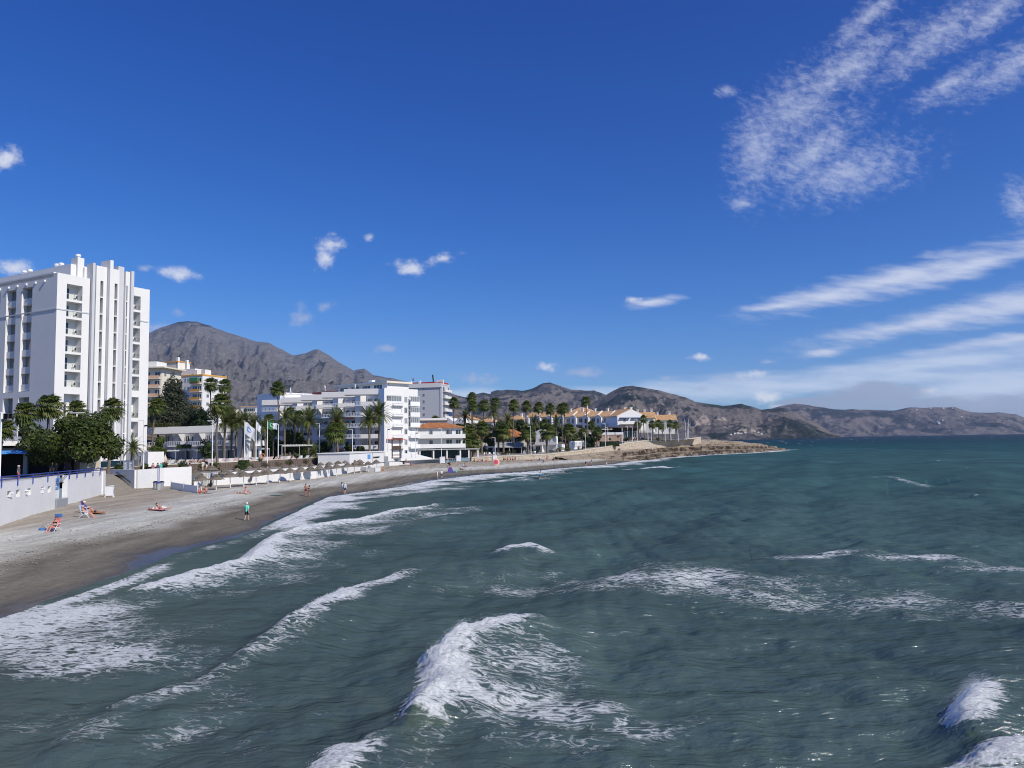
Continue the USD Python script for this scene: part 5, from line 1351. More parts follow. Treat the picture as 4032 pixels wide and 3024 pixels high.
# ---- house with the dark veranda behind the palm grove
VH = thing('veranda_house', 'low orange roofed house with grey veranda awning behind the palms', 'house', (*at(1868, 1790, 258)[:2], 3.4), math.radians(-6))
f = Face(VH)
part(VH, 'wall', MB().box(0, 4, 0, 17, 12, 5.9), 'cream_render')
hip_roof(VH, 4, 3.4, 17, 12, 5.95, 8.4); part(VH, 'low_roof', MB().add([(-1, 3.5, 6.2), (4, 3.5, 6.2), (4, 9, 8.0), (-1, 9, 8.0), (-1, 3.5, 5.9), (4, 3.5, 5.9)], [(0, 1, 2, 3), (0, 4, 5, 1)]), 'orange_tiles')
f.box('yellow_awning', -0.8, 2.2, 5.5, 3.3, 3.4, 5.9, 'orange_paint')
for u in (4.5, 7, 10.5, 13.3):
    f.window(u, 3.5, u + 1.8, 5.4, 3.9, 2)
mb = MB().add([(3.6, -1.5, 2.3), (16.5, -1.5, 2.3), (16.5, 3.9, 3.9), (3.6, 3.9, 3.9), (3.6, -1.5, 2.15), (16.5, -1.5, 2.15), (16.5, 3.9, 3.75), (3.6, 3.9, 3.75)], [(0, 1, 2, 3), (4, 7, 6, 5), (0, 4, 5, 1), (1, 5, 6, 2), (0, 3, 7, 4)]); part(VH, 'veranda_awning', mb, 'shade_canvas')
for u in (4.0, 8.0, 12.0, 16.0):
    f.box('veranda_post', u, -1.3, 0, u + 0.15, -1.15, 2.2, 'white_metal')
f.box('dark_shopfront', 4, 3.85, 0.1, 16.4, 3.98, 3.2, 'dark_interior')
f.wall('portal', 4.4, 7.2, 0, 2.7, [(5.0, -0.1, 6.6, 2.2)], -2.6, -2.2)
WM = thing('modern_villa', 'white flat roofed villa with stepped terraces behind the palm row', 'house', (*at(2100, 1790, 270)[:2], 3.8), math.radians(-20), scale=(0.9, 0.9, 0.86))
f = Face(WM)
part(WM, 'lower_storey', MB().box(0, 0, 0, 9.5, 9, 3.0), 'white_render'); part(WM, 'upper_storey', MB().box(0.5, 1.8, 3.0, 7.5, 9, 6.2), 'white_render'); part(WM, 'top_storey', MB().box(0, 3, 6.2, 4.5, 9, 8.3), 'white_render')
part(WM, 'terrace_parapet', MB().box(1, -0.8, 2.8, 9.9, -0.55, 4.0), 'white_render'); part(WM, 'terrace_slab', MB().box(1, -0.55, 2.7, 9.9, -0.01, 2.95), 'white_render')
mb = MB(); mb.panel([(0.0, 8.3), (4.5, 8.3), (2.25, 9.3)], 3.0, 8.5); part(WM, 'gable', mb, 'white_render')
f.window(2, 3.6, 4, 5.4, 1.72, 2); f.window(1, 0.6, 3, 2.4, -0.06, 2)
# low garden walls of the far promenade
for k, (a, b, z0, z1, lab) in enumerate((((2135, 268), (2225, 276), 3.6, 6.2, 'white louvred garden wall left of the bushes'), ((2246, 282), (2330, 292), 4.3, 7.4, 'white louvred garden wall with gate under the fan palms'))):
    A, B_ = at(a[0], 1780, a[1]), at(b[0], 1780, b[1])
    gw = thing('garden_wall', lab, 'wall', (*A[:2], 0), math.atan2((B_ - A)[1], (B_ - A)[0]))
    ln_ = float(np.linalg.norm((B_ - A)[:2]))
    f = Face(gw)
    hs = [(u, z0 + 0.8, u + 1.4, z1 - 0.5) for u in np.arange(0.8, ln_ - 1.6, 2.2)]
    f.wall('wall', 0, ln_, z0 - 2, z1, hs, 0, 0.3)
    for h in hs:
        mb = MB()
        for z in np.arange(h[1] + 0.1, h[3] - 0.1, 0.28):
            mb.box(h[0], 0.08, z, h[2], 0.2, z + 0.18)
        part(gw, 'louvre', mb, 'white_metal')
# restaurant terrace on the stone base, headland
RT = thing('headland_restaurant', 'open sided terrace bar with dark awning on a pink stone base', 'restaurant', (*at(2330, 1730, 304)[:2], 0), math.radians(3))
f = Face(RT)
plain('pink_stone', (0.42, 0.30, 0.23), 0.9, 0.2, 0.8, space='world')
f.box('stone_base', -1, 0, 4.5, 13.0, 6, 9.6, 'pink_stone')
for k in range(4):
    f.box('parapet', -1 + 3.5 * k, -0.2, 9.6, 2.2 + 3.5 * k, 0.0, 10.6)
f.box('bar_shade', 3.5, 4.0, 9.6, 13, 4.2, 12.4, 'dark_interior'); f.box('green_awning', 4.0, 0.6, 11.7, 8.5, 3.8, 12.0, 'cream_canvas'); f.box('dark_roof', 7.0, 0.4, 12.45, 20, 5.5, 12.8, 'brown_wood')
f.box('shop_wall', 13.2, 4.0, 7.4, 20, 4.2, 12.4, 'brown_wood'); f.window(14, 8.5, 16, 11, 3.9, 2); f.window(17, 8.5, 19, 11, 3.9, 2)
for u in (7.2, 13.1, 19.6):
    f.box('post', u, 0.5, 7.4, u + 0.2, 0.7, 12.44, 'dark_metal')

# ------------------------------------------------------------------ palms and trees
leafy('date_frond', (0.060, 0.084, 0.017), (0.105, 0.132, 0.028), (0.165, 0.175, 0.045), 0.25)
leafy('fan_frond', (0.055, 0.088, 0.015), (0.10, 0.135, 0.024), (0.18, 0.185, 0.045), 0.28)
plain('dead_frond', (0.20, 0.145, 0.085), 0.9, 0.4, 3.0)
plain('palm_trunk', (0.185, 0.150, 0.115), 0.9, 0.35, 5.0, bump=0.6, bscale=8.0)
plain('bark', (0.13, 0.10, 0.075), 0.9, 0.4, 5.0, bump=0.5, bscale=8.0)
leafy('ficus_leaf', (0.022, 0.040, 0.007), (0.050, 0.074, 0.011), (0.105, 0.125, 0.020), 0.15, 1.1, 0.25)
leafy('conifer_leaf', (0.022, 0.032, 0.018), (0.036, 0.048, 0.024), (0.060, 0.066, 0.032), 0.12)
leafy('dark_leaf', (0.020, 0.036, 0.011), (0.040, 0.064, 0.018), (0.072, 0.098, 0.028), 0.15)
leafy('olive_leaf', (0.055, 0.062, 0.018), (0.095, 0.098, 0.028), (0.14, 0.13, 0.05), 0.2)
leafy('dry_shrub', (0.13, 0.11, 0.065), (0.20, 0.165, 0.095), (0.27, 0.22, 0.14), 0.15)
WIND = np.array([0.9, 0.25, 0.0])
prs = np.random.default_rng(11)


def frond_feather(rg, L_, az, el, droop, wind):
    """one feather frond from the crown's centre: a curved rib with narrow leaflets either side"""
    n_ = 11
    p = np.zeros(3); d = np.array([math.cos(az) * math.cos(el), math.sin(az) * math.cos(el), math.sin(el)])
    pts, dirs = [p.copy()], [d.copy()]
    for k in range(n_):
        d = d + np.array([0, 0, -droop / n_ * (0.5 + 1.2 * k / n_)]) + WIND * wind / n_ * (k / n_)
        d /= np.linalg.norm(d); p = p + d * L_ / n_; pts.append(p.copy()); dirs.append(d.copy())
    pts, dirs = np.array(pts), np.array(dirs)
    mb = MB(); mb.tube(pts, np.linspace(0.045, 0.012, len(pts)), 3, cap=False)
    v, f = [], []
    for k in range(1, len(pts)):
        d = dirs[k]; sidev = np.cross(d, (0, 0, 1)); sidev /= np.linalg.norm(sidev) + 1e-9; upv = np.cross(sidev, d)
        ll = L_ * 0.20 * math.sin(math.pi * min(0.12 + 0.85 * k / n_, 0.97)) ** 0.7
        for sg in (-1, 1):
            for q in (0.0, 0.5):
                base = pts[k] - d * q * L_ / n_
                tip = base + sidev * sg * ll * 0.80 + d * ll * 0.65 + upv * ll * 0.15 + np.array([0, 0, -0.22 * ll]) + rg.normal(0, 0.03, 3) + WIND * 0.05 * wind
                w = d * 0.055 * L_ / 2.6
                o = len(v); v += [base - w, base + w, tip]; f.append((o, o + 1, o + 2))
    return mb.add(v, f)


def frond_fan(rg, L_, az, el, droop, wind):
    """one fan frond: a stalk and a pleated fan of blades whose tips hang"""
    d = np.array([math.cos(az) * math.cos(el), math.sin(az) * math.cos(el), math.sin(el)])
    stalk = L_ * 0.5
    p1 = d * stalk + np.array([0, 0, -0.10 * droop * stalk]) + WIND * wind * 0.12 * stalk
    mb = MB(); mb.tube([np.zeros(3), d * stalk * 0.5, p1], [0.035, 0.03, 0.02], 3, cap=False)
    d2 = d + np.array([0, 0, -0.45 * droop]) + WIND * wind * 0.35; d2 /= np.linalg.norm(d2)
    s = np.cross(d2, (0, 0, 1)); s /= np.linalg.norm(s) + 1e-9; u = np.cross(s, d2)
    v, f = [], []
    nb = 13
    for k in range(nb):
        a = math.radians(-115 + 230 * k / (nb - 1))
        r = L_ * 0.52 * (0.75 + 0.25 * math.cos(a)) * rg.uniform(0.9, 1.08)
        e = d2 * math.cos(a) + s * math.sin(a)
        wd = np.cross(e, u) * r * 0.12
        mid = p1 + e * r * 0.62 + u * (0.05 if k % 2 else -0.02) * r
        tip = p1 + e * r + np.array([0, 0, -0.30 * r * (0.6 + droop)]) + WIND * wind * 0.16 * r
        o = len(v); v += [p1, mid - wd, mid + wd, tip]; f += [(o, o + 1, o + 2), (o + 1, o + 3, o + 2)]
    return mb.add(v, f)


def palm(kind, label, crown, Y, r, base=None, bz=None, group=None, skirt=None, wind=0.55, fat=1.0, nfr=None):
    """a palm whose crown's centre is seen at pixel crown, Y metres ahead; r is the crown's radius"""
    c = at(*crown, Y)
    bx = at(base if base else crown[0] + prs.uniform(-4, 4), crown[1], Y)[0]
    z0 = ground_z(c[0], c[1]) if bz is None else bz
    z0 = min(z0, c[2] - 0.5)
    t = thing('date_palm' if kind == 'date' else 'fan_palm', label, 'palm', (bx, c[1], z0 - 0.2), group=group)
    top = np.array([c[0] - bx, 0, c[2] - z0 + 0.2])
    bend = prs.normal(0, 0.06) * top[2] * 0.3
    q = np.linspace(0, 1, 9)
    pts = np.stack([top[0] * q + bend * np.sin(math.pi * q), 0 * q, top[2] * q], 1)
    r0 = (0.30 if kind == 'date' else 0.22) * fat
    rad = np.interp(q, [0, 0.08, 0.9, 1], [r0 * 1.35, r0, r0 * (1.0 if kind == 'date' else 0.75), r0 * (1.25 if kind == 'date' else 0.9)])
    part(t, 'trunk', MB().tube(pts, rad, 8), 'palm_trunk', True)
    n_ = nfr or (46 if kind == 'date' else 40)
    for k in range(n_):
        az = k * 2.39996 + prs.uniform(-.25, .25)
        h = (k + 0.5) / n_
        if kind == 'date':
            el = math.radians(82 - 112 * h ** 0.85 + prs.uniform(-7, 7))
            mb = frond_feather(prs, r * 1.16 * prs.uniform(0.88, 1.1), az, el, 0.75 + 0.45 * h, wind)
        else:
            el = math.radians(85 - 135 * h + prs.uniform(-9, 9))
            mb = frond_fan(prs, r * prs.uniform(0.9, 1.1), az, el, 0.4 + 0.5 * h, wind)
        for v in mb.v:
            v += top
        part(t, 'frond', mb, 'date_frond' if kind == 'date' else 'fan_frond')
    if skirt:
        mb = MB()
        for k in range(int(26 * skirt)):
            az = k * 2.39996; e = np.array([math.cos(az), math.sin(az), 0])
            ln_ = r * prs.uniform(0.5, 0.9) * (0.6 + 0.4 * skirt); z = -prs.uniform(0.1, 0.55 * skirt) * r
            a = top + np.array([0, 0, z]) + e * r0; b = a + e * r * 0.22 + np.array([0, 0, -ln_])
            w = np.array([-e[1], e[0], 0]) * 0.16 * r / 2
            mb.add([a, a + (b - a) * 0.5 - w + e * 0.2, a + (b - a) * 0.5 + w + e * 0.2, b], [(0, 1, 2), (1, 3, 2)])
        part(t, 'dead_skirt', mb, 'dead_frond')
    return t


def leaf_cloud(rg, centres, radii, n_, size, squash=0.8, shell=0.62):
    """leaf-sized faces through lobes of a crown, denser near each lobe's skin"""
    centres, radii = np.asarray(centres, float), np.asarray(radii, float)
    pr = radii ** 2 / (radii ** 2).sum()
    idx = rg.choice(len(radii), n_, p=pr)
    d = rg.normal(size=(n_, 3)); d /= np.linalg.norm(d, axis=1, keepdims=True)
    rr = radii[idx] * (shell + (1 - shell) * rg.random(n_) ** 0.6) * (1 + 0.22 * (fbm(d * 2.2 + idx[:, None] * 7.3, 2, 3) - 0.5) * 2)
    p = centres[idx] + d * rr[:, None] * np.array([1, 1, squash])
    nrm = d + rg.normal(0, 0.55, (n_, 3)) + np.array([0, 0, 0.35]); nrm /= np.linalg.norm(nrm, axis=1, keepdims=True)
    a = np.cross(nrm, rg.normal(size=(n_, 3))); a /= np.linalg.norm(a, axis=1, keepdims=True)
    b = np.cross(nrm, a)
    s = size * rg.uniform(0.6, 1.3, (n_, 1))
    v = np.stack([p - a * s, p + b * s * 0.42, p + a * s, p - b * s * 0.42], 1).reshape(-1, 3)
    o = np.arange(n_)[:, None] * 4
    return v, np.vstack([o + [0, 1, 2], o + [0, 2, 3]])


def tree(name, label, px, ybase, ytop, pw, Y, mat, n_, size, lobes, bz=None, trunk=0.25, seed=0, squash=0.8, group=None, cat='tree', shape='round', forks=1, low=0.25):
    """a broad tree seen between ytop and ybase, pw pixels wide, Y metres ahead"""
    rg = np.random.default_rng(100 + seed)
    g = at(px, ybase, Y)
    z0 = g[2] if bz is None else bz
    h = at(px, ytop, Y)[2] - z0
    w = pw * Y / F / 2
    t = thing(name, label, cat, (g[0], g[1], z0), group=group)
    cs, rs = [], []
    for k in range(lobes):
        if shape == 'cone':
            q = k / max(lobes - 1, 1)
            zz = h * (low + (0.97 - low) * q); rad = w * (1 - q) ** 0.75 * 0.55 + 0.06 * w
            for m in range(3 if q < 0.85 else 1):
                az = rg.uniform(0, 6.28); rr = w * (1 - q) ** 0.8 * 0.55 * (0 if q >= 0.85 else 1)
                cs.append((rr * math.cos(az), rr * math.sin(az), zz)); rs.append(rad * rg.uniform(0.7, 1.15))
        else:
            az, q = rg.uniform(0, 6.28), math.sqrt(rg.random())
            zz = rg.uniform(low, 0.80)
            rad = rg.uniform(0.30, 0.46) * min(w, h * 0.5)
            lim = math.sqrt(max(0.05, 1 - ((zz - 0.45) / 0.62) ** 2))
            cs.append(((w - rad * 0.85) * q * lim * math.cos(az), (w - rad * 0.85) * q * lim * math.sin(az) * 0.8, min(h * zz, h - rad * squash))); rs.append(rad)
    part(t, 'crown', leaf_cloud(rg, cs, rs, n_, size, squash), mat)
    mb = MB()
    for k in range(forks):
        dx = (k - (forks - 1) / 2) * trunk * 5
        mb.tube([(dx * 0.5, 0, -0.3), (dx * 0.8, 0, h * 0.2), (dx * 1.4, 0.1, h * 0.42), (dx * 1.8, 0, h * 0.75)], [trunk * 1.25, trunk, trunk * 0.7, trunk * 0.2], 8)
    for k in range(5):
        c = cs[rg.integers(len(cs))]
        mb.tube([(0, 0, h * 0.28), (c[0] * 0.5, c[1] * 0.5, h * 0.28 + (c[2] - h * 0.28) * 0.6), c], [trunk * 0.6, trunk * 0.35, trunk * 0.12], 6)
    part(t, 'trunk', mb, 'bark', True)
    return t


def shrub(label, px, ybase, ytop, pw, Y, mat='dark_leaf', n_=260, size=None, bz=None, seed=0, name='shrub', cat='shrub', group=None, depth=0.8, boxy=False):
    rg = np.random.default_rng(500 + seed + int(px))
    g = at(px, ybase, Y); z0 = g[2] if bz is None else bz
    h = max(at(px, ytop, Y)[2] - z0, 0.3); w = pw * Y / F / 2
    t = thing(name, label, cat, (g[0], g[1], z0), group=group)
    size = size or 0.055 * (h + w)
    if boxy:
        p = rg.uniform(-1, 1, (n_, 3)); ax = rg.integers(0, 3, n_); p[np.arange(n_), ax] = np.sign(p[np.arange(n_), ax]) * rg.uniform(0.9, 1.0, n_)
        p = p * [w, depth, h / 2] + [0, 0, h / 2]
        nr = rg.normal(size=(n_, 3)); nr /= np.linalg.norm(nr, axis=1, keepdims=True)
        a = np.cross(nr, rg.normal(size=(n_, 3))); a /= np.linalg.norm(a, axis=1, keepdims=True); b = np.cross(nr, a)
        v = np.stack([p - a * size, p + b * size * .5, p + a * size, p - b * size * .5], 1).reshape(-1, 3); o = np.arange(n_)[:, None] * 4
        part(t, 'foliage', (v, np.vstack([o + [0, 1, 2], o + [0, 2, 3]])), mat)
        part(t, 'branches', MB().box(-w * .9, -depth * .85, 0, w * .9, depth * .85, h * .93), mat)
    else:
        cs = [(0, 0, h * 0.5)] + [(rg.uniform(-.5, .5) * w, rg.uniform(-.4, .4) * w, h * rg.uniform(.3, .62)) for _ in range(5)]
        part(t, 'foliage', leaf_cloud(rg, cs, [min(w, h) * 0.62] + [min(w, h) * rg.uniform(.35, .55) for _ in range(5)], n_, size), mat)
        part(t, 'branches', MB().tube([(0, 0, -0.1), (0, 0, h * 0.7)], 0.06), 'bark')
    return t


# hotel side
tree('ficus_tree', 'big dark broadleaf tree in front of the hotel, spreading over the promenade', 285, 1880, 1612, 425, 96, 'ficus_leaf', 15000, 0.26, 34, 4.2, 0.30, 1, 0.8, forks=2, low=0.30)
for nm, cr, Y, r, bs in (('windswept fan palm against the hotel, left of the big tree crown', (98, 1628), 108, 2.1, 92), ('taller windswept fan palm against the hotel corner above the tree', (190, 1600), 110, 2.3, 180), ('fan palm half hidden behind the big tree, before the hotel balconies', (296, 1618), 112, 1.9, 290), ('fan palm at the right of the big tree before the stair tower', (436, 1612), 116, 2.2, 432), ('low fan palm cut by the left edge of the picture', (10, 1690), 100, 1.7, 2)):
    palm('fan', nm, cr, Y, r, bs, 4.0, wind=1.3, nfr=46)
palm('date', 'short feathery palm at the foot of the hotel by the notice board', (524, 1762), 122, 1.9, 522, 4.2, wind=0.5, nfr=34)
palm('fan', 'slender fan palm beside the right edge of the hotel', (614, 1598), 165, 2.3, 603, 6.5, wind=0.7, skirt=0.4)
tree('conifer', 'tall dark conifer between the hotel and the orange balconies', 678, 1725, 1462, 190, 205, 'conifer_leaf', 13000, 0.34, 18, 9.5, 0.35, 2, 0.7, shape='cone', low=0.22)
tree('dark_tree', 'dark tree behind the slender palm at the hotel edge', 622, 1725, 1560, 110, 210, 'dark_leaf', 4200, 0.30, 12, 9.0, 0.25, 3)
tree('dark_tree', 'dense dark green tree right of the tall conifer', 800, 1730, 1582, 165, 200, 'dark_leaf', 7000, 0.30, 18, 9.5, 0.3, 4, low=0.1)
tree('dark_tree', 'mid green tree behind the tall slender palm, left of the cream block', 915, 1720, 1578, 120, 215, 'olive_leaf', 4000, 0.30, 12, 9.5, 0.25, 5)
tree('dark_tree', 'low dark tree left of the low flats', 622, 1782, 1712, 95, 140, 'ficus_leaf', 2600, 0.2, 10, 4.8, 0.2, 6, low=0.1)
tree('dark_tree', 'dark tree among the flats behind the pool, left of the flagpoles', 815, 1780, 1708, 90, 146, 'dark_leaf', 2200, 0.2, 10, 4.6, 0.2, 7, low=0.1)
tree('dark_tree', 'dark leafy tree behind the flags, left of the white block', 1015, 1760, 1640, 130, 185, 'dark_leaf', 4000, 0.28, 12, 6.0, 0.25, 8, low=0.15)
tree('dark_tree', 'shady tree behind the pool pergola before the white block', 1190, 1785, 1680, 150, 178, 'ficus_leaf', 4500, 0.25, 14, 4.9, 0.25, 9, low=0.1)
for k, (px, yb, yt, pw, Y, mt) in enumerate(((890, 1790, 1690, 110, 166, 'ficus_leaf'), (965, 1790, 1702, 110, 170, 'dark_leaf'), (1060, 1790, 1690, 100, 180, 'ficus_leaf'), (1120, 1790, 1700, 100, 182, 'dark_leaf'), (1265, 1790, 1728, 90, 186, 'dark_leaf'), (1390, 1792, 1740, 90, 192, 'ficus_leaf'))):
    tree('garden_tree', ['bushy green tree behind the slim date palms, left end', 'dark bushy tree behind the first two flags', 'green bushy tree below the tall palm at the grey end wall', 'dark bushy tree before the second bay of the white block', 'low dark tree left of the fruiting date palm', 'low green tree between the fruiting palm and the pair of date palms'][k], px, yb, yt, pw, Y, mt, 2800, 0.26, 11, 4.3, 0.2, 60 + k, low=0.08)
for k, (px, yb, yt, pw, Y, mt) in enumerate(((1790, 1805, 1715, 70, 262, 'dark_leaf'), (1830, 1800, 1700, 80, 264, 'ficus_leaf'), (1925, 1790, 1690, 60, 256, 'dark_leaf'), (2045, 1780, 1690, 60, 262, 'dark_leaf'), (2130, 1700, 1640, 70, 300, 'ficus_leaf'), (2265, 1760, 1700, 60, 290, 'dark_leaf'), (2330, 1765, 1715, 50, 288, 'ficus_leaf'))):
    tree('grove_tree', ['shady tree at the left foot of the grove', 'green tree behind the stout palms at the left', 'dark tree before the veranda house front', 'dark tree right of the veranda awning', 'green tree above the villa roof', 'dark tree left of the bar terrace', 'green tree at the stone base of the bar'][k], px, yb, yt, pw, Y, mt, 2200, 0.36, 9, None, 0.2, 80 + k, low=0.06)
shrub('upper clipped hedge above the rocky bank beside the hotel', 640, 1692, 1668, 130, 178, 'olive_leaf', 900, 0.22, name='hedge', cat='hedge', boxy=True)
shrub('lower clipped hedge above the rocky bank beside the hotel', 640, 1706, 1688, 120, 172, 'olive_leaf', 900, 0.22, name='hedge', cat='hedge', boxy=True)
palm('fan', 'fan palm with brown dead skirt before the orange balconies', (829, 1512), 225, 2.6, 829, 12, skirt=1.0, wind=0.3)
palm('fan', 'fan palm against the mountain just right of the brown skirted palm', (884, 1520), 225, 2.6, 884, 12, wind=0.3)
palm('fan', 'tall slender windswept fan palm rising from the pool terrace', (865, 1590), 142, 2.5, 860, 4.4, wind=1.2, nfr=46)
palm('fan', 'tall fan palm against the grey end wall of the white block', (1091, 1530), 195, 2.4, 1090, 6, wind=0.8, skirt=0.3)
for k, (px, py, bs, Y) in enumerate(((888, 1662, 884, 152), (915, 1652, 912, 154), (941, 1664, 930, 153), (968, 1655, 950, 158), (1003, 1672, 1001, 156), (1040, 1680, 1046, 160), (1121, 1645, 1124, 172), (1160, 1660, 1155, 176))):
    palm('date', f'{["first", "second", "third", "fourth", "fifth", "sixth", "seventh", "eighth"][k]} from the left of the dark slim date palms behind the pool pergola', (px, py), Y, 2.4, bs, 4.4, wind=1.0, fat=0.8, nfr=38)
for k, (px, py, Y) in enumerate(((1060, 1655, 190), (1075, 1690, 175), (1142, 1625, 192), (1180, 1640, 192), (975, 1700, 178))):
    palm('fan', ['young fan palm under the tall palm at the grey end wall', 'low fan palm behind the middle flagpole', 'fan palm before the second bay of the white block', 'fan palm before the third bay of the white block', 'low fan palm among the date palms behind the flags'][k], (px, py), Y, 2.0, px, 5, wind=0.5, nfr=32)
for lab, cr, Y, r, bs, bz in (('broad windswept date palm before the middle of the white block', (1218, 1655), 172, 3.2, 1216, 4.5), ('large date palm with orange fruit before the white block', (1326, 1662), 182, 3.6, 1333, 4.6), ('left of the two date palms before the right bay of the white block', (1453, 1652), 190, 3.2, 1456, 4.6), ('right and taller of the two date palms before the right bay of the white block', (1493, 1630), 194, 3.5, 1489, 4.6)):
    pp = palm('date', lab, cr, Y, r, bs, bz, wind=0.35, nfr=58)
    if 'fruit' in lab:
        c = at(1345, 1660, Y - 1.2); o = at(1333, 1662, Y)
        plain('date_fruit', (0.55, 0.26, 0.02), 0.6, 0.3, 8)
        rg = np.random.default_rng(3); tp = stage.GetPrimAtPath(pp); tr = tp.GetAttribute('xformOp:translate').Get()
        part(pp, 'fruit', leaf_cloud(rg, [np.array(at(1340, 1655, Y - 1.6)) - np.array(tr), np.array(at(1310, 1658, Y - 1.4)) - np.array(tr)], [0.5, 0.4], 160, 0.10), 'date_fruit')
palm('fan', 'yellow green fan palm standing in front of the fruiting date palm', (1320, 1705), 170, 2.9, 1315, 3.4, wind=0.3, nfr=56)
palm('date', 'short stout palm on the terrace edge above the umbrellas', (1236, 1784), 168, 2.0, 1232, 3.4, wind=0.3, nfr=34)
palm('fan', 'small palm at the foot of the grey tower beside the tiled roof', (1714, 1656), 260, 2.2, 1714, 9, wind=0.3, nfr=30)
# the grove around the far bay: tall fan palms
for lab, cr, base, Y in (('tall fan palm at the left end of the grove, next to the grey tower', (1787, 1586), 1784, 272), ('tallest fan palm of the left pair in the grove', (1857, 1566), 1854, 278), ('lower fan palm of the left pair in the grove', (1861, 1598), 1859, 270), ('leaning fan palm on a long trunk left of the orange roofed veranda house', (1906, 1597), 1892, 252), ('fan palm standing behind the leaning one in the grove', (1949, 1586), 1948, 274), ('tall fan palm with twin trunk line in front of the veranda house', (2022, 1596), 2016, 256), ('fan palm on a thin trunk before the first terraced roofs', (2073, 1599), 2072, 275), ('thin fan palm fourth from the right of the skyline row', (2121, 1604), 2120, 277), ('thin fan palm third from the right of the skyline row', (2166, 1610), 2165, 280), ('left one of the close pair of thin fan palms', (2207, 1610), 2210, 284), ('right one of the close pair of thin fan palms', (2222, 1606), 2225, 284), ('lone very tall fan palm before the terraced houses', (2306, 1580), 2306, 298)):
    palm('fan', lab, cr, Y, 2.5, base, None, skirt=0.6, wind=0.2)
for lab, cr, base, Y, r in (('stout grey green palm at the left end of the front row', (1806, 1702), 1810, 236, 3.3), ('stout palm just behind the left end of the front row', (1846, 1704), 1848, 240, 3.0), ('lowest stout palm standing on the sand at the left of the front row', (1861, 1740), 1861, 229, 3.0), ('stout palm behind the leaning trunk', (1897, 1686), 1897, 250, 3.0), ('stout palm in the middle of the front row, right of its close neighbour', (1980, 1700), 1981, 250, 3.3), ('stout palm in the middle of the front row, left of its close neighbour', (1960, 1708), 1962, 253, 2.5), ('stout palm left of the tall lamp on the stone wall', (2078, 1702), 2078, 255, 3.2), ('stout palm in front of the flat roofed villa', (2155, 1698), 2152, 258, 3.3), ('stout palm above the round bushes of the far promenade', (2240, 1695), 2242, 268, 3.1)):
    palm('fan', lab, cr, Y, r, base, 3.2, skirt=0.9, wind=0.25, fat=1.7, nfr=54)
for lab, cr, Y in (('date palm crown in the dark back of the grove, left', (1831, 1640), 275), ('date palm with pale crown in the middle of the grove', (1944, 1625), 262), ('date palm crown behind the front row, middle of the grove', (1999, 1655), 270), ('dark date palm below the terraced roofs', (2103, 1662), 276), ('dark date palm right of the villa gables', (2191, 1662), 280)):
    palm('date', lab, cr, Y, 2.9, cr[0], None, wind=0.25, nfr=42)
for lab, cr, base, Y in (('slim palm left of the stone base of the bar', (2295, 1702), 2293, 280), ('dark palm before the arched house fronts', (2329, 1674), 2328, 290), ('leaning palm beside the bar terrace', (2354, 1696), 2350, 290), ('first palm of the headland row', (2509, 1674), 2513, 312), ('tallest palm of the headland row with a top tuft', (2533, 1650), 2537, 314), ('third palm of the headland row', (2568, 1670), 2570, 318), ('fourth palm of the headland row', (2592, 1668), 2590, 320), ('fifth palm of the headland row', (2606, 1676), 2606, 324), ('sixth palm of the headland row', (2638, 1668), 2636, 326), ('last palm of the headland row by the masts', (2660, 1674), 2658, 328)):
    palm('fan', lab, cr, Y, 2.1, base, None if Y < 300 else 7.0, skirt=0.5, wind=0.3)
# dark trees filling the back of the grove
for k, (px, yb, yt, pw, Y, mt) in enumerate(((1800, 1790, 1640, 90, 292, 'dark_leaf'), (1850, 1790, 1625, 90, 296, 'dark_leaf'), (1905, 1760, 1650, 90, 290, 'dark_leaf'), (1955, 1760, 1640, 100, 292, 'dark_leaf'), (2010, 1750, 1640, 90, 295, 'ficus_leaf'), (2050, 1740, 1645, 80, 296, 'dark_leaf'), (2095, 1745, 1665, 70, 292, 'ficus_leaf'), (2140, 1735, 1660, 70, 296, 'dark_leaf'), (2190, 1740, 1672, 80, 298, 'dark_leaf'), (2240, 1745, 1680, 70, 300, 'ficus_leaf'), (2300, 1750, 1690, 80, 300, 'dark_leaf'), (2350, 1735, 1690, 60, 300, 'dark_leaf'))):
    tree('grove_tree', ['dark tree filling the grove next to the grey tower', 'dark tree behind the left pair of fan palms', 'dark tree above the small brown roof in the grove', 'dark tree above the veranda house roof', 'green tree right of the veranda house roof', 'dark tree below the first terraced roofs', 'green tree left of the villa gables', 'dark tree above the villa', 'dark tree between villa and terraced houses', 'green tree above the round bushes', 'dark tree beneath the arched houses', 'dark tree beside the bar terrace'][k], px, yb, yt, pw, Y, mt, 2600, 0.40, 10, None, 0.25, 20 + k, low=0.08)
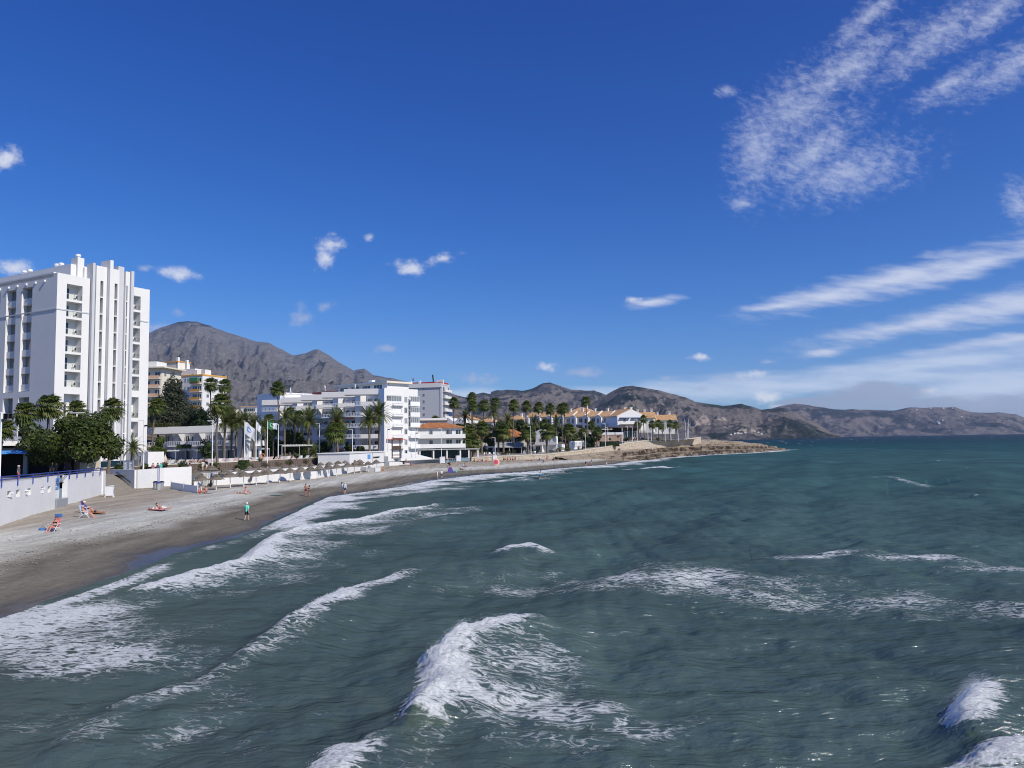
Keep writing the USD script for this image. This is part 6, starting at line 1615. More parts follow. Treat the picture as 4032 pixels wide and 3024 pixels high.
# shrubs
for k, (px, yb, yt, pw, Y, mt) in enumerate(((646, 1838, 1800, 44, 131, 'dark_leaf'), (722, 1840, 1796, 46, 134, 'dark_leaf'), (800, 1840, 1800, 44, 137, 'dark_leaf'), (850, 1838, 1808, 40, 139, 'ficus_leaf'), (720, 1850, 1828, 34, 131, 'dry_shrub'), (865, 1846, 1824, 40, 137, 'dry_shrub'), (930, 1842, 1826, 36, 141, 'dry_shrub'), (988, 1840, 1818, 38, 143, 'olive_leaf'), (1022, 1830, 1800, 26, 148, 'ficus_leaf'), (1045, 1836, 1812, 40, 146, 'dry_shrub'), (1098, 1834, 1812, 40, 149, 'dry_shrub'), (1140, 1828, 1806, 36, 153, 'olive_leaf'), (1168, 1808, 1772, 34, 158, 'dark_leaf'), (1205, 1818, 1796, 36, 160, 'dry_shrub'), (570, 1838, 1806, 40, 128, 'ficus_leaf'), (470, 1836, 1806, 40, 118, 'ficus_leaf'))):
    shrub(['dark palmlike shrub on the terrace edge, first from the steps', 'dark palmlike shrub on the terrace edge, second from the steps', 'dark palmlike shrub on the terrace edge, third from the steps', 'leafy green shrub by the slender palm trunk', 'dry brown shrub before the terrace cladding near the purple walker', 'dry brown shrub beside the lamp post over the umbrellas', 'dry brown shrub left of the flagpoles', 'olive rounded shrub between two flagpoles', 'green shrub on the terrace behind the middle flagpole', 'dry shrub right of the middle flagpole', 'dry shrub at the foot of the fourth white pole', 'olive shrub below the pool pergola', 'small dark tree shaped shrub among the white deckchairs', 'dry shrub left of the stout terrace palm', 'round bush in front of the pool glass fence', 'bush behind the notice board'][k], px, yb, yt, pw, Y, mt, 320, None, 3.3 if k not in (8, 12) else 4.4, k)
shrub('dark clipped box hedge between the flagpoles', 959, 1846, 1812, 38, 140, 'dark_leaf', 500, 0.12, 3.2, name='hedge', cat='hedge', boxy=True)
shrub('long green ivy panel on the low flats', 725, 1765, 1750, 55, 148, 'dark_leaf', 300, 0.12, None, name='hedge', cat='hedge', boxy=True, depth=0.3)
for k, (px, yb, yt, pw, Y, mt) in enumerate(((1915, 1792, 1772, 26, 244, 'olive_leaf'), (2002, 1788, 1768, 24, 250, 'olive_leaf'), (2026, 1788, 1768, 24, 251, 'olive_leaf'), (2062, 1778, 1752, 30, 256, 'dark_leaf'), (2110, 1786, 1764, 30, 258, 'ficus_leaf'), (2205, 1780, 1755, 46, 266, 'olive_leaf'), (2232, 1780, 1758, 36, 267, 'ficus_leaf'), (2172, 1782, 1770, 36, 262, 'dark_leaf'), (1984, 1791, 1780, 40, 248, 'dark_leaf'), (2300, 1766, 1756, 34, 280, 'ficus_leaf'), (2402, 1738, 1718, 16, 300, 'ficus_leaf'), (2433, 1727, 1712, 12, 301, 'ficus_leaf'), (2592, 1735, 1718, 26, 318, 'dark_leaf'))):
    shrub(['round bush by the white portal', 'left of two round bushes on the stone wall', 'right of two round bushes on the stone wall', 'dark bush under the veranda awning', 'green bush before the villa', 'big olive bush on the far promenade', 'green bush right of the big olive bush', 'low dark bushes left of the big olive bush', 'low hedge behind the stone wall coping', 'low bush below the garden gate', 'left creeper bush on the pink stone base', 'right creeper bush on the pink stone base', 'dark bush between the headland palms'][k], px, yb, yt, pw, Y, mt, 300, None, None, 40 + k)
shrub('clipped green hedge along the rising far promenade', 2400, 1757, 1738, 76, 288, 'dark_leaf', 700, 0.22, None, name='hedge', cat='hedge', boxy=True)
shrub('round clipped dark bush under the green parasol', 2466, 1744, 1714, 28, 298, 'dark_leaf', 700, 0.18, None, name='round_bush')

# ------------------------------------------------------------------ pool terrace
TW = [at(395, 1840, 121)[:2], at(580, 1835, 131)[:2], at(840, 1830, 141)[:2], at(1060, 1820, 153)[:2], at(1300, 1805, 172)[:2]]
tt = thing('pool_terrace', 'raised pool terrace clad in brown boards along the promenade', 'terrace')
poly = [tuple(p) for p in TW] + [tuple(TW[-1] + np.array([-6, 16])), (-66, 168), (-76, 150), tuple(TW[0] + np.array([-9, 10]))]
part(tt, 'floor', MB().prism(Polygon(poly).buffer(0), 2.5, 4.30), 'paving')
mbs = MB(); sloped_wall(mbs, TW, [2.6] * 5, [4.35, 4.4, 4.5, 4.6, 4.75], 0.3); part(tt, 'cladding', mbs, 'terrace_cladding')
for k in range(4):
    a, b = TW[k], TW[k + 1]; d = (b - a) / np.linalg.norm(b - a); nn = np.array([d[1], -d[0]])
    if nn[1] > 0:
        nn = -nn
    mb = MB()
    for s in np.arange(0.3, np.linalg.norm(b - a), 0.6):
        p = a + d * s + nn * 0.155
        mb.add([(*(p - d * .03), 2.8), (*(p + d * .03), 2.8), (*(p + d * .03), 4.3), (*(p - d * .03), 4.3), (*(p - d * .03 + nn * .03), 2.8), (*(p + d * .03 + nn * .03), 2.8), (*(p + d * .03 + nn * .03), 4.3), (*(p - d * .03 + nn * .03), 4.3)], [(4, 5, 6, 7), (0, 4, 7, 3), (1, 2, 6, 5)])
    part(tt, 'board_battens', mb, 'brown_wood')
mbs = MB(); sloped_wall(mbs, TW, [4.352, 4.402, 4.502, 4.602, 4.752], [4.44, 4.49, 4.59, 4.69, 4.84], 0.42); part(tt, 'edge_coping', mbs, 'coping_stone')
gf = thing('glass_fence', 'glass panel fence on grey posts along the pool terrace edge', 'fence')
for k in range(2):
    a, b = TW[k] + np.array([-0.1, 0.25]), TW[k + 1] + np.array([-0.1, 0.25]); L_ = np.linalg.norm(b - a); d = (b - a) / L_; z = 4.4 + 0.1 * k
    m_ = int(L_ / 2.0)
    for q in range(m_):
        p0, p1 = a + d * L_ * q / m_, a + d * L_ * (q + 1) / m_
        part(gf, 'post', MB().tube([(*p0, z), (*p0, z + 1.15)], 0.035, 5), 'grey_metal')
        mb = MB(); sloped_wall(mb, [p0 + d * .06, p1 - d * .06], [z + .12] * 2, [z + 1.08] * 2, 0.02); part(gf, 'pane', mb, 'rail_glass')
pg = thing('pergola', 'long low white metal pergola behind the pool loungers', 'pergola')
pa, pb = at(560, 1775, 141)[:2], at(1060, 1772, 166)[:2]
for k in range(14):
    p = pa + (pb - pa) * k / 13
    part(pg, 'post', MB().tube([(*p, 4.2), (*p, 6.75)], 0.07, 6), 'grey_metal')
mbs = MB(); sloped_wall(mbs, [pa, pb], [6.75] * 2, [6.98] * 2, 0.25); part(pg, 'beam', mbs, 'shade_canvas')
mbs = MB(); sloped_wall(mbs, [pa + np.array([-1.6, 2.6]), pb + np.array([-1.6, 2.6])], [6.75] * 2, [6.95] * 2, 0.2); part(pg, 'beam', mbs, 'shade_canvas')
for k in range(28):
    p = pa + (pb - pa) * (k + .5) / 28
    part(pg, 'slat', MB().tube([(*p, 7.03), (*(p + np.array([-1.6, 2.6])), 7.0)], 0.06, 4), 'cream_canvas')
pg2 = thing('pergola', 'smaller grey pergola with striped shade under the fruiting palm', 'pergola')
pa, pb = at(1110, 1760, 166)[:2], at(1246, 1752, 173)[:2]
for p in (pa, pa + (pb - pa) * .5, pb):
    part(pg2, 'post', MB().tube([(*p, 4.3), (*p, 7.5)], 0.1, 6), 'grey_metal')
mbs = MB(); sloped_wall(mbs, [pa, pb], [7.3] * 2, [7.6] * 2, 0.3); part(pg2, 'beam', mbs, 'shade_canvas')
for k in range(9):
    p = pa + (pb - pa) * k / 12
    part(pg2, 'slat', MB().tube([(*p, 7.66), (*(p + np.array([-1.5, 2.5])), 7.6)], 0.09, 4), 'cream_canvas')
for k, (px, lab) in enumerate(((590, 'left cream curtain tent under the pergola'), (635, 'right cream curtain tent under the pergola'))):
    q = at(px, 1800, 142)
    ct = thing('curtain_tent', lab, 'tent', (q[0], q[1], 4.3))
    part(ct, 'curtain', MB().add([(-1.1, -.8, 0), (1.1, -.8, 0), (.25, -.8, 2.3), (-.25, -.8, 2.3), (-1.1, .8, 0), (1.1, .8, 0), (.25, .8, 2.3), (-.25, .8, 2.3)], [(0, 3, 2, 1) if 0 else (0, 1, 2, 3), (0, 3, 7, 4), (1, 5, 6, 2), (4, 7, 6, 5)]), 'cream_canvas')
    part(ct, 'pole', MB().tube([(0, 0, 0), (0, 0, 2.45)], 0.05), 'grey_metal')
bar = thing('pool_hut', 'small white pool hut with a window below the hotel', 'hut', (*at(545, 1800, 130)[:2], 4.3), math.radians(-30))
part(bar, 'wall', MB().box(-3, 0, 0, 2.6, 3, 2.5), 'white_render'); Face(bar).window(0.2, 0.8, 0.9, 1.9, -0.05, 1)
nb = thing('notice_board', 'tall blue grey notice board with pale lines of print beside the steps', 'sign', (*at(505, 1848, 116)[:2], 3.5), math.radians(8))
plain('board_grey', (0.17, 0.20, 0.27), 0.5, 0.1)
part(nb, 'board', MB().box(-.68, -.04, 0.1, .68, .04, 2.1), 'board_grey')
mb = MB(); rg = np.random.default_rng(5)
for z in np.arange(0.3, 1.95, 0.11):
    for u in (-.58, .12):
        mb.box(u, -.05, z, u + rg.uniform(.2, .46), -.042, z + .045)
part(nb, 'print_lines', mb, 'white_metal')
for u in (-.72, .72):
    part(nb, 'post', MB().tube([(u, 0, -.3), (u, 0, 2.2)], .05), 'grey_metal')
# dark beach bar under the hotel terrace
bb = thing('beach_bar', 'dark open fronted beach bar under the hotel with blue awning', 'bar', (*at(60, 1850, 99)[:2], 4.2), math.radians(8))
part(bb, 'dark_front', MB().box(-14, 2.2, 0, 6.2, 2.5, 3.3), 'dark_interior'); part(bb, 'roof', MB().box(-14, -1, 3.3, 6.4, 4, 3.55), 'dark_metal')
part(bb, 'awning', MB().add([(-8, -2.2, 2.9), (2.2, -2.2, 2.9), (2.2, -.5, 3.4), (-8, -.5, 3.4), (-8, -2.2, 2.82), (2.2, -2.2, 2.82)], [(0, 1, 2, 3), (0, 4, 5, 1)]), 'sign_blue')
for u in (-3.2, 1.0, 4.2):
    part(bb, 'column', MB().box(u, -.2, 0, u + .45, .2, 3.3), 'grey_metal')
part(bb, 'tiled_wall', MB().box(6.5, 2.0, 0, 9.5, 2.3, 3.2), 'cream_render')

# loungers: white frame, slatted bed, raised back
plain('lounger_white', (0.74, 0.74, 0.72), 0.5, 0.05); plain('lounger_pink', (0.66, 0.48, 0.42), 0.8, 0.08)


def make_lounger(name, label, cushion, loc, rz, group):
    t = thing(name, label, 'lounger', loc, rz, group)
    part(t, 'seat', MB().box(-.33, 0, .30, .33, 1.25, .37), cushion)
    part(t, 'backrest', MB().add([(-.33, 1.25, .33), (.33, 1.25, .33), (.33, 1.72, .95), (-.33, 1.72, .95), (-.33, 1.30, .27), (.33, 1.30, .27), (.33, 1.78, .91), (-.33, 1.78, .91)], [(0, 1, 2, 3), (4, 7, 6, 5), (0, 3, 7, 4), (1, 5, 6, 2), (2, 6, 7, 3)]), cushion)
    for x in (-.3, .27):
        for y in (.12, 1.1):
            part(t, 'leg', MB().box(x, y, 0, x + .05, y + .05, .30), 'lounger_white')
    part(t, 'side_rail', MB().box(-.36, 0, .24, -.331, 1.3, .36).box(.331, 0, .24, .36, 1.3, .36), 'lounger_white')
    return t


lg = {}
rg = np.random.default_rng(17)
k_ = 0
for row, (oy, ks) in enumerate(((1.6, 46), (4.2, 46))):
    for k in range(ks):
        f_ = (k + .5) / ks
        seg = np.interp(f_, [0, 1], [0.75, 4.0]); i_ = min(int(seg), 3)
        p = TW[i_] + (TW[i_ + 1] - TW[i_]) * (seg - i_) + np.array([-oy * .45, oy]) + rg.normal(0, .15, 2)
        kind = 'pink' if (rg.random() < .55 and f_ < .8) else 'white'
        rz = math.radians(-25 + rg.normal(0, 12))
        lab, grp = (('pink cushioned white lounger in the rows on the pool terrace', 'pink pool loungers') if kind == 'pink' else ('plain white plastic lounger in the rows on the pool terrace', 'white pool loungers'))
        if kind not in lg:
            lg[kind] = make_lounger('pool_lounger', lab, 'lounger_' + kind, (*p, 4.31), rz, grp)
        else:
            copy(lg[kind], (*p, 4.31), rz, lab, group=grp)

# ------------------------------------------------------------------ lamps, flags, masts
def lamp(label, top, ybase, Y, arms=1, side=-1, extra=False, thick=0.09, name='street_lamp', cat='street lamp'):
    a = at(*top, Y); z0 = at(top[0], ybase, Y)[2]
    t = thing(name, label, cat, (a[0], a[1], z0 - .1))
    h = a[2] - z0 + .1
    part(t, 'pole', MB().tube([(0, 0, 0), (0, 0, h * .25), (0, 0, h)], [thick * 1.2, thick, thick * .75], 8), 'white_metal')
    for k in range(arms):
        sgn = side if k == 0 else -side
        part(t, 'lamp_head', MB().box(min(0, sgn * .95), -.14, h - .04, max(0, sgn * .95), .14, h + .07), 'white_metal')
    if extra:
        part(t, 'floodlight', MB().box(.12, -.15, h - 1.0, .62, .15, h - .75).tube([(0, 0, h - .9), (.2, 0, h - .9)], .04), 'dark_metal')
    return t


lamp('white street lamp rising through the big tree on the left', (303, 1626), 1874, 106, 2, extra=True, thick=.13)
lamp('white street lamp cut by the left edge of the picture', (6, 1625), 1880, 92, 1, extra=True, thick=.13)
lamp('white street lamp in front of the hotel edge, on the white block', (568, 1655), 1845, 124, 1, extra=True, thick=.11)
lamp('white street lamp left of the flags above the umbrellas', (838, 1657), 1844, 140, 1, thick=.11)
lamp('white street lamp just right of the flags', (1096, 1672), 1834, 158, 1, thick=.1)
lamp('white street lamp left of the fruiting palm', (1258, 1668), 1816, 172, 1, thick=.1)
lamp('white street lamp above the beach service building', (1388, 1692), 1800, 184, 1, thick=.1)
lamp('white street lamp before the glazed end of the white block', (1526, 1678), 1777, 203, 1, extra=True)
lamp('white street lamp on the white ramp wall', (1636, 1693), 1799, 206, 1, extra=True)
lamp('white street lamp in front of the beach restaurant', (1738, 1688), 1804, 214, 1)
lamp('street lamp before the white portal of the veranda house', (1949, 1722), 1797, 240, 1)
lamp('tall street lamp with arms on the stone wall, middle of the grove', (2089, 1678), 1790, 248, 1, extra=False)
lamp('thin pole with turquoise top among the left grove palms', (1832, 1676), 1792, 236, 0, thick=.07, name='pole', cat='pole')
for k, (a, b, yb, Y) in enumerate(((2304, 1705, 1770, 276), (2382, 1667, 1759, 284), (2393, 1684, 1740, 300), (2449, 1691, 1745, 293), (2470, 1678, 1738, 300), (2489, 1681, 1738, 299), (2508, 1651, 1737, 300), (2550, 1678, 1735, 306), (2563, 1682, 1735, 308), (2617, 1666, 1737, 318))):
    lamp('lamp %s of the rising far promenade' % ('below the garden gate', 'tallest before the arched houses', 'short one beside the bar terrace', 'left of the green parasol', 'behind the round bush', 'right of the round bush', 'tall slanting one by the first headland palm', 'first thin one between the headland palms', 'second thin one between the headland palms', 'with orange foot on the headland wall')[k], (a, b), yb, Y, 1 if k not in (3, 7, 8) else 0, thick=.1)
for k, (x0, y0, x1, y1) in enumerate(((2638, 1647, 2642, 1732), (2665, 1647, 2671, 1733), (2696, 1649, 2701, 1726), (2710, 1649, 2712, 1722), (2706, 1678, 2708, 1722))):
    a, b = at(x0, y0, 330), at(x1, y1, 332)
    m_ = thing('mast', ['first', 'second', 'third', 'fourth', 'short fifth'][k] + ' from the left of the thin white masts at the headland viewpoint', 'mast', tuple(b))
    part(m_, 'pole', MB().tube([(0, 0, -.6), tuple((a - b) * .5), tuple(a - b)], [.14, .11, .07], 7), 'white_metal')
    part(m_, 'base_plate', MB().lathe([(0, -.62), (.3, -.62), (.3, -.5), (0, -.5)], 8), 'grey_metal')
for k, (px, yt, yb, lab, cm) in enumerate(((964, 1657, 1847, 'flagpole with a torn white flag bearing a blue ring', 'white_metal'), (1009, 1657, 1847, 'flagpole with a furled white flag, middle of the three', 'white_metal'), (1054, 1657, 1838, 'flagpole with a green and white flag bearing a pale ring', 'green_canvas'))):
    Y = 150; a = at(px, yt, Y); z0 = at(px, yb, Y)[2]; h = a[2] - z0
    t = thing('flagpole', lab, 'flagpole', (a[0], a[1], z0 - .1))
    part(t, 'pole', MB().tube([(0, 0, 0), (0, 0, h)], [.11, .07], 8), 'white_metal'); part(t, 'finial', MB().lathe([(0, h), (.09, h + .08), (0, h + .16)], 8), 'white_metal')
    n1, n2 = 12, 8
    W_, H_ = ((1.9, 2.4), (.9, 1.5), (1.8, 1.3))[k]
    u, v = np.meshgrid(np.linspace(0, 1, n1), np.linspace(0, 1, n2))
    x = .1 + W_ * u; z = h - .15 - H_ * v - (1.5, 1.0, .25)[k] * u ** 1.4 + .08 * np.sin(7 * u + 2 * v); y = .16 * np.sin(9 * u + 3 * v) * u
    V = np.stack([x.ravel(), y.ravel(), z.ravel()], 1)
    i, j = np.meshgrid(np.arange(n2 - 1), np.arange(n1 - 1), indexing='ij'); a_ = (i * n1 + j).ravel(); fq = np.stack([a_, a_ + 1, a_ + 1 + n1, a_ + n1], 1)
    uu = (j.ravel() + .5) / (n1 - 1)
    cell = np.ones(len(fq), bool)
    if k == 2:
        part(t, 'flag', (V, fq[uu < .55]), 'green_canvas'); part(t, 'flag_fly', (V, fq[uu >= .55]), 'white_metal')
    else:
        part(t, 'flag', (V, fq), 'white_metal')
    if k != 1:
        ring = [(.1 + W_ * (.42 + .2 * math.cos(q)), 0, 0, math.sin(q)) for q in np.linspace(0, 2 * math.pi, 18)]
        pts = []
        for xx, _, _, sn in ring:
            uu_ = (xx - .1) / W_; vv = .42 + (.16 if k == 0 else .24) * sn
            pts.append((xx, .16 * math.sin(9 * uu_ + 3 * vv) * uu_ - .03, h - .15 - H_ * vv - (1.5, 1.0, .25)[k] * uu_ ** 1.4 + .08 * math.sin(7 * uu_ + 2 * vv)))
        part(t, 'flag_emblem', MB().tube(pts, .05, 5), 'sign_blue' if k == 0 else 'white_metal')

# ------------------------------------------------------------------ straw umbrellas
n = {'tc': ('texture_coordinate', {}), 'mp': ('mapping', {'scale': (9, 9, 1.6)}), 'nz': ('noise_texture', {'scale': 3.0, 'detail': 6.0, 'roughness': 0.7}), 'oi': ('object_info', {}), 'mm': ('map_range', {'to_min': .8, 'to_max': 1.2}), 'cc': ('combine_xyz', {}),
     'rp': ('rgb_ramp', {'ramp': [(0.3, (0.10, 0.087, 0.068)), (0.6, (0.205, 0.178, 0.142)), (0.8, (0.28, 0.245, 0.20))]}), 'ml': ('mix_color', {'blend_type': 'multiply', 'fac': 1.0}), 'b': ('bump', {'strength': 0.9, 'distance': 0.06}), 'p': ('principled_bsdf', {'roughness': 0.95, 'specular_ior_level': 0.1})}
usdkit.material(stage, '/World/Looks/thatch', n, [('tc.object', 'mp.vector'), ('mp.vector', 'nz.vector'), ('nz.fac', 'rp.fac'), ('oi.random', 'mm.value'), ('mm.result', 'cc.x'), ('mm.result', 'cc.y'), ('mm.result', 'cc.z'), ('rp.color', 'ml.a'), ('cc.vector', 'ml.b'), ('ml.result', 'p.base_color'), ('nz.fac', 'b.height'), ('b.normal', 'p.normal')], surface='p.BSDF')


def umbrella(label, px, py, lean, rz, var):
    p = on_beach(px, py)
    rg = np.random.default_rng(var)
    t = thing('straw_umbrella', label, 'beach umbrella', (p[0], p[1], p[2] - .05), rz, 'straw umbrellas in two rows on the sand', tilt=lean)
    hh = rg.uniform(2.32, 2.5)
    part(t, 'pole', MB().tube([(0, 0, -.3), (0, 0, hh - .1)], .055, 7), 'white_metal')
    ns = 28
    an = np.arange(ns) * 2 * math.pi / ns
    for nm, z1, r1, z0, r0 in (('thatch_skirt', hh - .35, .42, hh - .84, 1.12), ('thatch_cap', hh, .05, hh - .42, .62)):
        jag = rg.uniform(-.06, .06, ns); rj = rg.uniform(-.07, .07, ns)
        a = np.stack([r1 * np.cos(an), r1 * np.sin(an), np.full(ns, z1)], 1)
        m_ = np.stack([(r0 + r1) / 2 * 1.0 * np.cos(an), (r0 + r1) / 2 * np.sin(an), np.full(ns, (z0 + z1) / 2 + .04)], 1)
        b = np.stack([(r0 + rj) * np.cos(an), (r0 + rj) * np.sin(an), z0 + jag], 1)
        c = np.stack([(r0 - .1) * np.cos(an), (r0 - .1) * np.sin(an), np.full(ns, z0 + .10)], 1)
        d_ = np.stack([.05 * np.cos(an), .05 * np.sin(an), np.full(ns, z1 - .1)], 1)
        rings = [a, m_, b, c, d_]
        fq = [(i * ns + j, i * ns + (j + 1) % ns, (i + 1) * ns + (j + 1) % ns, (i + 1) * ns + j) for i in range(4) for j in range(ns)]
        part(t, nm, MB().add(np.vstack(rings), fq), 'thatch')
    return t


UM = [(710, 1905, 'lone'), (770, 1910, ''), (793, 1936, ''), (851, 1930, ''), (835, 1885, ''), (882, 1908, ''), (907, 1922, ''), (932, 1902, ''), (960, 1917, ''), (982, 1890, ''), (1009, 1911, ''), (1025, 1895, ''), (1055, 1907, ''), (1068, 1890, ''), (1100, 1901, ''), (1118, 1884, ''), (1142, 1896, ''), (1150, 1878, ''), (1183, 1890, ''), (1188, 1877, ''), (1222, 1887, ''), (1228, 1872, ''), (1259, 1882, ''), (1263, 1870, ''), (1293, 1879, ''), (1296, 1865, ''), (1326, 1875, ''), (1330, 1860, ''), (1360, 1856, ''), (1368, 1867, ''), (1394, 1853, ''), (1394, 1866, ''), (1418, 1852, ''), (1421, 1863, ''), (1452, 1859, ''), (1481, 1850, '')]
ORD = ['first', 'second', 'third', 'fourth', 'fifth', 'sixth', 'seventh', 'eighth', 'ninth', 'tenth', 'eleventh', 'twelfth', 'thirteenth', 'fourteenth', 'fifteenth', 'sixteenth', 'seventeenth', 'eighteenth', 'nineteenth', 'twentieth', 'twenty first', 'twenty second']
FRONT = (793, 851, 907, 960, 1009, 1055, 1100, 1142, 1183, 1222, 1259, 1293, 1326, 1368, 1394.5, 1421)
cnt = {True: 0, False: 0}
for k, (px, py, e) in enumerate(UM):
    fr_ = px in FRONT or (px == 1394 and py == 1866)
    lab = f'straw umbrella, {ORD[cnt[fr_]]} from the left in the {"front row towards the water" if fr_ else "back row by the white wall"}'
    cnt[fr_] += 1
    umbrella(lab, px, py, (prs.normal(0, 1.6), prs.normal(1.0, 2.0)), prs.uniform(0, 6), 900 + k)

# sunbeds stacked upright beneath the umbrellas
plain('sunbed_cream', (0.56, 0.54, 0.46), 0.7, 0.1); plain('sunbed_blue', (0.025, 0.06, 0.20), 0.7, 0.1)
BEDC = ['sunbed_cream', 'sunbed_cream', 'sunbed_blue', 'sunbed_cream', 'lounger_white', 'sunbed_blue', 'sunbed_cream', 'sunbed_blue']
for g, (xa, ya, xb, yb, word) in enumerate(((805, 1915, 872, 1905, 'near the fence'), (1096, 1888, 1152, 1884, 'in the middle of the rows'), (1338, 1858, 1383, 1856, 'near the white building'))):
    A, B_ = on_beach(xa, ya), on_beach(xb, yb)
    for k in range(8):
        p = A + (B_ - A) * k / 7
        col = BEDC[k]
        t = thing('sunbed', f"{'blue' if 'blue' in col else 'white' if 'white' in col else 'cream'} sunbed, {ORD[k]} from the left in the stack {word}", 'sunbed', (p[0], p[1], p[2]), math.radians(-10 + prs.normal(0, 6)), f'upright sunbeds {word}', tilt=(-8 + prs.normal(0, 2), 0))
        part(t, 'mattress', MB().box(-.30, -.07, .1, .30, .07, .95).box(-.30, -.07, .97, .30, .07, 1.85), col)
        part(t, 'frame', MB().box(-.33, .075, 0, -.27, .12, 1.9).box(.27, .075, 0, .33, .12, 1.9).box(-.27, .075, .9, .27, .115, .97), 'white_metal')

# white board fence, bins, cabinets
def board_fence(label, pts, h):
    t = thing('board_fence', label, 'fence')
    for k in range(len(pts) - 1):
        a, b = on_beach(*pts[k]), on_beach(*pts[k + 1]); d = b - a; L_ = np.linalg.norm(d[:2]); m_ = int(L_ / .16)
        for q in range(m_):
            p0, p1 = a + d * q / m_, a + d * (q + .88) / m_
            mb = MB(); sloped_wall(mb, [p0[:2], p1[:2]], [p0[2], p1[2]], [p0[2] + h, p1[2] + h], .03); part(t, 'board', mb, 'lounger_white')
        for z in (.25, h - .2):
            mb = MB(); sloped_wall(mb, [a[:2] + np.array([.04, .08]), b[:2] + np.array([.04, .08])], [a[2] + z, b[2] + z], [a[2] + z + .09, b[2] + z + .09], .05); part(t, 'rail', mb, 'lounger_white')
    for q in pts:
        p = on_beach(*q); part(t, 'post', MB().box(p[0] - .06, p[1] - .06, p[2] - .3, p[0] + .06, p[1] + .06, p[2] + h + .2), 'lounger_white')
    return t


board_fence('low white board windbreak fence at the near end of the umbrellas', [(674, 1925), (724, 1934), (778, 1942)], .95)
board_fence('low white board fence at the far end of the umbrellas', [(1415, 1852), (1442, 1856), (1478, 1858), (1497, 1856)], .9)
for k, (px, py, c) in enumerate(((612, 1924, 'grey'), (624, 1928, 'blue'), (636, 1924, 'grey'))):
    p = on_beach(px, py)
    t = thing('litter_bin', ['left grey bin of the three against the white wall', 'middle pale bin with blue lid against the white wall', 'right grey bin of the three against the white wall'][k], 'bin', tuple(p))
    part(t, 'tub', MB().lathe([(0, 0), (.27, 0), (.34, .85), (0, .85)], 10), 'grey_metal' if k != 1 else 'shade_canvas'); part(t, 'lid', MB().lathe([(.36, .86), (.36, .95), (.2, 1.05), (0, 1.05)], 10), 'blue_paint' if k == 1 else 'dark_metal')
p = on_beach(1757, 1826)
t = thing('litter_bin', 'dark round bin beside the white cabinet below the restaurant', 'bin', tuple(p)); part(t, 'tub', MB().lathe([(0, 0), (.45, 0), (.55, .95), (0, .95)], 10), 'grey_metal'); part(t, 'lid', MB().lathe([(.58, .96), (.58, 1.06), (0, 1.1)], 10), 'dark_metal')
for k, (px, py, s, lab) in enumerate(((431, 1958, 1.0, 'white slatted cabinet on the sand beside the beach steps'), (1741, 1826, 1.5, 'white cabinet at the end of the ramp wall'), (1804, 1819, 1.5, 'white slatted cabinet in front of the restaurant entrance'), (1947, 1818, 1.5, 'white slatted cabinet against the stone wall below the portal lamp'))):
    p = on_beach(px, py)
    t = thing('beach_cabinet', lab, 'cabinet', (p[0], p[1], p[2]), math.radians(20))
    W_, D_, H_ = .95 * s * .9, .7 * s * .8, 1.25 * (s * .8 + .2)
    part(t, 'body', MB().box(-W_ / 2, -D_ / 2, .18, W_ / 2, D_ / 2, H_), 'lounger_white'); part(t, 'lid', MB().add([(-W_ / 2 - .05, -D_ / 2 - .05, H_ + .02), (W_ / 2 + .05, -D_ / 2 - .05, H_ + .16), (W_ / 2 + .05, D_ / 2 + .05, H_ + .16), (-W_ / 2 - .05, D_ / 2 + .05, H_ + .02), (-W_ / 2 - .05, -D_ / 2 - .05, H_ - .02), (W_ / 2 + .05, -D_ / 2 - .05, H_ + .1), (W_ / 2 + .05, D_ / 2 + .05, H_ + .1), (-W_ / 2 - .05, D_ / 2 + .05, H_ - .02)], [(0, 1, 2, 3), (4, 7, 6, 5), (0, 4, 5, 1), (1, 5, 6, 2), (2, 6, 7, 3), (3, 7, 4, 0)]), 'lounger_white')
    for q in range(9):
        u = -W_ / 2 + W_ * (q + .5) / 9
        part(t, 'slat', MB().box(u - .035 * s, -D_ / 2 - .03, .2, u + .035 * s, -D_ / 2 - .002, H_ - .02), 'white_metal')
    for sx in (-1, 1):
        for sy in (-1, 1):
            part(t, 'leg', MB().box(sx * W_ / 2 - .05, sy * D_ / 2 - .05, -.1, sx * W_ / 2 + .05, sy * D_ / 2 + .05, .18), 'lounger_white')
    if k in (0, 2, 3):
        part(t, 'emblem', MB().box(W_ / 2 + .002, -.12, H_ * .35, W_ / 2 + .02, .12, H_ * .7), 'blue_paint')
for k, (px, y0, y1) in enumerate(((613, 1849, 1895), (627, 1835, 1893))):
    a = at(px, y0, 110); b = at(px - 1, y1, 110)
    t = thing('shower_pole', ['short blue pole on the white wall above the bins', 'tall blue pole on the white wall above the bins'][k], 'pole', tuple(b))
    part(t, 'pole', MB().tube([(0, 0, -1.5), tuple(a - b)], .06, 6), 'blue_paint'); part(t, 'base', MB().lathe([(0, -1.5), (.12, -1.5), (.12, -1.4), (0, -1.4)], 8), 'grey_metal')

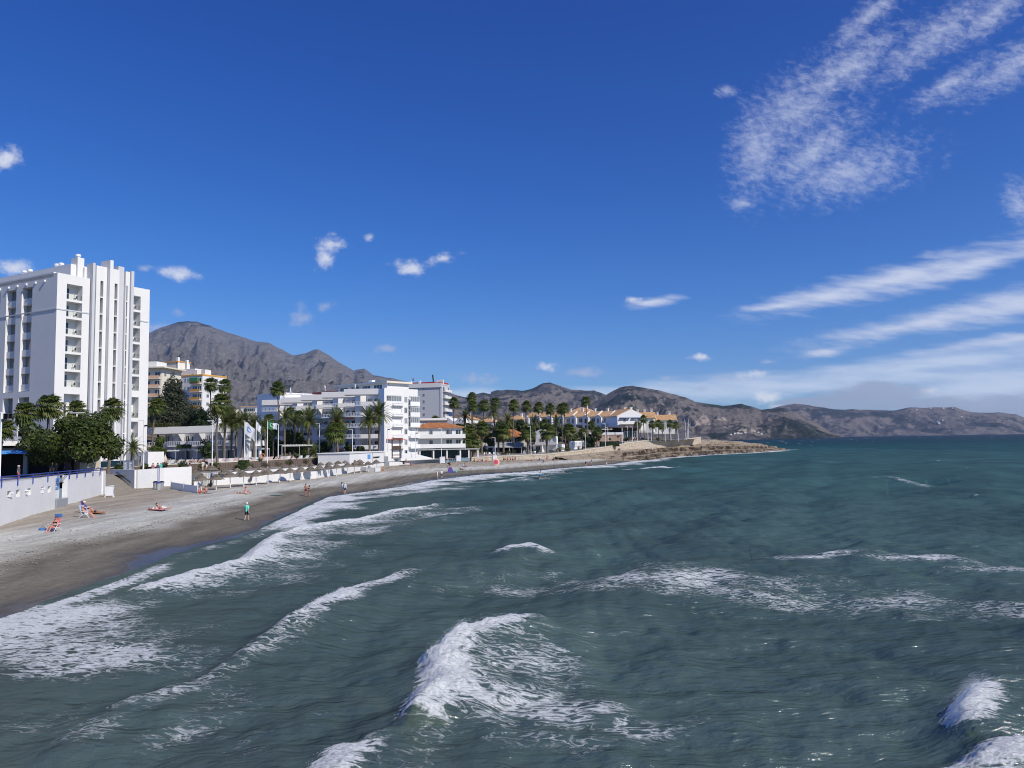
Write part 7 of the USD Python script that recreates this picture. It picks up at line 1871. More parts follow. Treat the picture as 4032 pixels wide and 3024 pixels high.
# parasol, towels, tent
def towel(label, px, py, col, rz=0, L_=1.8, W_=.8):
    p = on_beach(px, py)
    mb = MB(); n_ = 7
    rg = np.random.default_rng(int(px))
    u, v = np.meshgrid(np.linspace(-.5, .5, n_), np.linspace(-.5, .5, n_))
    z = .10 + .03 * rg.random(u.shape)
    V = np.stack([(u * W_).ravel(), (v * L_).ravel(), z.ravel()], 1); i, j = np.meshgrid(np.arange(n_ - 1), np.arange(n_ - 1), indexing='ij'); a_ = (i * n_ + j).ravel()
    mb.add(V, np.stack([a_, a_ + 1, a_ + 1 + n_, a_ + n_], 1)); mb.turn(rz)
    for v_ in mb.v:
        v_ += p
    o = solo('beach_towel', mb.out(), col, label, 'towel')
    return o


plain('pink_cloth', (0.62, 0.22, 0.24), 0.8, 0.1); plain('magenta_cloth', (0.50, 0.06, 0.14), 0.8, 0.1); plain('turquoise_cloth', (0.10, 0.52, 0.44), 0.8, 0.08); plain('purple_cloth', (0.10, 0.07, 0.28), 0.8, 0.1)
plain('white_cloth', (0.74, 0.74, 0.73), 0.8, 0.06); plain('black_cloth', (0.014, 0.015, 0.02), 0.8, 0.2); plain('navy_cloth', (0.02, 0.03, 0.10), 0.8, 0.1); plain('grey_cloth', (0.10, 0.10, 0.105), 0.8, 0.1); plain('red_cloth', (0.48, 0.05, 0.04), 0.8, 0.1)
plain('yellow_cloth', (0.66, 0.58, 0.34), 0.8, 0.08); plain('blue_cloth', (0.08, 0.20, 0.46), 0.8, 0.1); plain('pale_blue_cloth', (0.42, 0.56, 0.72), 0.8, 0.1); plain('orange_cloth', (0.62, 0.22, 0.05), 0.8, 0.1); plain('maroon_cloth', (0.16, 0.02, 0.06), 0.8, 0.1); plain('cream_cloth', (0.68, 0.63, 0.50), 0.8, 0.08)


def beach_parasol(label, px, py, r, cols, axis):
    p = on_beach(px, py)
    t = thing('beach_parasol', label, 'parasol', (p[0], p[1], p[2] + r * .75))
    ax = np.array(axis, float); ax /= np.linalg.norm(ax)
    a = np.cross(ax, (0, 0, 1)); a /= np.linalg.norm(a); b = np.cross(ax, a)
    ns = 8
    for k in range(ns):
        mb = MB()
        for (r0, h0), (r1, h1), ci in (((0, .42), (.6, .30), 0), ((.6, .30), (1, 0), 1)):
            v = []
            for q in (k, k + 1):
                an = 2 * math.pi * q / ns
                e = a * math.cos(an) + b * math.sin(an)
                v += [e * r0 * r + ax * h0 * r, e * r1 * r + ax * h1 * r]
            mbb = MB().add(v, [(0, 1, 3), (0, 3, 2)])
            part(t, 'gore' if ci == 0 else 'rim_gore', mbb, cols[ci])
    part(t, 'pole', MB().tube([tuple(ax * r * .45), tuple(-ax * r * 1.1)], .025, 5), 'white_metal')


beach_parasol('pink parasol with pale orange rim tipped over on the sand', 1953, 1832, 1.05, ('magenta_cloth', 'peach_paint'), (0.25, -1, .35))
beach_parasol('pale pink parasol leaning against the stone wall', 1928, 1812, .9, ('lounger_pink', 'pink_cloth'), (0.1, -1, .5))
beach_parasol('green parasol over the clipped bush on the far promenade', 2466, 1800, 1.0, ('green_canvas', 'green_canvas'), (0, 0, 1))
pr_ = stage.GetPrimAtPath('/World/beach_parasol_002'); q = at(2461, 1716, 300); pr_.GetAttribute('xformOp:translate').Set(Gf.Vec3d(*map(float, q)))
towel('white towel beside the two bending people', 1738, 1841, 'white_cloth', 80); towel('teal towel spread on the sand left of the embracing couple', 1085, 1951, 'turquoise_cloth', 80); towel('pink towel beneath the lying couple', 622, 2009, 'pink_cloth', 75, 2.0, 1.2)
towel('pale yellow towel beneath the lying woman by the fence', 953, 1946, 'yellow_cloth', 80, 1.9, 1.0); towel('white towel by the couple in folding seats', 1838, 1838, 'white_cloth', 80); towel('white towel beside the sitting man at the fence', 822, 1942, 'pale_blue_cloth', 60, 1.2); towel('light towel beneath the wet haired lying person', 378, 2022, 'orange_cloth', 80)
p = on_beach(1775, 1861)
t = thing('beach_tent', 'small blue beach shelter on the sand in the middle of the bay', 'tent', tuple(p), .3)
part(t, 'canopy', MB().add([(-.8, 0, 0), (.5, -.3, 0), (.3, .2, 1.2), (-.4, .5, 1.2), (.9, .7, 0), (-.6, .9, 0)], [(0, 3, 5), (1, 4, 2), (2, 4, 5), (2, 5, 3), (0, 1, 2), (0, 2, 3)]), 'purple_cloth'); part(t, 'bag', MB().lathe([(0, 0), (.3, .05), (.3, .4), (0, .5)], 8, (1.2, 0, 0)), 'turquoise_cloth')

# ------------------------------------------------------------------ people
for nm, c in (('skin_fair', (0.56, 0.34, 0.25)), ('skin_tanned', (0.36, 0.18, 0.11)), ('skin_red', (0.52, 0.24, 0.17)), ('skin_brown', (0.20, 0.10, 0.06))):
    plain(nm, c, 0.55, 0.08, 4.0)
for nm, c in (('hair_dark', (0.02, 0.014, 0.011)), ('hair_brown', (0.09, 0.05, 0.03)), ('hair_grey', (0.45, 0.43, 0.40)), ('hair_blond', (0.40, 0.28, 0.13))):
    plain(nm, c, 0.7, 0.2, 20.0)
plain('aqua_shirt', (0.16, 0.78, 0.58), 0.8, 0.06)
_balls = {}


def ball(p, r, n_=10):
    if n_ not in _balls:
        _balls[n_] = m3.Manifold.sphere(1.0, n_)
    return _balls[n_].scale((r, r, r)).translate(tuple(map(float, p)))


def bone(a, b, ra, rb, n_=10):
    return m3.Manifold.batch_hull([ball(a, ra, n_), ball(b, rb, n_)])


def lerp(a, b, t):
    return np.asarray(a) + (np.asarray(b) - np.asarray(a)) * t


def figure(J):
    """the bones of a body from its joints: name -> (a, b, ra, rb)"""
    B = {'belly': (J['hip'], J['waist'], .135, .12), 'chest': (J['waist'], J['chest'], .12, .135), 'neck': (J['chest'], J['head0'], .07, .055)}
    for s in 'LR':
        B['shoulder' + s] = (J['chest'], J['sh' + s], .10, .065)
        B['upper' + s] = (J['sh' + s], J['el' + s], .052, .042); B['fore' + s] = (J['el' + s], J['wr' + s], .042, .029)
        B['buttock' + s] = (J['hip'], J['hp' + s], .12, .105)
        B['thigh' + s] = (J['hp' + s], J['kn' + s], .092, .060); B['calf' + s] = (J['kn' + s], J['an' + s], .058, .037)
        B['foot' + s] = (J['an' + s], J['to' + s], .040, .032)
    return B


def body_mesh(J):
    parts = [bone(*b) for b in figure(J).values()]
    h0, h1 = np.array(J['head0']), np.array(J['head1'])
    ax = (h1 - h0) / np.linalg.norm(h1 - h0); face = np.array(J['face']); face = face - ax * (face @ ax); face /= np.linalg.norm(face)
    side_ = np.cross(face, ax)
    c = h0 + ax * .13
    parts += [m3.Manifold.batch_hull([ball(c + ax * .03 - face * .02, .098), ball(c - ax * .05 + face * .025, .068)]), bone(c + face * .09, c + face * .105 - ax * .03, .014, .018, 6)]
    for s in (-1, 1):
        parts.append(ball(c + side_ * s * .095 - face * .01, .024, 6))
    for s in 'LR':
        w, e = np.array(J['wr' + s]), np.array(J['el' + s])
        d = (w - e) / np.linalg.norm(w - e); q = np.cross(d, (0, 1, 0.2)); q /= np.linalg.norm(q); nn = np.cross(q, d)
        parts.append(m3.Manifold.batch_hull([ball(w, .026, 6), ball(w + d * .08 + q * .025, .02, 6), ball(w + d * .08 - q * .025, .02, 6)]))
        for k, (o, ln_) in enumerate(((-.030, .062), (-.010, .075), (.010, .070), (.030, .055))):
            k0 = w + d * .085 + q * o; k1 = k0 + d * ln_ * .55 + nn * .008; k2 = k1 + d * ln_ * .45 + nn * .025
            parts += [bone(k0, k1, .0095, .009, 6), bone(k1, k2, .009, .0075, 6)]
        parts.append(bone(w + d * .03 + q * .028, w + d * .08 + q * .06 + nn * .02, .011, .009, 6))
    return m3.Manifold.batch_boolean(parts, m3.OpType.Add), c, ax, face, side_


def cloth(J, names, grow, cut=None):
    B = figure(J); parts = []
    for nme in names:
        a, b, ra, rb = B[nme]
        t = (cut or {}).get(nme[:-1], 1.0)
        parts.append(bone(a, lerp(a, b, t), ra + grow, ra + (rb - ra) * t + grow))
    return m3.Manifold.batch_boolean(parts, m3.OpType.Add)


def mirror(J):
    for k in list(J):
        if k.endswith('L') and k[:-1] + 'R' not in J:
            x, y, z = J[k]; J[k[:-1] + 'R'] = (-x, y, z)
    return J


STAND = mirror(dict(hip=(0, 0, .93), waist=(0, .01, 1.10), chest=(0, 0, 1.33), head0=(0, .01, 1.47), head1=(0, .03, 1.72), face=(0, 1, 0), shL=(.17, 0, 1.38), elL=(.24, -.03, 1.10), wrL=(.25, .06, .86), hpL=(.085, 0, .90), knL=(.10, .02, .49), anL=(.11, -.02, .07), toL=(.12, .15, .035)))
WALK = dict(STAND, knL=(.09, .12, .50), anL=(.09, .16, .08), toL=(.10, .33, .05), knR=(-.10, -.02, .49), anR=(-.10, -.20, .10), toR=(-.10, -.05, .035), elL=(.25, -.12, 1.12), wrL=(.27, -.14, .88), elR=(-.25, .06, 1.11), wrR=(-.26, .20, .92))
HIPS = dict(STAND, elR=(-.36, -.08, 1.13), wrR=(-.20, .04, 1.00))
HUG = dict(STAND, elL=(.20, .22, 1.18), wrL=(.02, .36, 1.22), elR=(-.22, .20, 1.20), wrR=(-.06, .37, 1.30))
BEND = mirror(dict(hip=(0, -.10, .88), waist=(0, .06, 1.02), chest=(0, .28, 1.10), head0=(0, .40, 1.16), head1=(0, .60, 1.20), face=(0, .5, -.8), shL=(.17, .30, 1.10), elL=(.20, .36, .82), wrL=(.16, .46, .60), hpL=(.085, -.10, .86), knL=(.10, .05, .47), anL=(.11, -.03, .07), toL=(.12, .14, .035)))
SIT = mirror(dict(hip=(0, 0, .14), waist=(0, -.04, .31), chest=(0, -.08, .53), head0=(0, -.06, .67), head1=(0, -.02, .91), face=(0, 1, 0), shL=(.17, -.08, .58), elL=(.25, -.16, .32), wrL=(.26, -.20, .08), hpL=(.09, .05, .13), knL=(.14, .42, .36), anL=(.12, .68, .07), toL=(.13, .82, .06)))
KNEES = dict(SIT, elL=(.22, .16, .40), wrL=(.06, .38, .40), elR=(-.22, .16, .40), wrR=(-.05, .40, .40), knL=(.12, .36, .45), anL=(.11, .52, .07), toL=(.12, .68, .045), knR=(-.12, .36, .45), anR=(-.11, .52, .07), toR=(-.12, .68, .045))
CHAIR = mirror(dict(hip=(0, 0, .42), waist=(0, -.07, .58), chest=(0, -.18, .79), head0=(0, -.21, .93), head1=(0, -.20, 1.17), face=(0, 1, .15), shL=(.17, -.18, .83), elL=(.25, -.02, .60), wrL=(.14, .22, .62), hpL=(.09, .03, .41), knL=(.12, .46, .46), anL=(.12, .74, .10), toL=(.13, .90, .06)))
LIE = mirror(dict(hip=(0, 0, .13), waist=(0, -.17, .12), chest=(0, -.40, .13), head0=(0, -.54, .13), head1=(0, -.78, .17), face=(0, .1, 1), shL=(.17, -.42, .11), elL=(.30, -.22, .07), wrL=(.33, .02, .06), hpL=(.09, .04, .12), knL=(.13, .45, .10), anL=(.14, .86, .07), toL=(.17, .90, .20)))
LIEK = dict(LIE, knL=(.12, .34, .42), anL=(.11, .58, .07), toL=(.12, .74, .05))
LIESIDE = dict(LIE, chest=(0, -.36, .26), head0=(0, -.47, .36), head1=(0, -.62, .52), shL=(.17, -.36, .28), shR=(-.17, -.36, .22), elR=(-.22, -.45, .06), wrR=(-.22, -.24, .05), face=(0, .6, .5))
SWIM = dict(STAND, elL=(.30, .15, 1.25), wrL=(.32, .40, 1.15), elR=(-.30, .15, 1.25), wrR=(-.32, .40, 1.15))
CARRY = dict(STAND, elL=(.30, .02, 1.55), wrL=(.16, .05, 1.80), elR=(-.30, .02, 1.55), wrR=(-.16, .05, 1.80))
_bc = {}


def person(pose, label, p, face_deg, skin='skin_fair', hair='hair_dark', top=None, bottom='black_cloth', legs=.45, sleeves=.55, hat=None, bikini=None, dress=None, scale=1.0, group=None, long_hair=False, sink=0.0, chair=None):
    """face_deg: the way the figure faces, 0 = away from the camera, 90 = to the left, 180 = to the camera"""
    key = id(pose)
    if key not in _bc:
        _bc[key] = body_mesh(pose)
    body, c, ax, face, sd_ = _bc[key]
    t = thing('person', label, 'person', (p[0], p[1], p[2] - sink), math.radians(face_deg), group, scale=scale)
    part(t, 'body', body, skin, 40)
    if dress:
        part(t, 'dress', cloth(pose, ['belly', 'chest', 'shoulderL', 'shoulderR', 'buttockL', 'buttockR', 'thighL', 'thighR'], .022, {'thigh': .75}), dress, 40)
    else:
        if bottom:
            part(t, 'shorts' if legs < .8 else 'trousers', cloth(pose, ['belly', 'buttockL', 'buttockR', 'thighL', 'thighR'] + (['calfL', 'calfR'] if legs > .8 else []), .014 if not bikini else .006, {'thigh': min(legs if not bikini else .12, 1), 'calf': .9, 'bell': .2}), bottom, 40)
        if top:
            part(t, 'shirt', cloth(pose, ['belly', 'chest', 'shoulderL', 'shoulderR', 'upperL', 'upperR'] + (['foreL', 'foreR'] if sleeves > .9 else []), .018, {'upper': min(sleeves, 1.0)}), top, 40)
        if bikini:
            q = np.array(pose['chest']) - (np.array(pose['chest']) - np.array(pose['waist'])) * .25
            part(t, 'bikini_top', m3.Manifold.batch_hull([ball(q + sd_ * .07 + face * .02, .128), ball(q - sd_ * .07 + face * .02, .128)]) ^ m3.Manifold.batch_hull([ball(q + sd_ * .2 + ax * 0, .055), ball(q - sd_ * .2, .055), ball(q + sd_ * .2 + face * .3, .055), ball(q - sd_ * .2 + face * .3, .055), ball(q - face * .3, .055)]), bikini, 40)
    hh = m3.Manifold.batch_hull([ball(c + ax * .045 - face * .035, .102), ball(c + ax * .06 + face * .02, .085)] + ([ball(c - ax * .12 - face * .07, .06)] if long_hair else [ball(c - ax * .02 - face * .055, .075)]))
    part(t, 'hair', hh, hair, 40)
    if hat:
        part(t, 'cap', m3.Manifold.batch_hull([ball(c + ax * .06 - face * .02, .112), ball(c + ax * .08 + face * .03, .095)]) + m3.Manifold.batch_hull([ball(c + ax * .065 + face * .08 + sd_ * .06, .012, 6), ball(c + ax * .065 + face * .08 - sd_ * .06, .012, 6), ball(c + ax * .05 + face * .19, .012, 6)]), hat, 40)
    return t


def beach_chair(label, p, deg, col, col2='white_cloth', hood=None):
    t = thing('beach_chair', label, 'chair', tuple(p), math.radians(deg))
    part(t, 'seat', MB().box(-.28, -.12, .27, .28, .42, .31), col)
    part(t, 'backrest', MB().add([(-.28, -.14, .30), (.28, -.14, .30), (.28, -.42, 1.12), (-.28, -.42, 1.12), (-.28, -.18, .28), (.28, -.18, .28), (.28, -.46, 1.10), (-.28, -.46, 1.10)], [(0, 1, 2, 3), (4, 7, 6, 5), (0, 3, 7, 4), (1, 5, 6, 2), (2, 6, 7, 3)]), col2)
    if hood:
        part(t, 'headrest', MB().box(-.29, -.5, 1.02, .29, -.38, 1.28), hood)
    for s in (-1, 1):
        part(t, 'leg_frame', MB().tube([(s * .31, .42, 0), (s * .31, .05, .5), (s * .31, -.15, .56)], .018, 5).tube([(s * .31, -.45, 0), (s * .31, -.1, .3), (s * .31, .42, .3)], .018, 5), 'white_metal')
        part(t, 'armrest', MB().box(s * .31 - .03, -.25, .55, s * .31 + .03, .3, .58), 'white_metal')
    return t


bp_ = on_beach
# near sand
p = bp_(213, 2092); beach_chair('folding beach chair with pink and blue back nearest the bottom left', p, 172, 'pink_cloth', 'pink_cloth', 'blue_cloth')
person(CHAIR, 'tanned bather reading in the folding chair nearest the bottom left', p - [0, 0, .08], 172, 'skin_red', 'hair_brown', bottom='black_cloth', bikini='black_cloth')
p2 = p + [-1.0, .2, 0]; o = thing('beach_bag', 'small dark blue bag beside the nearest beach chair', 'bag', tuple(p2)); part(o, 'bag_body', MB().lathe([(0, 0), (.28, 0), (.3, .22), (0, .28)], 8), 'blue_cloth'); part(o, 'handle', MB().tube([(-.2, 0, .2), (0, 0, .42), (.2, 0, .2)], .015, 5), 'navy_cloth')
p = bp_(335, 2038); beach_chair('low folding chair of the man in white shorts near the retaining wall', p, -78, 'grey_cloth', 'pale_blue_cloth')
person(CHAIR, 'man in white shorts leaning back in a folding chair near the white wall', p - [0, 0, .10], -78, 'skin_red', 'hair_grey', bottom='white_cloth')
p = bp_(340, 2020); beach_chair('folding chair behind the man in white shorts', p, -80, 'blue_cloth', 'purple_cloth')
person(CHAIR, 'person in purple top sitting behind the man in white shorts', p - [0, 0, .1], -80, 'skin_red', 'hair_brown', top='purple_cloth', bottom='navy_cloth', hat='cream_cloth')
person(LIESIDE, 'deeply tanned person lying beside the folding chairs', bp_(375, 2021), -95, 'skin_tanned', 'hair_brown', bottom='black_cloth', legs=.2)
person(LIEK, 'long haired sunbather lying on the pink towel, front of the pair', bp_(618, 2008), -82, 'skin_red', 'hair_dark', bottom='white_cloth', legs=.15, bikini='white_cloth', long_hair=True)
person(LIESIDE, 'sunbather propped up in grey shorts on the pink towel, back of the pair', bp_(640, 2003), -85, 'skin_fair', 'hair_dark', bottom='white_cloth', legs=.8, long_hair=True)
person(WALK, 'man in turquoise polo shirt, black shorts and white cap walking away along the water', bp_(971, 2050), -8, 'skin_fair', 'hair_grey', 'aqua_shirt', 'black_cloth', .75, .7, 'white_cloth')
person(HIPS, 'tanned man in dark shorts standing with a hand on his hip by the wet sand', bp_(1204, 1953), 200, 'skin_tanned', 'hair_brown', bottom='maroon_cloth', legs=.4)
person(HUG, 'dark haired woman in black bikini embracing the tanned man', bp_(1218, 1957), 80, 'skin_tanned', 'hair_dark', bottom='black_cloth', bikini='black_cloth', scale=.95)
person(STAND, 'dark haired woman in white standing close to the man in a pale hat', bp_(1346, 1942), -60, 'skin_fair', 'hair_dark', 'white_cloth', 'white_cloth', .6, 1.0, scale=.95, long_hair=True)
person(STAND, 'man in white long shirt, navy shorts and pale hat at the water edge', bp_(1358, 1945), -20, 'skin_fair', 'hair_grey', 'white_cloth', 'navy_cloth', .55, 1.0, 'cream_cloth')
person(STAND, 'woman in cream dress standing at the wet sand mid bay', bp_(1722, 1882), -100, 'skin_fair', 'hair_brown', dress='cream_cloth', scale=.94)
person(STAND, 'man in white shirt and black shorts beside the woman in cream', bp_(1739, 1883), 10, 'skin_fair', 'hair_grey', 'white_cloth', 'black_cloth', .7, .6)
person(SIT, 'shirtless man in black shorts sitting at the end of the white fence', bp_(810, 1941), 190, 'skin_red', 'hair_brown', bottom='black_cloth')
person(SIT, 'red skinned bather sitting half behind the end of the white fence', bp_(786, 1942), -70, 'skin_red', 'hair_brown', bottom='red_cloth')
person(LIE, 'woman in black swimsuit lying on the yellow towel', bp_(945, 1946), -80, 'skin_red', 'hair_blond', bottom='black_cloth', legs=.1, bikini='black_cloth')
person(SIT, 'bather in red cap and white shorts sitting on the yellow towel', bp_(968, 1944), -95, 'skin_red', 'hair_brown', bottom='white_cloth', hat='red_cloth')
person(KNEES, 'person in black seated under the second umbrella beside the stacked sunbeds', bp_(830, 1917), 150, 'skin_brown', 'hair_dark', 'black_cloth', 'black_cloth', 1.0, 1.0)
person(KNEES, 'dark figure seated in the shade beside the middle sunbed stack', bp_(1080, 1892), 100, 'skin_brown', 'hair_dark', 'black_cloth', 'black_cloth', 1.0, 1.0)
beach_chair('dark folding chair in the shade between two umbrella poles', bp_(982, 1903), 60, 'black_cloth', 'grey_cloth')
person(KNEES, 'orange tanned bather seated at the far fence end', bp_(1509, 1854), 160, 'skin_red', 'hair_blond', bottom='orange_cloth', legs=.3)
person(STAND, 'bather in swimsuit standing against the white ramp wall', bp_(1599, 1832), 180, 'skin_red', 'hair_brown', bottom='black_cloth', bikini='cream_cloth', legs=.15)
person(SIT, 'red skinned bather seated against the white ramp wall', bp_(1618, 1833), -70, 'skin_red', 'hair_brown', top='red_cloth', bottom='maroon_cloth')
beach_chair('dark folding chair against the white ramp wall', bp_(1590, 1832), 200, 'black_cloth', 'black_cloth')
person(BEND, 'person in pale shorts bending beside the white towel', bp_(1763, 1842), -60, 'skin_red', 'hair_dark', 'black_cloth', 'lounger_pink')
person(BEND, 'person in black bending over beside the white towel', bp_(1771, 1842), 60, 'skin_tanned', 'hair_brown', 'black_cloth', 'black_cloth')
person(SIT, 'bather in pale blue shirt sitting by the white towel', bp_(1826, 1838), -80, 'skin_red', 'hair_grey', 'pale_blue_cloth', 'blue_cloth')
person(SIT, 'bather with legs stretched out next to the one in pale blue', bp_(1832, 1837), -85, 'skin_red', 'hair_brown', bottom='blue_cloth')
person(LIESIDE, 'dark haired bather in black lying on bare sand below the couple', bp_(1820, 1850), -90, 'skin_fair', 'hair_dark', 'black_cloth', 'black_cloth')
for k, (px, tp, bt, sk, lb) in enumerate(((1984, None, 'black_cloth', 'skin_fair', 'leftmost of the row of standing bathers at the stone wall, in black trunks'), (1990, None, 'grey_cloth', 'skin_fair', 'standing bather in grey trunks, second in the row at the stone wall'), (1999, None, 'red_cloth', 'skin_tanned', 'standing bather in red trunks in the row at the stone wall'), (2010, None, 'black_cloth', 'skin_fair', 'stocky standing bather in black trunks in the middle of the row'), (2019, None, 'maroon_cloth', 'skin_red', 'standing bather in maroon trunks, second from the right of the row'), (2029, 'grey_cloth', 'grey_cloth', 'skin_fair', 'rightmost of the row at the stone wall, in a grey shirt'))):
    person(HIPS if k % 2 else STAND, lb, bp_(px, 1821 - (k % 2)), 180 + 25 * (k % 3 - 1), sk, 'hair_grey' if k % 2 else 'hair_brown', tp, bt, .4, .6, group='standing bathers by the stone wall')
WALLP = [(1868, 1818, KNEES, 'skin_tanned', None, 'black_cloth', 'bather seated at the foot of the leftmost sand palm'), (1882, 1818, SIT, 'skin_fair', None, 'black_cloth', 'pale bather seated against the wall right of the sand palm'), (1899, 1818, KNEES, 'skin_red', 'purple_cloth', 'purple_cloth', 'bather in purple left of the pale pink parasol'), (1916, 1818, SIT, 'skin_red', 'orange_cloth', 'red_cloth', 'bather in orange seated under the pale pink parasol'), (1906, 1820, LIE, 'skin_red', None, 'purple_cloth', 'bather lying in front of the purple one'), (2080, 1815, LIEK, 'skin_red', None, 'black_cloth', 'left one of the pair lying on dark towels at the wall'), (2092, 1815, LIEK, 'skin_tanned', None, 'maroon_cloth', 'right one of the pair lying on dark towels at the wall'), (2124, 1814, SIT, 'skin_fair', 'navy_cloth', 'navy_cloth', 'bather in navy seated left of the standing pink couple'), (2135, 1814, KNEES, 'skin_fair', 'pale_blue_cloth', 'grey_cloth', 'bather in pale blue seated left of the standing pink couple'), (2140, 1823, SIT, 'skin_fair', 'blue_cloth', 'blue_cloth', 'child in blue sitting on the sand'), (2153, 1816, STAND, 'skin_tanned', None, 'maroon_cloth', 'darker one of the two bathers standing before the stone wall'), (2158, 1816, STAND, 'skin_red', None, 'lounger_pink', 'pink skinned one of the two bathers standing before the stone wall'), (2152, 1822, LIEK, 'skin_tanned', None, 'yellow_cloth', 'tanned bather lying at the feet of the standing couple'), (2180, 1813, KNEES, 'skin_brown', 'black_cloth', 'black_cloth', 'bather in black right of the standing couple'), (2192, 1813, LIESIDE, 'skin_red', 'orange_cloth', 'orange_cloth', 'bather in orange reclining right of the standing couple'), (2236, 1811, LIE, 'skin_brown', None, 'black_cloth', 'bather lying left of the red group at the rocks'), (2247, 1810, SIT, 'skin_red', 'maroon_cloth', 'white_cloth', 'bather in maroon and white seated at the rocks'), (2261, 1809, KNEES, 'skin_red', 'red_cloth', 'maroon_cloth', 'bather in red seated at the rocks'), (2299, 1808, KNEES, 'skin_red', None, 'orange_cloth', 'bather in orange trunks crouching against the first rocks')]
for k, (px, py, ps, sk, tp, bt, lb) in enumerate(WALLP):
    person(ps, lb, bp_(px, py), 150 - 35 * (k % 4), sk, ['hair_dark', 'hair_brown', 'hair_grey', 'hair_blond'][k % 4], tp, bt, .4, .6)
person(STAND, 'woman in black swimsuit standing at the water line of the far bay', bp_(2307, 1838), 180, 'skin_red', 'hair_blond', dress=None, top='black_cloth', bottom='black_cloth', legs=.1, sleeves=.05)
person(WALK, 'bather in navy with a white towel walking up the far beach', bp_(2329, 1832), 120, 'skin_red', 'hair_brown', 'navy_cloth', 'white_cloth', .5, .1)
person(WALK, 'bather in white top and black trunks wading at the far bay', bp_(2388, 1842), 150, 'skin_red', 'hair_brown', 'white_cloth', 'black_cloth', .3, .1)
person(WALK, 'tanned bather in black bikini running by the rocks', bp_(2410, 1829), 60, 'skin_tanned', 'hair_dark', None, 'black_cloth', .2, .1, bikini='yellow_cloth')
q = at(2419, 1784, 285); person(KNEES, 'person in maroon sitting up on the headland rocks', q, 120, 'skin_tanned', 'hair_dark', 'maroon_cloth', 'black_cloth', .9, .8)
q = on(2124, 1888, .1); person(CARRY, 'wader holding a turquoise float over the head', q, 150, 'skin_red', 'hair_dark', None, 'black_cloth', sink=.95)
o = thing('float_mat', 'turquoise float held over the head of a wader', 'float', (q[0], q[1], q[2] + .9)); part(o, 'mat', MB().lathe([(0, 0), (.62, 0), (.7, .07), (.62, .15), (0, .15)], 14), 'turquoise_cloth'); part(o, 'rim', MB().lathe([(.7, .03), (.78, .08), (.7, .13)], 14), 'blue_cloth')
q = on(2158, 1886, .1); person(SWIM, 'dark haired swimmer right of the turquoise float', q, -60, 'skin_red', 'hair_dark', sink=1.28)
q = on(2217, 1862, .1); person(SWIM, 'swimmer in the far shore break', q, 180, 'skin_fair', 'hair_dark', sink=1.15)
q = on(2128, 1860, .1); person(SWIM, 'bather lying in the white wash of the far bay', q, 90, 'skin_red', 'hair_dark', sink=1.25)
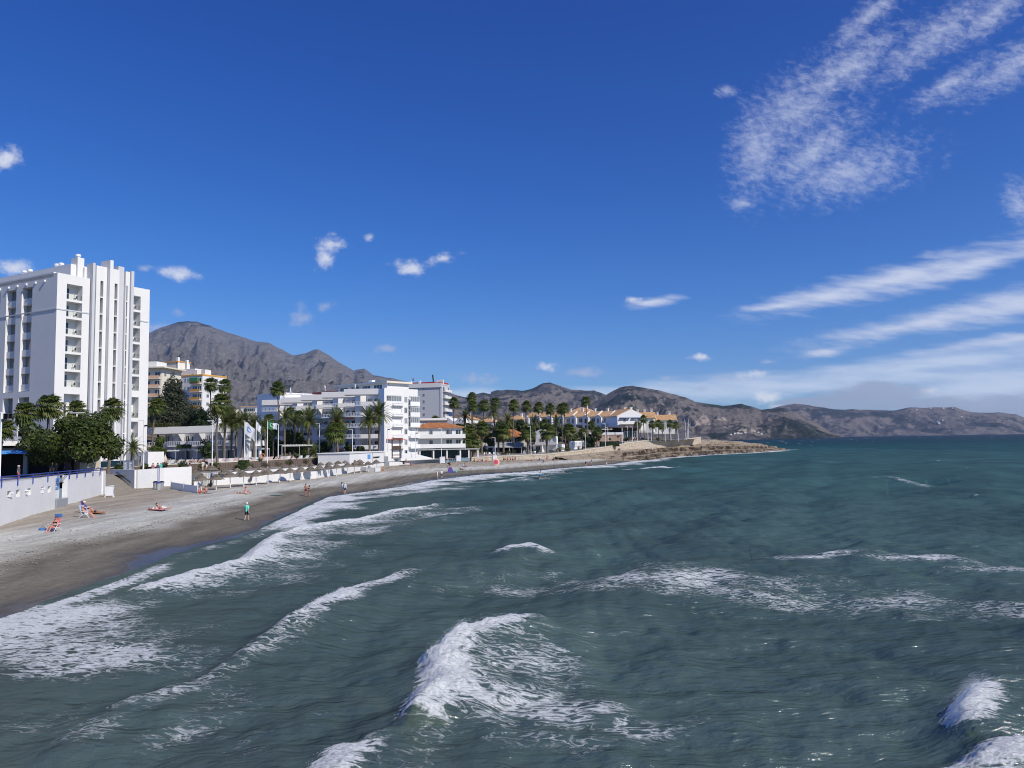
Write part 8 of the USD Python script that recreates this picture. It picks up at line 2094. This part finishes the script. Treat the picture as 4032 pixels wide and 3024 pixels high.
# the promenade
q = np.array([*at(72, 1880, 76)[:2], 4.3]); person(STAND, 'bald man in dark grey shirt standing behind the blue railing at far left', q, -70, 'skin_red', 'hair_grey', 'grey_cloth', 'red_cloth', .6, .6)
for k, (px, Y, lb, tp) in enumerate(((206, 94, 'left one of two dark clad people in the shade of the big tree', 'black_cloth'), (222, 94.5, 'right one of two dark clad people in the shade of the big tree', 'grey_cloth'), (256, 95, 'dark clad person standing alone in the shade of the big tree', 'navy_cloth'))):
    q = np.array([*at(px, 1850, Y)[:2], 4.2]); person(STAND, lb, q, 170 - 30 * k, 'skin_brown', 'hair_dark', tp, 'black_cloth', 1.0, .7)
for px, Y, z, lb, tp, bt, ps, hr in ((748, 128, 3.4, 'person in purple top and pale jeans walking on the promenade', 'maroon_cloth', 'pale_blue_cloth', WALK, 'hair_brown'), (814, 133, 3.5, 'tall man in black shirt and white shorts on the promenade', 'black_cloth', 'white_cloth', WALK, 'hair_grey'), (799, 132, 3.45, 'woman in patterned pale dress beside the man in black', 'cream_cloth', 'cream_cloth', WALK, 'hair_dark'),
                                     (603, 117, 3.45, 'person in pink top behind the white block wall', 'pink_cloth', 'grey_cloth', STAND, 'hair_brown'), (622, 118, 3.45, 'person in grey behind the white block wall', 'grey_cloth', 'grey_cloth', STAND, 'hair_dark'), (634, 118.5, 3.45, 'person in pale turquoise behind the white block wall', 'turquoise_cloth', 'white_cloth', STAND, 'hair_grey'),
                                     (1332, 181, 3.9, 'grey haired walker in navy behind the white parapet', 'navy_cloth', 'navy_cloth', WALK, 'hair_grey'), (1346, 183, 4.0, 'dark haired walker in navy behind the white parapet', 'navy_cloth', 'black_cloth', WALK, 'hair_dark'),
                                     (1771, 222, 1.9, 'person in pink at the restaurant entrance', 'pink_cloth', 'lounger_pink', STAND, 'hair_brown'), (1778, 223, 2.0, 'person in white at the restaurant entrance', 'white_cloth', 'pink_cloth', WALK, 'hair_blond'), (1785, 224, 2.1, 'person in black at the restaurant entrance', 'black_cloth', 'black_cloth', STAND, 'hair_dark'), (1792, 225, 2.2, 'person in blue jeans at the restaurant entrance', 'grey_cloth', 'blue_cloth', WALK, 'hair_dark'), (1796, 226, 2.2, 'person in pale shirt at the restaurant entrance', 'pale_blue_cloth', 'navy_cloth', STAND, 'hair_brown'), (1756, 220, 1.9, 'person in red at the left of the restaurant entrance', 'red_cloth', 'cream_cloth', STAND, 'hair_grey'),
                                     (2277, 272, 4.0, 'walker in black, first of the group on the far promenade', 'black_cloth', 'black_cloth', WALK, 'hair_dark'), (2281, 273, 4.0, 'walker in grey, second of the group on the far promenade', 'grey_cloth', 'black_cloth', WALK, 'hair_brown'), (2289, 274, 4.05, 'walker in white shirt on the far promenade', 'white_cloth', 'grey_cloth', WALK, 'hair_grey'),
                                     (2504, 303, 6.9, 'person in pink before the bar on the headland', 'pink_cloth', 'red_cloth', STAND, 'hair_brown'), (2496, 304, 6.9, 'person in white before the bar on the headland', 'white_cloth', 'black_cloth', STAND, 'hair_dark'), (2523, 305, 6.95, 'person in pale blue before the bar on the headland', 'pale_blue_cloth', 'navy_cloth', STAND, 'hair_dark')):
    q = np.array([*at(px, 1800, Y)[:2], z]); person(ps, lb, q, (int(px) * 37) % 360, 'skin_fair', hr, tp, bt, .95 if bt in ('black_cloth', 'navy_cloth', 'grey_cloth', 'blue_cloth') else .6, .6)
# sunbathers on the pool loungers
rg = np.random.default_rng(29)
for k, (f_, lb, bt) in enumerate(((.28, 'sunbather in black trunks on the pool terrace behind the second palm shrub', 'black_cloth'), (.33, 'sunbather in red on the pool terrace right of the second palm shrub', 'red_cloth'), (.45, 'sunbather in blue near the slender palm trunk on the terrace', 'blue_cloth'), (.56, 'sunbather in white left of the flagpoles on the terrace', 'white_cloth'), (.66, 'sunbather in pink between the flagpoles on the terrace', 'pink_cloth'), (.74, 'sunbather in navy right of the flagpoles on the terrace', 'navy_cloth'))):
    seg = np.interp(f_, [0, 1], [.75, 4]); i_ = min(int(seg), 3); p = TW[i_] + (TW[i_ + 1] - TW[i_]) * (seg - i_) + np.array([-.7, 1.5])
    person(LIEK, lb, np.array([*p, 4.72]), 160, 'skin_red' if k % 2 else 'skin_fair', 'hair_brown', None, bt, .3)
q = at(1033, 1795, 152); lf = thing('lifebuoy', 'orange lifebuoy hanging at the pool terrace behind the flags', 'lifebuoy', tuple(q)); part(lf, 'ring', MB().tube([(.42 * math.cos(a), 0, .42 * math.sin(a)) for a in np.linspace(0, 2 * math.pi, 17)], .10, 6), 'orange_cloth'); part(lf, 'stand', MB().tube([(0, .12, -1.1), (0, .12, .4)], .05), 'grey_metal')
for k, (px, Y) in enumerate(((1945, 243), (1930, 242), (1920, 240), (1960, 244), (2064, 251), (2106, 256), (1905, 239))):
    q = at(px, 1793, Y); t = thing('terrace_chair', f'white plastic chair on the {["first", "second", "third", "fourth", "fifth", "sixth", "seventh"][k]} table spot of the far cafe terrace', 'chair', (q[0], q[1], 3.35), math.radians(40 * k), 'white cafe chairs')
    part(t, 'seat', MB().box(-.3, -.3, .42, .3, .3, .48), 'white_metal'); part(t, 'backrest', MB().box(-.3, .27, .48, .3, .32, .95), 'white_metal')
    for sx in (-.27, .22):
        for sy in (-.27, .22):
            part(t, 'leg', MB().box(sx, sy, 0, sx + .05, sy + .05, .42), 'white_metal')
# pebbles and drift on the tide line, spray over the breakers
rg = np.random.default_rng(71)
mb = MB(); ico = trimesh.creation.icosphere(0)
for k in range(1500):
    y = rg.uniform(26, 90); wx_ = np.interp(y, WL[:12, 1], WL[:12, 0]) - rg.normal(9.0, 1.6)
    s = rg.uniform(.02, .065); z = sand_z(np.array([[wx_, y]]))[0] if k < 0 else beach_z(wx_, y) + .02
    mb.add(ico.vertices * s * np.array([1.3, 1, .6]) + (wx_, y, z + s * .3), ico.faces)
plain('pebble', (0.34, 0.31, 0.27), .8, .5, 3.0, space='world')
solo('tideline_pebbles', mb.out(), 'pebble', 'scattered pale pebbles along the tide line', 'pebbles', kind='stuff')
usdkit.material(stage, '/World/Looks/spray_white', {'p': ('principled_bsdf', {'base_color': (.85, .87, .88), 'roughness': .6})}, surface='p.BSDF')
mb = MB()
zs = {}
def sea_h(x, y):
    r = math.hypot(x, y); t_ = math.atan2(x, y)
    return Z[min(np.searchsorted(rr_, r), NR - 1) * NT + min(np.searchsorted(th, t_), NT - 1)]
tet = trimesh.creation.icosphere(0)
for pts, cnt, hh in ((px0((1690, 2800), (1750, 2720), (1735, 2600), (1840, 2515), (1930, 2475), (2005, 2455)), 1500, .22), (px0((3800, 2850), (3810, 2790), (3860, 2740), (3900, 2715)), 1600, .42), (px0((1195, 2430), (1245, 2373), (1353, 2312), (1480, 2280)), 420, .10), (px0((1290, 3000), (1380, 2950)), 160, .12), (px0((2680, 1797), (2800, 1790), (2930, 1784), (3010, 1778)), 500, 1.1)):
    pts = np.array(pts); L_ = np.concatenate([[0], np.cumsum(np.linalg.norm(np.diff(pts, axis=0), axis=1))])
    for k in range(cnt):
        u = rg.uniform(0, L_[-1]); x, y = np.interp(u, L_, pts[:, 0]), np.interp(u, L_, pts[:, 1])
        x += rg.normal(-.15, .22 if hh < 1 else 1.2); y += rg.normal(0, .2 if hh < 1 else 1.0)
        s = rg.uniform(.003, .011) * (1 if hh < 1 else 6) * (np.hypot(x, y) / 28 if hh < 1 else 1)
        mb.add(tet.vertices * s + (x, y, sea_h(x, y) + abs(rg.normal(0, hh * (.45 if hh < 1 else .7)))), tet.faces)
solo('sea_spray', mb.out(), 'spray_white', 'fine white spray over the breaking crests', 'spray', kind='stuff')
# far white houses on the coast slopes
for k, (px, py, wh, w) in enumerate(((2895, 1704, 2, 9), (2908, 1708, 2, 10), (2921, 1705, 2, 8), (2936, 1700, 2, 9), (2972, 1694, 2, 8), (2880, 1712, 2, 8), (2986, 1699, 2, 8), (3000, 1706, 2, 8), (3690, 1658, 3, 16), (3702, 1664, 3, 18), (3712, 1655, 3, 14), (3664, 1606, 3, 16), (3716, 1606, 3, 18), (3752, 1604, 3, 16), (3610, 1609, 3, 16), (3790, 1640, 3, 16))):
    q = on_slope(px, py, wh); h = thing('far_house', 'tiny white far house ' + ('on the near coast slope below the bare cuts' if wh == 2 else 'on the far cape at right'), 'house', (q[0], q[1] - 2, q[2]), group='far white houses')
    part(h, 'wall', MB().box(-w / 2, 0, -w * .6, w / 2, w, w * .55), 'white_render'); part(h, 'roof', MB().box(-w / 2 - .5, -.5, w * .55, w / 2 + .5, w + .5, w * .64), 'sandy_tiles')
